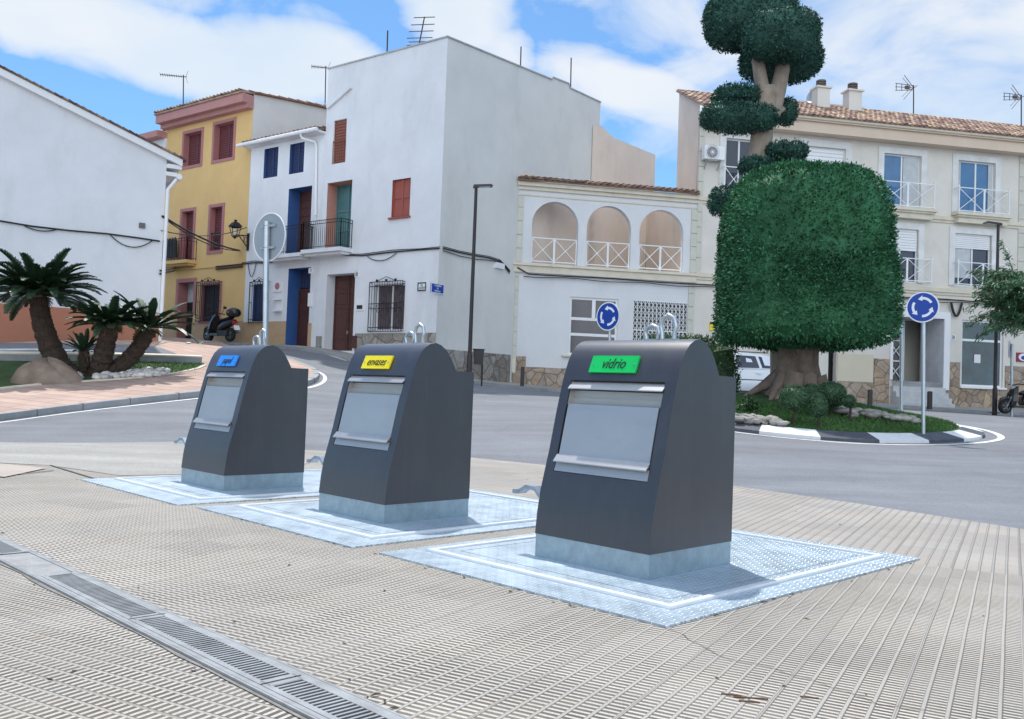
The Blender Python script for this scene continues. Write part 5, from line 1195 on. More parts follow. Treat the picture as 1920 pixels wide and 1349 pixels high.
o = glazed(PF, hq, rS, -.1, WMET, SHOPG, mull=(), trans=(.70,), fw=.08, name='shop_window'); mb = MB(); PF.box(mb, rS[0]-.1, rS[1]+.12, rS[2]-.08, rS[2], .0, .12); mb.build('sill', WMET, o)
mb = MB(); r = PF.rect(1829, 665, 1841, 681); PF.box(mb, r[0], r[1], r[2], r[3], -.09, -.085); mb.build('notice_paper', PAPER, o)
r = PF.rect(1781, 628, 1792, 638); mb = MB(); PF.box(mb, *r, .002, .02); o = mb.build('number_plate', PAPER, hq); text_mesh('lettering', '28', .2, INK, o, PF.p((r[0]+r[1])/2, (r[2]+r[3])/2, .024), PF.e, Z3, sx=.8)
o = hq; r = PF.rect(1905, 662, 1935, 679); mb = MB(); PF.box(mb, *r, .002, .05); sg = mb.build('shop_sign', mat('red_board', (.28, .02, .06), .5), hq)
mb = MB(); cc = PF.p(r[0]+.32, (r[2]+r[3])/2, .055); mb.disc(cc, PF.n, .16, .01, 20, sx=1.5); mb.build('oval_emblem', WMET, sg); mb = MB(); mb.disc(cc+PF.n*.012-Z3*.02, PF.n, .08, .01, 16, sx=1.6); mb.build('blue_mark', SIGNB, sg)
# chimneys: parts of the block
for x0, x1, yt, yb, yc in ((1533, 1556, 165, 206, 148), (1592, 1616, 171, 212, 154)):
    fr2 = Frame(PF.p(0, 0, -1.4)[:2], PF.e[:2]); r = fr2.rect(x0, yt, x1, yb); mb = MB(); fr2.box(mb, r[0], r[1], r[2]-.6, r[3], -.5, 0); fr2.box(mb, r[0]-.07, r[1]+.07, r[3], r[3]+.07, -.57, .07); ch = mb.build('chimney', CREAM, hq)
    mb = MB(); zt = fr2.px((x0+x1)/2, yc)[1]; cc = fr2.p((r[0]+r[1])/2, 0, -.25)
    for i in range(4): z = r[3]+.07+(zt-r[3]-.07)*i/4; mb.lathe([(.10, z), (.21, z+.01), (.21, z+.05), (.12, z+.07)], cc, 14)
    mb.lathe([(.0, zt), (.20, zt), (.20, zt-.03), (.1, zt-.04)], cc, 14); mb.lathe([(.13, r[3]+.07), (.13, zt)], cc, 12); mb.build('chimney_cowl', mat('dark_cowl', (.14, .11, .10), .6), ch)

# ================================================================== THINGS FIXED TO OR STANDING BY THE HOUSES
mb = MB(); r = PS.rect(807, 532, 831.5, 551); PS.box(mb, r[0], r[1], r[2], r[3], .003, .03)
sg = tag(mb.build('street_sign', SIGNB, loc=PS.p((r[0]+r[1])/2, r[2], .02)), 'blue street name sign with white capitals on the side of the white corner house', 'street sign')
mb = MB()
for a, b, c, d in ((r[0], r[1], r[2], r[2]+.025), (r[0], r[1], r[3]-.025, r[3]), (r[0], r[0]+.025, r[2]+.025, r[3]-.025), (r[1]-.025, r[1], r[2]+.025, r[3]-.025)): PS.box(mb, a, b, c, d, .031, .036)
mb.build('border', SIGNW, sg); hgt = r[3]-r[2]
for i, (tx, f) in enumerate((('C. COMUNION', .76), ('DE', .5), ('PORTILLA', .23))): text_mesh('lettering', tx, hgt*.24, SIGNW, sg, PS.p((r[0]+r[1])/2, r[2]+hgt*f, .034), PS.e, Z3, depth=.003, sx=.62 if i == 0 else .8)
mb = MB(); r = PB.rect(784, 530, 800, 546); PB.box(mb, *r, .003, .03)
sg = tag(mb.build('wall_plaque', PAPER, loc=PB.p((r[0]+r[1])/2, r[2], .02)), 'small square white plaque with dark border beside the corner of the tall white house', 'plaque')
mb = MB()
for a, b, c, d in ((r[0], r[1], r[2], r[2]+.04), (r[0], r[1], r[3]-.04, r[3]), (r[0], r[0]+.04, r[2]+.04, r[3]-.04), (r[1]-.04, r[1], r[2]+.04, r[3]-.04)): PB.box(mb, a, b, c, d, .031, .036)
mb.build('border', INK, sg); text_mesh('lettering', 'EL', .12, INK, sg, PB.p((r[0]+r[1])/2, r[2]+(r[3]-r[2])*.66, .033), PB.e, Z3); text_mesh('lettering', 'CARRER', .10, INK, sg, PB.p((r[0]+r[1])/2, r[2]+(r[3]-r[2])*.34, .033), PB.e, Z3)
for px, py, tx, lb in ((583.5, 508, '11', 'small house number eleven beside the blue doorway'), (670, 515, '12', 'small house number twelve beside the brown double door')):
    r = PB.rect(px-3, py-5, px+3, py+5); mb = MB(); PB.box(mb, r[0]-.04, r[1]+.04, r[2], r[3], .003, .02); o = tag(mb.build('house_number', PAPER, loc=PB.p(r[0], r[2], 0)), lb, 'number plate'); text_mesh('lettering', tx, .16, INK, o, PB.p((r[0]+r[1])/2, (r[2]+r[3])/2, .023), PB.e, Z3, sx=.8)
mb = MB(); r = PF.rect(1330, 604, 1341.5, 620); PF.box(mb, *r, .003, .05); o = tag(mb.build('yellow_sign', SYEL, loc=PF.p(r[0], r[2], 0)), 'small black and yellow sign on the cream wall left of the big clipped tree', 'sign'); mb = MB(); PF.box(mb, r[0], r[1], r[3]-.1, r[3], .052, .058); mb.build('black_band', INK, o)

# wall lantern
c = PB.px(466, 455); lan = thing('wall_lantern', 'black four sided street lantern on a scrolled bracket at the edge of the ochre wall', 'street lantern', PB.p(c[0], c[1], 0))
Lp = PB.p(PB.px(441, 450, .9)[0], PB.px(441, 450, .9)[1], .9)
bz = PB.px(466, 452)[1]; B0 = PB.p(c[0], bz, .02); lx = PB.px(441, 430, .75); LB = PB.p(lx[0], lx[1], .75)
mb = MB(); mb.obox(PB.p(c[0], bz-.05, .03), PB.e, PB.n, Z3, .05, .03, .35); A1 = Vector((LB.x, LB.y, bz+.12)); mb.bar(B0+Z3*.2, A1, .04); mb.bar(B0-Z3*.30, B0+(A1-B0)*.75+Z3*.05, .03)
for k in (.2, .42): q = B0+(A1-B0)*k+Z3*.0; mb.tube([q+(A1-B0).normalized()*(.11*math.cos(t))+Z3*(.10*math.sin(t)) for t in np.linspace(0, 6.28, 12)], .012, 5, cap=False)
mb.build('bracket', IRON, lan)
zb_, zt_ = PB.px(441, 452, .75)[1], PB.px(441, 412, .75)[1]; H = zt_-zb_
mb = MB(); LC = Vector((LB.x, LB.y, 0))
mb.tube([LC+Z3*(bz+.1), LC+Z3*(zb_+H*.12)], .03, 8)
w0, w1_ = .10*H/1.0, .26*H/1.0; za, zc_ = zb_+H*.22, zb_+H*.64
for i in range(4):
    a = math.pi/4+i*math.pi/2; b = a+math.pi/2; f = lambda a, w, z: LC+Vector((math.cos(a)*w, math.sin(a)*w, z))
    mb.bar(f(a, w0*1.6, za), f(a, w1_*1.1, zc_), .022); mb.bar(f(a, w0*1.6, za), f(b, w0*1.6, za), .022); mb.bar(f(a, w1_*1.1, zc_), f(b, w1_*1.1, zc_), .03); mb.bar(f(a, w0*1.6, za), LC+Z3*(zb_+H*.10), .018)
mb.build('cage', IRON, lan)
mb = MB(); mb.lathe([(w1_*1.3, zc_+.01), (w1_*1.15, zc_+.07), (w1_*.7, zc_+H*.2), (w1_*.25, zc_+H*.26), (w1_*.25, zc_+H*.31), (w1_*.38, zc_+H*.33), (0, zc_+H*.36)], LC, 4); mb.build('hood', IRON, lan)
mb = MB(); mb.lathe([(.03, za+.05), (.06, za+.12), (.07, za+.22), (.03, za+.30)], LC, 10); mb.build('bulb', mat('frosted_bulb', (.75, .75, .72), .3), lan)

# air conditioner
r = PF.rect(1319, 275, 1357, 300, .3); a_ = thing('air_conditioner', 'white wall mounted air conditioning unit with round fan grille left of the cloud pruned tree', 'air conditioner', PF.p((r[0]+r[1])/2, r[2], .3))
mb = MB(); PF.box(mb, r[0], r[1], r[2], r[3], .12, .42); mb.build('casing', WMET, a_); cc = PF.p(r[0]+(r[1]-r[0])*.38, (r[2]+r[3])/2, .425)
mb = MB(); mb.disc(cc, PF.n, (r[3]-r[2])*.42, .012, 24); mb.build('fan_opening', mat('fan_dark', (.12, .12, .12), .6), a_)
mb = MB()
for k in range(8): t = k*math.pi/8; v = PF.e*math.cos(t)+Z3*math.sin(t); R_ = (r[3]-r[2])*.41; mb.bar(cc+PF.n*.012-v*R_, cc+PF.n*.012+v*R_, .010)
for R_ in (.1, .2, .28): mb.tube([cc+PF.n*.014+PF.e*(R_*math.cos(t))+Z3*(R_*math.sin(t)) for t in np.linspace(0, 6.283, 17)], .007, 4, cap=False)
mb.build('fan_grille', CHROME, a_)
mb = MB()
for u in (r[0]+.15, r[1]-.15): mb.bar(PF.p(u, r[2]-.01, .02), PF.p(u, r[2]-.01, .42), .04); mb.bar(PF.p(u, r[2]-.35, .02), PF.p(u, r[2]-.02, .36), .03)
mb.build('bracket', GALV, a_)

# cables along the facades
def sag(a, b, s, n=10): a, b = Vector(a), Vector(b); return [a+(b-a)*(i/n)-Z3*(4*s*(i/n)*(1-i/n)) for i in range(n+1)]
def cable(pts, r, lb, extra=()):
    r *= .72; mb = MB(); mb.tube(pts, r, 6)
    for e in extra: mb.tube(e, r*.6, 5)
    return tag(mb.build('cable', CABLE, loc=tuple(pts[0]), smooth=True), lb, 'cable', 'electric cables on the facades')
def fpx(fr, x, y, d=.05): u, z = fr.px(x, y); return fr.p(u, z, d)
pts = [fpx(PB, x, y) for x, y in ((455, 496), (480, 493), (500, 494), (540, 488), (585, 483), (640, 479), (680, 480), (740, 473), (790, 469), (826, 466.5))]
cable(pts, .035, 'black cable bundle running under the balconies of the white houses', [[p+Z3*(.05+.02*math.sin(i*2.1)) for i, p in enumerate(pts)], sag(fpx(PB, 467, 494), fpx(PB, 482, 494), .55), sag(fpx(PB, 690, 481), fpx(PB, 745, 475), .22)])
pts = [fpx(PS, x, y) for x, y in ((829, 466), (860, 474), (890, 480), (915, 484), (935, 490), (945, 500), (954, 510))]
cable(pts, .035, 'cable bundle sagging round the side of the white corner house towards the arcade', [[p+Z3*.05 for p in pts], [p-Z3*(.08+.05*math.sin(i)) for i, p in enumerate(pts)]])
mb = MB(); u, z = PS.px(934, 499); PS.box(mb, u-.25, u+.25, z-.1, z+.1, 0, .12); tag(mb.build('junction_box', WMET, loc=PS.p(u, z, 0)), 'white cable junction box on the side of the corner house by the arcade', 'junction box')
zc = zSt-.42
cable([PF.p(.05, zc+.22, .13)]+[PF.p(u, zc-.015*math.sin(u*1.3)-.0*u, .13) for u in np.linspace(.5, 33, 40)], .035, 'thick black cable bundle under the string course of the arcade and apartment block', [[PF.p(u, zc-.09-.03*math.sin(u*2.2), .12) for u in np.linspace(.3, 33, 60)]])
mb = MB(); A_c = PF.px(1785, 562); B_c = PF.px(1798, 575); s_ = sag(PF.p(PF.px(1780, 562)[0], zc-.1, .12), PF.p(PF.px(1800, 562)[0], zc-.1, .12), .55, 12); mb.tube(s_, .05, 6); tag(mb.build('cable_loop', CABLE, loc=tuple(s_[0])), 'hanging loop of black cable over the apartment block shop window', 'cable loop')
pts = [fpx(PL, x, y) for x, y in ((-60, 408), (0, 415), (60, 425), (130, 433), (200, 439), (260, 447), (299, 453))]
cable(pts, .035, 'dark cable crossing the plain white wall behind the cycads', [sag(fpx(PL, 40, 421), fpx(PL, 110, 430), .12), sag(fpx(PL, 205, 440), fpx(PL, 285, 452), .28)])
cable(sag(fpx(PL, 304, 406), fpx(PB, 450, 470), .15), .045, 'thick cable slanting across the ochre house front', [sag(fpx(PL, 304, 408), fpx(PB, 452, 471), .25)])
cable(sag(fpx(PL, 302, 433), fpx(PB, 464, 427), .25), .022, 'thin cable stretched level across the ochre house behind the lantern')
mb = MB()
for x0, x1, y0, y1 in ((407, 457, 501, 496), (301, 330, 506, 504)):
    a, b = fpx(PB, x0, y0, .06), fpx(PB, x1, y1, .06)
    if x0 < 310: a = fpx(PL, 300, 508, .06)
    for k in (0, .1): mb.bar(a-Z3*k, b-Z3*k, .05)
tag(mb.build('cable', CABLE, loc=tuple(a)), 'short black cable bundles clipped under the ochre house balconies', 'cable')

# antennas and roof rods
def antenna(base, top, hd, kind, lb, rot=0, L_=1.1):
    t = thing('tv_antenna', lb, 'antenna', base, 'television antennas on the roofs'); base = Vector(base); top = Vector(top)
    mb = MB(); mb.tube([base-Z3*.25, top], .025, 6); mb.build('mast', DKPOST, t)
    d = Vector((math.cos(rot), math.sin(rot), .02)); s = Vector((-d.y, d.x, 0)); mb = MB()
    if kind == 'yagi':
        h = top-Z3*.08; mb.bar(h+d*.15, h-d*L_, .03)
        for i in range(11): q = h-d*(L_*i/10); w = .16+.01*i; mb.bar(q-s*w, q+s*w, .012); mb.bar(q-Z3*.05, q+Z3*.05, .014)
        for k in (-1, 1):
            mb.bar(h+d*.1, h+d*.2+Z3*.28*k, .014)
    elif kind == 'ladder':
        ax = (top-base).normalized()
        for k, w in ((.98, .95), (.72, 1.05), (.48, 1.1), (.24, 1.15), (.10, .9), (-.02, 1.0)): q = base+(top-base)*k; mb.bar(q-d*w*.42, q+d*w*.42, .026)
    else:
        h = top-Z3*.12
        for k in (-1, 0, 1): mb.bar(h-Z3*.10*k, h-d*L_+Z3*(-.10*k*1.6), .022)
        for i in range(3): q = h-d*(L_*(.35+.3*i)); mb.bar(q-Z3*.16, q+Z3*.16, .022)
        mb.obox(h-d*.3, d, s, Z3, .1, .03, .07)
        for k in (-1, 1): mb.bar(h+d*.0, h-d*.45+Z3*.55*k, .02); mb.bar(h-d*.12, h-d*.52+Z3*.42*k, .015); mb.bar(h-s*.3*k, h+d*.02, .02)
    mb.build('antenna_head', mat('antenna_metal', (.10, .07, .06), .5, .3), t); return t
def pt(x, y, D): return Vector(cpt(x, y, D))
antenna(pt(344, 203, 41.5), pt(344, 141, 41.5), 0, 'yagi', 'yagi antenna on a tall mast above the ochre house roof', rot=.25, L_=1.0)
antenna(pt(610, 184, 40), pt(611, 124, 40), 0, 'yagi', 'small yagi antenna left of the tall white house parapet', rot=.2, L_=.62)
antenna(pt(784, 84, 33), pt(796, 32, 33), 0, 'ladder', 'ladder shaped antenna leaning on top of the tall white corner house', rot=-.12, L_=1)
antenna(pt(1713, 216, 40), pt(1713, 160, 40), 0, 'log', 'panel antenna on the apartment roof right of the two chimneys', rot=.1, L_=.85)
antenna(pt(1915, 236, 40), pt(1915, 178, 40), 0, 'log', 'panel antenna at the far right end of the apartment roof', rot=.1, L_=.85)
for x0, y0, x1, y1, D, lb in ((726, 99, 727, 58, 33, 'thin dark rod on the front parapet of the tall white house'), (976, 130, 977, 88, 35.5, 'thin dark rod halfway along the side parapet of the tall white house'), (1070, 170, 1071, 109, 37.5, 'thin dark rod at the step in the side parapet of the tall white house')):
    mb = MB(); mb.tube([pt(x0, y0, D)-Z3*.3, pt(x1, y1, D)], .028, 6); tag(mb.build('roof_rod', DKPOST, loc=tuple(pt(x0, y0, D))), lb, 'rod', 'rods on the parapet')
c = pt(1527, 183, 38.6); mb = MB(); mb.lathe([(0, .0), (.12, .015), (.24, .06), (.32, .13), (.31, .13), (.2, .06), (0, .02)], (0, 0, 0), 18)
rotm = Matrix.Rotation(math.radians(75), 3, 'X') @ Matrix.Rotation(0, 3, 'Z'); rz = Matrix.Rotation(math.radians(-55), 3, 'Z')
mb.v = [tuple(c+rz @ (rotm @ Vector(v))) for v in mb.v]; mb.bar(c+Vector((.1, .1, 0)), c+Vector((.25, .15, -.5)), .04); tag(mb.build('satellite_dish', GREYM, loc=tuple(c)), 'round grey satellite dish beside the left chimney of the apartment block', 'satellite dish')

# ---- lamp posts
def lamp(px, pyb, pyt, D, lb, hx, g):
    b = cpt(px, pyb, D); z0 = tz(b[0], b[1])+.08; top = cpt(px, pyt, D)[2]; t = thing('lamp_post', lb, 'lamp post', (b[0], b[1], z0), 'slim street lamp posts'); B = Vector((b[0], b[1], z0)); T = Vector((b[0], b[1], top))
    mb = MB(); mb.tube([B-Z3*.1, B+Z3*.9, B+Z3*.92, T], [.085, .085, .065, .05], 12); mb.lathe([(.18, .0), (.18, .03), (.09, .035)], B, 12); mb.build('pole', DKPOST, t, smooth=30)
    mb = MB(); d = Vector((math.cos(hx), math.sin(hx), .12)); s = Vector((-d.y, d.x, 0)).normalized(); u = d.cross(s)
    if u.z < 0: u = -u
    c0 = T+Z3*.06+d*.18; mb.hexa([c0-d*.28-s*.12-u*.03, c0+d*.34-s*.15-u*.03, c0+d*.34+s*.15-u*.03, c0-d*.28+s*.12-u*.03, c0-d*.26-s*.10+u*.05, c0+d*.30-s*.13+u*.03, c0+d*.30+s*.13+u*.03, c0-d*.26+s*.10+u*.05]); h = mb.build('lamp_head', DKPOST, t)
    mb = MB(); mb.obox(c0+d*.08-u*.034, d.normalized(), s, u.normalized(), .18, .09, .004); mb.build('lens', mat('lamp_lens', (.6, .62, .62), .2), h); return t
lamp(879, 712, 353, 28.6, 'slim dark lamp post with flat head in front of the tall white corner house', .15, 0)
lamp(1865, 766, 424, 33.2, 'slim dark lamp post with flat head before the apartment shop window', .15+math.pi*.97, 0)

# ---- road signs
def arrows(mb, c, n, R_, x, y, mi=0):
    for k in range(3):
        a0 = math.radians(28+120*k); N_ = 10; sw = math.radians(64)      # anticlockwise on the face
        def q(r, t): return c+x*(r*math.cos(t))+y*(r*math.sin(t))
        for i in range(N_): t0, t1 = a0+sw*i/N_, a0+sw*(i+1)/N_; mb.quad(q(R_*.50, t0), q(R_*.66, t0), q(R_*.66, t1), q(R_*.50, t1), mi)
        te = a0+sw; mb.add([q(R_*.40, te), q(R_*.77, te), q(R_*.585, te+.48)], [(0, 1, 2)], mi)
def rsign(px, pyc, rad, D, pyb, yaw, lb, facing=True, pr=.036, toff=0):
    b = cpt(px, pyb, D); C_ = Vector(cpt(px+toff, pyc, D)); z0 = isl_z(b[0], b[1]) if (Vector(b[:2])-ISL).length < ISR-.5 else tz(b[0], b[1])+.1
    t = thing('roundabout_sign' if facing else 'road_sign', lb, 'road sign', (b[0], b[1], z0), 'blue roundabout signs' if facing else None); B = Vector((b[0], b[1], z0))
    n = Vector((math.sin(yaw), -math.cos(yaw), 0)); x = Vector((math.cos(yaw), math.sin(yaw), 0))
    mb = MB(); mb.tube([B-Z3*.1, Vector((C_.x, C_.y, C_.z+rad*(.5 if facing else .62)))], pr, 12); mb.build('pole', GALV, t, smooth=30)
    f = C_+n*(pr+.03); mb = MB(); mb.disc(f, n, rad, .02, 40, 0); d = mb.build('sign_disc', SIGNW if facing else GREYM, t)
    if facing:
        mb = MB(); mb.disc(f+n*.0125, n, rad*.92, .004, 40); mb.build('blue_face', SIGNB, d); mb = MB(); arrows(mb, f+n*.016, n, rad, x, Z3); mb.build('white_arrows', SIGNW, d)
    else:
        mb = MB(); mb.tube([f+x*(rad*.985*math.cos(a))+Z3*(rad*.985*math.sin(a))-n*.012 for a in np.linspace(0, 6.2832, 41)], .014, 6, cap=False); mb.build('rim', WMET, d)
    for k in (-.45, .45):
        mb = MB(); mb.obox(C_+n*(pr*.5+.008)+Z3*rad*k-n*.03*0, x, n, Z3, rad*.42, .010, .022); mb.tube([C_+Z3*rad*k+x*(pr+.008)*math.cos(a)+n*(pr+.008)*math.sin(a) for a in np.linspace(0, 6.2832, 13)], .008, 5, cap=False)
        mb.build('clamp', GALV, d)
    return t
rsign(1731, 577, .300, 17.6, 808, -.72, 'blue round sign with three white arrows on the right of the planted roundabout', toff=0, pyb=808) if False else None
def rs(px_c, py_c, r_px, px_b, py_b, D, yaw, lb, facing=True, pr=.036):
    C_ = Vector(cpt(px_c, py_c, D)); rad = r_px*D/FPX
    return rsign(px_c, py_c, rad, D, py_b, yaw, lb, facing, pr)
rs(1731.5, 577, 29, 1722, 806, 17.35, -.62, 'blue round sign with three white arrows standing on the roundabout lawn at the right')
rs(1143, 594, 27, 1148, 760, 24, -.75, 'blue round sign with three white arrows in front of the arcade house window')
rs(499, 444, 46, 500, 700, 17.5, -.62+math.pi, 'grey back of a round road sign on a galvanised pole behind the farthest bin', False, .058)
rs(1897, 655, 16, 1896, 768, 33, 1.0+math.pi, 'grey back of a small round sign beside the scooter at the right', False, .05)
b = cpt(1690, 772, 24); s2_ = rs(1690, 612, 11, 1690, 775, 23.0, 1.35+math.pi, 'grey round sign seen nearly edge on behind the roundabout tree', False, .045)

# ---- bollards, litter bin
def bollard(px, pyb, pyt, D, lb):
    b = cpt(px, pyb, D); z0 = tz(b[0], b[1])+.09; h = cpt(px, pyt, D)[2]-z0; mb = MB(); mb.box(b[0]-.07, b[1]-.07, z0-.05, b[0]+.07, b[1]+.07, z0+h-.02); mb.box(b[0]-.055, b[1]-.055, z0+h-.02, b[0]+.055, b[1]+.055, z0+h); o = mb.build('bollard', DKPOST, loc=(b[0], b[1], z0))
    return tag(o, lb, 'bollard', 'dark square bollards along the kerb')
bollard(979, 721, 688, 32, 'dark square bollard by the stone base of the arcade house'); bollard(1631, 757, 731, 34, 'dark square bollard left of the apartment steps'); bollard(1743, 761, 734, 34, 'dark square bollard right of the apartment steps')
b = cpt(896, 712, 29.3); z0 = tz(b[0], b[1]); t = thing('litter_bin', 'dark metal litter bin hanging on a post beside the lamp post', 'litter bin', (b[0], b[1], z0)); zt = cpt(896, 656, 29.3)[2]
mb = MB(); mb.prism([(-.18, zt-.02), (.17, zt), (.14, zt-.48), (-.14, zt-.48)], (b[0], b[1]-.14, 0), Vector((1, 0, 0)), Z3, Vector((0, .28, 0))); mb.build('bin_box', DKPOST, t)
mb = MB(); mb.tube([(b[0]+.12, b[1]+.17, z0-.1), (b[0]+.12, b[1]+.17, zt-.1)], .03, 8); mb.build('post', DKPOST, t)
mb = MB(); mb.box(b[0]-.2, b[1]-.17, zt-.005, b[0]+.19, b[1]+.17, zt+.02); mb.build('lid', IRON, t)

# ================================================================== VEHICLES
def wheel(mb_t, mb_r, c, ax, r, w):
    c = Vector(c); ax = ax.normalized(); x = ax.cross(Z3).normalized(); n = 24
    def ring(rr, o): return [c+ax*o+(x*math.cos(2*math.pi*k/n)+Z3*math.sin(2*math.pi*k/n))*rr for k in range(n)]
    R_ = [ring(r*.64, -w/2), ring(r*.96, -w/2), ring(r, -w*.3), ring(r, w*.3), ring(r*.96, w/2), ring(r*.64, w/2)]
    for a, b_ in zip(R_[:-1], R_[1:]):
        for k in range(n): mb_t.quad(a[k], a[(k+1) % n], b_[(k+1) % n], b_[k])
    for k in range(5):
        t = 2*math.pi*k/5+.3; d = x*math.cos(t)+Z3*math.sin(t)
        for s in (-1, 1): mb_r.bar(c+ax*(w*.38*s)+d*r*.08, c+ax*(w*.42*s)+d*r*.66, r*.17, r*.06, up=ax)
    for s in (-1, 1): mb_r.disc(c+ax*(w*.40*s), ax, r*.15, .02, 10)
    mb_r.tube([p+ax*w*.38 for p in ring(r*.63, 0)]+[ring(r*.63, 0)[0]+ax*w*.38], .018, 5, cap=False)
    mb_r.tube([p-ax*w*.38 for p in ring(r*.63, 0)]+[ring(r*.63, 0)[0]-ax*w*.38], .018, 5, cap=False)
def suv(px, D, yaw):
    r = ray(px, 700); x0, y0 = r.x*D, D; z0 = tz(x0, y0)+.02; t = thing('parked_suv', 'white SUV parked behind the big clipped tree and the hedge', 'car', (x0, y0, z0))
    X = Vector((math.cos(yaw), math.sin(yaw), 0)); Y = Vector((-X.y, X.x, 0)); O = Vector((x0, y0, z0)); Q = lambda a, b, c: O+X*a+Y*b+Z3*c      # a forward (left in view): front at -a
    # stations along the length: (x, halfwidth, zlow, zbelt) and roof outline
    st = [(-2.30, .62, .45, .72), (-2.22, .80, .28, .86), (-1.9, .88, .26, .98), (-1.0, .90, .25, 1.06), (0, .91, .25, 1.08), (1.0, .91, .25, 1.10), (1.75, .90, .27, 1.12), (2.10, .85, .32, 1.12), (2.20, .76, .42, 1.02)]
    mb = MB(); secs = []
    for x, w, zl_, zb_ in st:
        secs.append([Q(x, -w*.85, zl_), Q(x, -w, zl_+.12), Q(x, -w*1.02, (zl_+zb_)/2), Q(x, -w*.96, zb_), Q(x, -w*.5, zb_+.05), Q(x, w*.5, zb_+.05), Q(x, w*.96, zb_), Q(x, w*1.02, (zl_+zb_)/2), Q(x, w, zl_+.12), Q(x, w*.85, zl_)])
    for a, b_ in zip(secs[:-1], secs[1:]):
        for k in range(9): mb.quad(a[k], a[k+1], b_[k+1], b_[k])
        mb.quad(a[9], a[0], b_[0], b_[9])
    mb.add(secs[0], [tuple(range(10))]); mb.add(secs[-1], [tuple(range(10))]); body = mb.build('body', CARW, t, smooth=50)
    cab = [(-1.05, .84, 1.08), (-.35, .70, 1.58), (.35, .68, 1.66), (1.2, .67, 1.62), (1.80, .64, 1.50), (2.12, .76, 1.10)]
    mb = MB(); g_ = MB()
    low = [(-1.05, .86, 1.07), (-.35, .88, 1.09), (.35, .885, 1.10), (1.2, .88, 1.115), (1.80, .86, 1.12), (2.12, .80, 1.10)]
    for (xa, wa, za), (xb, wb, zb_), (la, lwa, lza), (lb_, lwb, lzb) in zip(cab[:-1], cab[1:], low[:-1], low[1:]):
        mb.quad(Q(xa, -wa, za), Q(xb, -wb, zb_), Q(xb, wb, zb_), Q(xa, wa, za))
        for s in (-1, 1): mb.quad(Q(xa, s*wa, za), Q(xb, s*wb, zb_), Q(lb_, s*lwb, lzb), Q(la, s*lwa, lza))
    mb.build('cabin', CARW, t, smooth=30)
    def sidewin(xa, xb, ta, tb, ba, bb, s):
        def P_(x, f):
            w = float(np.interp(x, [c[0] for c in cab], [c[1] for c in cab])); z = float(np.interp(x, [c[0] for c in cab], [c[2] for c in cab])); lw = float(np.interp(x, [c[0] for c in low], [c[1] for c in low])); lz = float(np.interp(x, [c[0] for c in low], [c[2] for c in low])); return Q(x, s*(lw+(w-lw)*f+.008), lz+(z-lz)*f)
        w = MB(); w.quad(P_(ba, .06), P_(bb, .06), P_(tb, .84), P_(ta, .84)); w.build('side_window', GLASS, t)
    for s in (-1, 1): sidewin(0, 0, -.25, .22, -.75, .22, s); sidewin(0, 0, .30, .98, .30, 1.08, s); sidewin(0, 0, 1.08, 1.50, 1.18, 1.75, s)
    w = MB(); w.quad(Q(-1.0, -.78, 1.13), Q(-1.0, .78, 1.13), Q(-.42, .66, 1.55), Q(-.42, -.66, 1.55)); w.v = [tuple(Vector(v)-X*.02+Z3*.01) for v in w.v]; w.build('windscreen', GLASS, t)
    w = MB(); w.quad(Q(2.08, -.70, 1.16), Q(2.08, .70, 1.16), Q(1.85, .60, 1.46), Q(1.85, -.60, 1.46)); w.v = [tuple(Vector(v)+X*.03+Z3*.01) for v in w.v]; w.build('rear_window', GLASS, t)
    for sx in (-1.42, 1.36):
        for s in (-1, 1):
            a, b_ = MB(), MB(); wheel(a, b_, Q(sx, s*.82, .34), Y, .34, .22); o = a.build('wheel', BLACKR, t, smooth=30); b_.build('rim', CHROME, o)
            a = MB(); n = 14; a.add([Q(sx+.43*math.cos(math.pi*k/n), s*.925, .33+.43*math.sin(math.pi*k/n)) for k in range(n+1)]+[Q(sx+.36*math.cos(math.pi*k/n), s*.928, .33+.36*math.sin(math.pi*k/n)) for k in range(n+1)], [(k, k+1, n+2+k, n+1+k) for k in range(n)]); a.add([Q(sx+.36*math.cos(math.pi*k/n), s*.926, .30+.38*math.sin(math.pi*k/n)) for k in range(n+1)], [tuple(range(n+1))]); a.build('wheel_arch', CARK, t)
    a = MB()
    for s in (-1, 1): a.hexa([Q(x, s*w, z) for z in (.24, .36) for x, w in ((-.95, .86), (.9, .86), (.9, .935), (-.95, .935))]); a.hexa([Q(x, s*w, z) for z in (.72, .75) for x, w in ((-1.0, .9), (1.9, .88), (1.9, .925), (-1.0, .935))])
    a.build('sill_trim', CARK, t)
    for s in (-1, 1):
        a = MB(); a.hexa([Q(x, s*w, z) for z in (.88, 1.06) for x, w in ((2.02, .66), (2.19, .62), (2.12, .86), (1.86, .89))]); a.build('tail_light', REDL, t)
        a = MB(); a.hexa([Q(x, s*w, z) for z in (.74, .86) for x, w in ((-2.27, .5), (-2.0, .5), (-2.0, .86), (-2.24, .74))]); a.build('headlight', CHROME, t)
        a = MB(); a.bar(Q(-.2, s*.55, 1.70), Q(1.5, s*.55, 1.68), .03); a.build('roof_rail', CARK, t)
        for xx in (.0, .95):
            a = MB(); a.hexa([Q(x, s*w, z) for z in (.95, .98) for x, w in ((xx, .90), (xx+.2, .90), (xx+.2, .945), (xx, .945))]); a.build('door_handle', CARW, t)
        a = MB(); a.obox(Q(-.62, s*.98, 1.16), X, Y, Z3, .07, .09, .06); a.build('wing_mirror', CARW, t)
    a = MB(); a.hexa([Q(x, y, z) for z in (.26, .55) for x, y in ((2.05, -.8), (2.24, -.7), (2.24, .7), (2.05, .8))]); a.build('rear_bumper', CARK, t)
    return t
suv(1350, 31.5, math.radians(6))
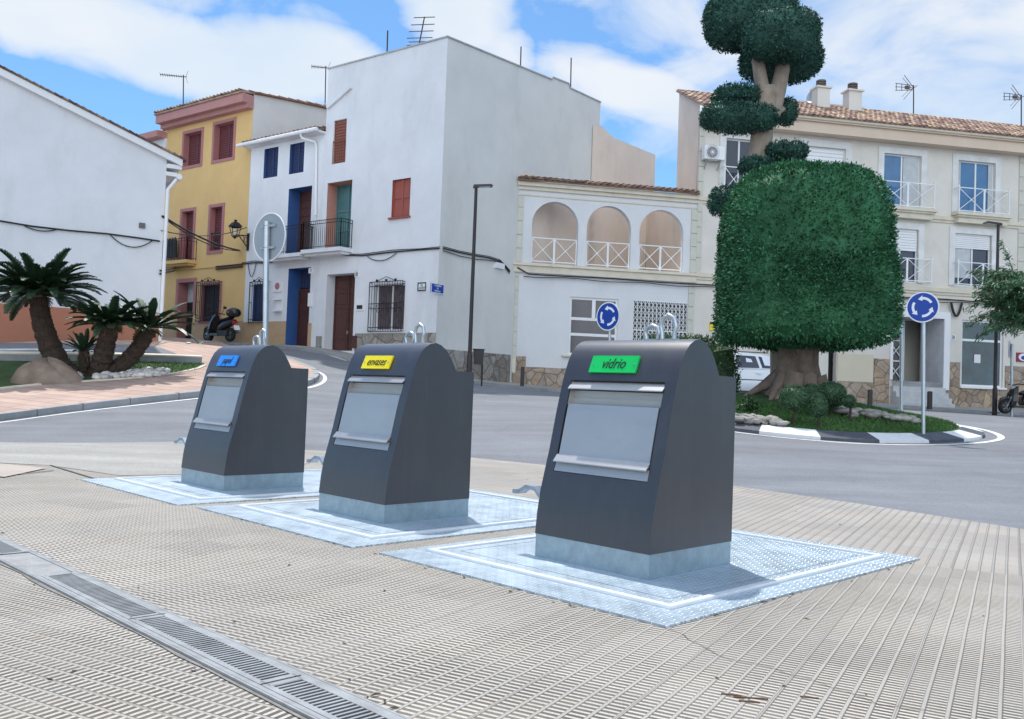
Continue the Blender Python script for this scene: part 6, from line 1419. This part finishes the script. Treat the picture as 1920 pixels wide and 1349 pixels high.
def scooter(x0, y0, z0, yaw, paint, accent, lb, box=True, sc=1.0):
    t = thing('scooter', lb, 'scooter', (x0, y0, z0)); X = Vector((math.cos(yaw), math.sin(yaw), 0)); Y = Vector((-X.y, X.x, 0)); O = Vector((x0, y0, z0)); Q = lambda a, b, c: O+(X*a+Y*b+Z3*c)*sc
    for xx, r_ in ((.68, .255), (-.62, .25)):
        a, b_ = MB(), MB(); wheel(a, b_, Q(xx, 0, r_), Y, r_*sc, .12*sc); o = a.build('wheel', BLACKR, t, smooth=30); b_.build('rim', mat('dark_rim', (.16, .165, .17), .35, .6), o)
    def loft(nm, mt, rings):
        mb = MB(); n = 10; R_ = []
        for x, z, hw, hh in rings: R_.append([Q(x, hw*math.cos(2*math.pi*k/n), z+hh*math.sin(2*math.pi*k/n)) for k in range(n)])
        for a, b_ in zip(R_[:-1], R_[1:]):
            for k in range(n): mb.quad(a[k], a[(k+1) % n], b_[(k+1) % n], b_[k])
        mb.add(R_[0], [tuple(range(n))]); mb.add(R_[-1], [tuple(range(n))]); return mb.build(nm, mt, t, smooth=60)
    loft('rear_body', paint, [(.02, .42, .13, .12), (-.12, .52, .17, .20), (-.40, .62, .18, .17), (-.70, .70, .13, .12), (-.88, .74, .06, .05)])
    loft('seat', IRON, [(.06, .70, .10, .06), (-.10, .77, .14, .07), (-.35, .79, .15, .07), (-.62, .85, .13, .06), (-.74, .86, .06, .03)])
    mb = MB(); mb.hexa([Q(x, y, z) for z, f in ((.22, 1), (.30, 1)) for x, y in ((.46, -.17), (.46, .17), (-.10, .19), (-.10, -.19))]); mb.build('footboard', paint, t)
    mb = MB(); P1 = [(.52, .25, .17), (.46, .45, .22), (.40, .68, .20), (.34, .86, .13), (.30, .96, .08)]
    for (xa, za, wa), (xb, zb_, wb) in zip(P1[:-1], P1[1:]):
        mb.hexa([Q(xa-.10, -wa, za), Q(xa+.05, -wa*.8, za), Q(xa+.05, wa*.8, za), Q(xa-.10, wa, za), Q(xb-.10, -wb, zb_), Q(xb+.05, -wb*.8, zb_), Q(xb+.05, wb*.8, zb_), Q(xb-.10, wb, zb_)])
    mb.build('leg_shield', paint, t, smooth=40)
    loft('front_fender', paint, [(.92, .40, .05, .03), (.84, .50, .08, .05), (.66, .55, .09, .05), (.48, .48, .08, .06), (.42, .38, .06, .05)])
    mb = MB()
    for s in (-1, 1): mb.bar(Q(.68, s*.08, .26), Q(.44, s*.06, .62), .035*sc)
    mb.build('fork', CHROME, t)
    mb = MB(); mb.tube([Q(.22, -.34, 1.02), Q(.32, -.18, 1.04), Q(.34, 0, 1.0), Q(.32, .18, 1.04), Q(.22, .34, 1.02)], .018*sc, 8); mb.build('handlebar', IRON, t)
    loft('headlight', mat('lens_grey', (.35, .36, .38), .15), [(.46, .88, .03, .03), (.40, .90, .08, .06), (.34, .92, .09, .07)])
    for s in (-1, 1):
        mb = MB(); mb.bar(Q(.28, s*.24, 1.03), Q(.26, s*.32, 1.22), .014*sc); mb.obox(Q(.25, s*.34, 1.27), Y, X, Z3, .065*sc, .012*sc, .045*sc); mb.build('mirror', CARK if accent is None else CHROME, t)
    mb = MB(); mb.bar(Q(-.80, .0, .80), Q(-.80, 0, .62), .10*sc); mb.obox(Q(-.87, 0, .70), Y, X, Z3, .09*sc, .03*sc, .04*sc); mb.build('tail_light', REDL, t)
    mb = MB(); mb.obox(Q(-.98, 0, .50), Y, X, (Z3+X*.4).normalized(), .12*sc, .006, .085*sc); mb.build('number_plate', PAPER, t)
    mb = MB(); mb.tube([Q(-.15, -.15, .25), Q(-.45, -.18, .26), Q(-.85, -.19, .40)], [.04*sc, .06*sc, .06*sc], 10); mb.build('exhaust', GALV, t)
    mb = MB(); mb.obox(Q(-.35, .12, .30), X, Y, Z3, .28*sc, .05*sc, .10*sc); mb.build('engine_case', CARK, t)
    if accent: mb = MB(); mb.hexa([Q(x, y, z) for y in (-.20, .20) for x, z in ((-.05, .50), (-.62, .62), (-.60, .74), (-.10, .62))]); mb.build('side_stripe', accent, t)
    if box: loft('top_box', paint, [(-.52, 1.02, .10, .08), (-.56, 1.03, .19, .15), (-.75, 1.04, .22, .18), (-.95, 1.03, .19, .15), (-1.0, 1.02, .10, .08)])
    return t
h_ = PB.p(PB.px(441, 640)[0], 0, .75); scooter(h_.x, h_.y, tz(h_.x, h_.y)+.10, math.radians(143), SCOOT, None, 'black scooter with a round top box parked against the ochre house', True, 1.12)
b = cpt(1912, 765, 33); scooter(b[0]+.05, b[1], tz(b[0], b[1])+.10, math.radians(195), SCOOT, REDL, 'black and red scooter at the right edge near the stone clad wall', False, 1.05)

# ================================================================== PLANTS
# cycads
def frond(mb, o, d, L_, droop, rnd, w=.115):
    d = Vector(d).normalized(); h = Vector((d.x, d.y, 0)); h = h.normalized() if h.length > .01 else Vector((1, 0, 0)); sd_ = Vector((-h.y, h.x, 0)); n = 20; p = Vector(o); dirv_ = d.copy(); prev = p
    for i in range(n):
        st = L_/n; dirv_ = (dirv_-Z3*(droop*st*(.3+1.9*i/n))).normalized(); q = p+dirv_*st
        up = sd_.cross(dirv_).normalized(); up = up if up.z > 0 else -up
        lw = w*L_*1.15*math.sin(math.pi*min(1, (i+1.6)/(n+1.5)))**.55*rnd.uniform(.85, 1.1)
        mb.quad(p-sd_*.008, p+sd_*.008, q+sd_*.008, q-sd_*.008)
        for s in (-1, 1):
            for k in (.12, .37, .62, .87):
                a = p+(q-p)*k; tip = a+(sd_*s*.80+dirv_*.62+up*.30).normalized()*lw*rnd.uniform(.9, 1.1); mb.quad(a-dirv_*st*.15, a+dirv_*st*.15, tip+dirv_*st*.10, tip-dirv_*.008)
        p = q
def cycad(name, base, top, r0, r1, fl, nf, lb, seed, spread=(-.25, 1.2), lean=None):
    rnd = random.Random(seed); base = Vector(base); top = Vector(top); t = thing(name, lb, 'cycad', base, 'cycads in the planting bed'); n = 18; pts = []; mid = base+(top-base)*.5+Vector((lean or (0, 0, 0)))
    for i in range(n+1): k = i/n; pts.append(base*(1-k)**2+mid*2*k*(1-k)+top*k*k)
    mb = MB(); mb.tube(pts, [r0+(r1-r0)*i/n+(.02*math.sin(i*2.3)) for i in range(n+1)], 14)
    for i in range(260):      # old leaf bases
        k = rnd.random(); c = pts[min(n, int(k*n))]; r = r0+(r1-r0)*k; a = rnd.uniform(0, 6.28); ax = (pts[min(n, int(k*n)+1)]-pts[max(0, int(k*n)-1)]).normalized(); x = ax.cross(Vector((.3, 1, .1))).normalized(); y = x.cross(ax); d = x*math.cos(a)+y*math.sin(a); s = x*(-math.sin(a))+y*math.cos(a); b_ = c+d*r*.92+ax*rnd.uniform(-.06, .06)
        mb.add([b_-s*.035, b_+s*.035, b_+d*.045+ax*.05, b_-ax*.05], [(0, 1, 2), (0, 3, 1), (0, 2, 3), (1, 3, 2)])
    mb.build('trunk', CYTR, t); mb = MB(); ax = (top-base).normalized()
    for i in range(nf):
        a = i*2.39996; e = spread[0]+(spread[1]-spread[0])*((i+.5)/nf)**.8; e += rnd.uniform(-.08, .08); d = Vector((math.cos(a)*math.cos(e), math.sin(a)*math.cos(e), math.sin(e)))+ax*.25-Z3*.25
        frond(mb, top+Vector((math.cos(a), math.sin(a), 0))*r1*.5+Z3*.02, d, fl*rnd.uniform(.82, 1.08), .42+.25*max(0, 1-e), rnd)
    mb.build('fronds', CYLEAF, t); mb = MB()
    for i in range(26): a = rnd.uniform(0, 6.28); mb.bar(top+Vector((math.cos(a), math.sin(a), 0))*r1*.9, top+Vector((math.cos(a)*1.7, math.sin(a)*1.7, 0))*r1-Z3*rnd.uniform(.05, .25), .012)
    mb.build('dead_stalks', mat('dead_stalk', (.13, .09, .05), .9), t); return t
def bpnt(px, py): h = hit(px, py, .12); return Vector((h.x, h.y, h.z+.10))
g0 = bpnt(165, 704)
def atD(x, y, D): return Vector(cpt(x, y, D))
D0 = g0.y
cycad('cycad', atD(118, 697, D0+.25), atD(72, 556, D0), .28, .19, 1.38, 84, 'tallest cycad with a straight thick trunk behind the boulder', 3, spread=(.0, .95), lean=(-.25, 0, 0))
cycad('cycad', atD(185, 702, D0), atD(207, 612, D0-.35), .24, .18, 1.02, 66, 'middle cycad with an upright short trunk and dense low crown', 5, spread=(.05, .85))
cycad('cycad', atD(196, 706, D0+.1), atD(282, 617, D0+.3), .22, .16, 1.12, 26, 'cycad with a trunk leaning far to the right and sparse fronds', 8, spread=(.05, .95), lean=(.12, 0, -.25))
cycad('cycad', atD(158, 688, D0-.2), atD(157, 661, D0-.25), .11, .09, .58, 20, 'small young cycad between the tall one and the middle one', 9, spread=(.0, 1.3))
mb = MB(); mb.tube([atD(112, 700, D0+.2), atD(150, 706, D0+.1), atD(195, 710, D0)], [.22, .24, .22], 12); 
for i in range(120): k = random.random(); c = atD(112+83*k, 700+9*k, D0+.2-.2*k); a = random.uniform(0, 3.2); q = c+Vector((0, -math.cos(a)*.23, math.sin(a)*.23)); mb.add([q-Vector((.04, 0, 0)), q+Vector((.04, 0, 0)), q+Vector((0, -.03, .05))], [(0, 1, 2)])
tag(mb.build('cycad_root', CYTR, loc=tuple(atD(150, 708, D0))), 'low horizontal cycad stump joining the trunks behind the boulder', 'stump')
# boulder
def boulder():
    c = hit(67, 722, .12); c = Vector((c.x, c.y+.45, tz(c.x, c.y)+.12)); sc_ = c.y/FPX; vs = []; nu, nv = 40, 18; hw = 62*sc_; hh = 48*sc_
    for j in range(nv+1):
        ph = -.35+(math.pi/2+.35)*j/nv
        for i in range(nu):
            th = 2*math.pi*i/nu; x, y, z = math.cos(ph)*math.cos(th), math.cos(ph)*math.sin(th), math.sin(ph)
            k = 1+.05*math.sin(3*th+1)+.04*math.sin(5*th+ph*4)+.03*math.sin(9*th+7*ph); px_ = abs(x)**.9*math.copysign(1, x)
            vs.append((c.x+px_*hw*k*(1.0+.08*(1-z)), c.y+y*.45*k, c.z+z*hh*k*(1.0 if x < .1 else 1-.12*x)))
    mb = MB(); mb.add(vs, [(j*nu+i, j*nu+(i+1) % nu, (j+1)*nu+(i+1) % nu, (j+1)*nu+i) for j in range(nv) for i in range(nu)])
    tag(mb.build('boulder', BOUL, loc=tuple(c), smooth=True), 'big rounded brown boulder lying in front of the tallest cycad', 'boulder')
boulder()

# big clipped ficus on the roundabout
TD = 20.6
def W3(x, y, D=TD): return Vector(cpt(x, y, D))
tb = W3(1497, 735); tb.z = isl_z(tb.x, tb.y)
tf = thing('clipped_ficus', 'huge ficus clipped into a rounded box above a gnarled trunk on the roundabout', 'tree', tb)
mb = MB(); top = W3(1500, 640); rb = 33*TD/FPX
n = 26; vs = []; nl = 12
for j in range(nl+1):
    k = j/nl; c = tb.lerp(top, k)-Z3*.1*(1-k); r = rb*(1.0+.45*(1-k)**3.2)
    for i in range(n): th = 2*math.pi*i/n; f = 1+.15*math.sin(4*th+k*1.5)+.12*math.sin(7*th-k*2.2)+.06*math.sin(11*th+k)+(.30*(1-k)**2)*max(0, math.sin(5*th+.6))+.03*math.sin(13*th); vs.append(c+Vector((math.cos(th)*r*f*(1.0+(.25*(1-k)**2 if math.cos(th) < 0 else 0)), math.sin(th)*r*f*.9, 0)))
mb.add(vs, [(j*n+i, j*n+(i+1) % n, (j+1)*n+(i+1) % n, (j+1)*n+i) for j in range(nl) for i in range(n)])
for a, L_ in ((2.9, .85), (3.6, .6), (-.4, .4), (-1.4, .45), (4.3, .5), (-2.2, .55)):
    q0 = tb+Vector((math.cos(a), math.sin(a), 0))*rb*1.0+Z3*.42; q1 = tb+Vector((math.cos(a), math.sin(a), 0))*(rb+L_*.5); q2 = tb+Vector((math.cos(a+.15), math.sin(a+.15), 0))*(rb+L_)
    q1.z = isl_z(q1.x, q1.y)+.14; q2.z = isl_z(q2.x, q2.y)-.05; mb.tube([q0, q0.lerp(q1, .6)+Z3*.0, q1, q2], [.22, .15, .10, .03], 8)
mb.build('trunk', TRUNK, tf, smooth=55)
cc = W3(1504, 484); hw = 146*TD/FPX; hz = 168*TD/FPX
foliage('crown', LEAF, tf, [(tuple(cc), (hw, hw*.95, hz), 3.5), (tuple(W3(1505, 560)), (hw*1.0, hw*.95, 92*TD/FPX), 6)], .085, 640, tilt=.5, jit=.075)
mb = MB()
for i in range(9): a = i*.7; mb.tube([tb.lerp(top, .8)+Vector((math.cos(a), math.sin(a), 0))*.2, W3(1500, 600)+Vector((math.cos(a)*1.4, math.sin(a)*1.2, .3))], [.16, .07], 7)
mb.build('limb', TRUNK, tf)
# cloud pruned tree behind it
TD2 = 22.6
cb = W3(1478, 735, TD2); cb.z = isl_z(cb.x, cb.y)
tc_ = thing('cloud_pruned_tree', 'tall cloud pruned tree with pale forked trunk rising behind the clipped ficus', 'tree', cb)
V2 = lambda x, y, dd=0: W3(x, y, TD2+dd)
mb = MB(); mb.tube([cb-Z3*.1, V2(1470, 560), V2(1440, 400), V2(1424, 300), V2(1430, 235), V2(1440, 190), V2(1436, 165)], [.42, .36, .34, .28, .27, .30, .26], 14)
mb.tube([V2(1438, 205), V2(1428, 160), V2(1422, 120), V2(1414, 80), V2(1405, 50)], [.24, .18, .16, .13, .08], 12); mb.tube([V2(1444, 215), V2(1459, 170), V2(1467, 130), V2(1462, 100), V2(1465, 60)], [.26, .20, .19, .17, .08], 12)
mb.tube([V2(1424, 290), V2(1450, 285), V2(1470, 286, -.3)], [.12, .08, .05], 8); mb.tube([V2(1430, 380), V2(1390, 378), V2(1360, 378)], [.16, .10, .07], 8); mb.tube([V2(1432, 225), V2(1390, 222), V2(1370, 220)], [.12, .09, .06], 8); mb.tube([V2(1450, 210), V2(1470, 205, .3)], [.12, .07], 8); mb.tube([V2(1433, 215), V2(1400, 190), V2(1385, 180)], [.1, .08, .05], 8)
mb.build('trunk', TRUNKL, tc_, smooth=50)
s_ = TD2/FPX
def cl(x0, y0, x1, y1, dd=0, p=2.6, dep=1.0): c = V2((x0+x1)/2, (y0+y1)/2, dd); return (tuple(c), ((x1-x0)/2*s_, (x1-x0)/2*s_*dep, (y1-y0)/2*s_), p)
for nm, blobs in (('top_cloud', [cl(1320, -20, 1494, 94, .5, 2.9, .8)]), ('dome_cloud', [cl(1397, 18, 1534, 112, -.55, 2.8, .75), cl(1388, 72, 1539, 152, .55, 3.0, .8)]), ('pad_cloud', [cl(1337, 163, 1424, 203, .25, 3.2)]), ('pad_cloud', [cl(1314, 197, 1453, 247, -.35, 3.2, .6)]), ('pad_cloud', [cl(1450, 184, 1496, 237, .5, 2.5)]),
                  ('pad_cloud', [cl(1433, 270, 1510, 303, -.2, 3.4)]), ('pad_cloud', [cl(1386, 296, 1450, 330, -.3, 3.0)]), ('pad_cloud', [cl(1330, 352, 1400, 405, -.2, 2.8)])):
    foliage(nm, LEAF2, tc_, blobs, .075, 760, tilt=.7, jit=.06)
# small round bushes
def bush(x0, y0, x1, y1, D, lb, pyb, nm='round_bush'):
    s = D/FPX; c = Vector(cpt((x0+x1)/2, (y0+y1)/2, D)); zb_ = isl_z(c.x, c.y); t = thing(nm, lb, 'bush', (c.x, c.y, zb_), 'round clipped bushes on the roundabout')
    mb = MB(); mb.tube([(c.x, c.y, zb_-.05), (c.x+.03, c.y, (zb_+c.z)/2), tuple(c)], [.032, .026, .02], 8); mb.tube([(c.x+.02, c.y, (zb_+c.z)/2-.05), (c.x+(x1-x0)*s*.25, c.y, c.z)], [.02, .015], 6); mb.build('stem', CYTR, t)
    foliage('foliage', BUSHM, t, [(tuple(c), ((x1-x0)/2*s*.94, (x1-x0)/2*s*.94, (y1-y0)/2*s*1.06), 2.2)], .040, 2800, tilt=.6, jit=.02)
bush(1460, 725, 1516, 768, 17.5, 'largest round bush, frontmost left before the ficus trunk', 790); bush(1500, 721, 1541, 755, 18.6, 'round bush peeping out behind the frontmost left one', 775)
bush(1517, 740, 1551, 781, 17.3, 'upright round bush standing lowest in the middle of the bush row', 785); bush(1530, 718, 1586, 762, 18.9, 'wide dark bush behind, right of the middle of the bush row', 778); bush(1581, 741, 1604, 764, 18.4, 'smallest round bush at the right end of the bush row', 780)
# hedge
hc = cpt(1297, 676, 22.4); hz0 = isl_z(hc[0], hc[1]) ; ht = cpt(1297, 640, 22.4)[2]
tH = thing('clipped_hedge', 'block of clipped hedge behind the nearest bin, left of the white car', 'hedge', (hc[0], hc[1], hz0)); hx0, hx1 = cpt(1205, 676, 22.4)[0], cpt(1388, 676, 22.4)[0]
foliage('foliage', HEDGE, tH, [(((hx0+hx1)/2, hc[1]+.7, (hz0+ht)/2-.1), ((hx1-hx0)/2, .85, (ht-hz0)/2+.15), 8)], .09, 420, tilt=.9, jit=.10)
P_ = []; Nn = []
for i in range(500): P_.append((random.uniform(hx0+.1, hx1-.1), hc[1]+random.uniform(0, 1.4), ht+.05+random.uniform(0, .12))); Nn.append((0, 0, 1))
leaves_mesh('top_leaves', mat('fresh_leaf', (.09, .17, .05), .5, per=.3), tH, P_, Nn, .10, .45, aspect=.3)
# ground plants by the trunk
P_ = []; Nn = []
for i in range(520):
    px = random.gauss(1404, 10); D = random.uniform(18.6, 19.3); r = ray(px, 740); x = r.x*D; P_.append((x, D, isl_z(x, D)+random.uniform(.03, .30)*max(.2, 1-abs(px-1404)/26))); Nn.append((random.gauss(0, .5), random.gauss(0, .5), .8))
q = P_[0]; o = leaves_mesh('low_shrub', HEDGE, None, P_, Nn, .09, .6, loc=(q[0], q[1], isl_z(q[0], q[1]))); tag(o, 'low leafy shrub on the roundabout edge just right of the nearest bin', 'shrub')
# feathery tree at the right edge
fb = cpt(1936, 765, 30.5); fz = tz(fb[0], fb[1]); tF = thing('feathery_tree', 'feathery drooping tree reaching in from the right edge behind the lamp post', 'tree', (fb[0], fb[1], fz)); crown_c = Vector(cpt(1932, 550, 30.5))
mb = MB(); mb.tube([(fb[0], fb[1], fz-.1), (fb[0]-.1, fb[1], fz+1.6), (crown_c.x, crown_c.y, crown_c.z-.8)], [.22, .18, .16], 10); P_, Nn = [], []
rnd = random.Random(4)
for i in range(210):
    a = rnd.uniform(0, 6.28); L_ = rnd.uniform(.8, 2.05); e = rnd.uniform(-.15, 1.0); o = crown_c+Vector((rnd.uniform(-.5, .5), rnd.uniform(-.5, .5), rnd.uniform(-1.0, .5))); d = Vector((math.cos(a)*math.cos(e), math.sin(a)*math.cos(e), math.sin(e))); pts = []; q = o.copy()
    for k in range(10): pts.append(q.copy()); d = (d-Z3*.09).normalized(); q = q+d*L_/10
    mb.tube(pts, [.014*(1-k/10)+.004 for k in range(10)], 4, cap=False)
    for k in range(2, 10):
        for _ in range(13):
            P_.append(tuple(pts[k]+Vector((rnd.gauss(0, .07), rnd.gauss(0, .07), rnd.gauss(-.05, .06))))); v = d+Vector((rnd.gauss(0, .5), rnd.gauss(0, .5), rnd.gauss(-.3, .3))); Nn.append(tuple(v))
mb.build('trunk', TRUNK, tF); leaves_mesh('crown', FEATH, tF, P_, Nn, .20, .35, aspect=.20)
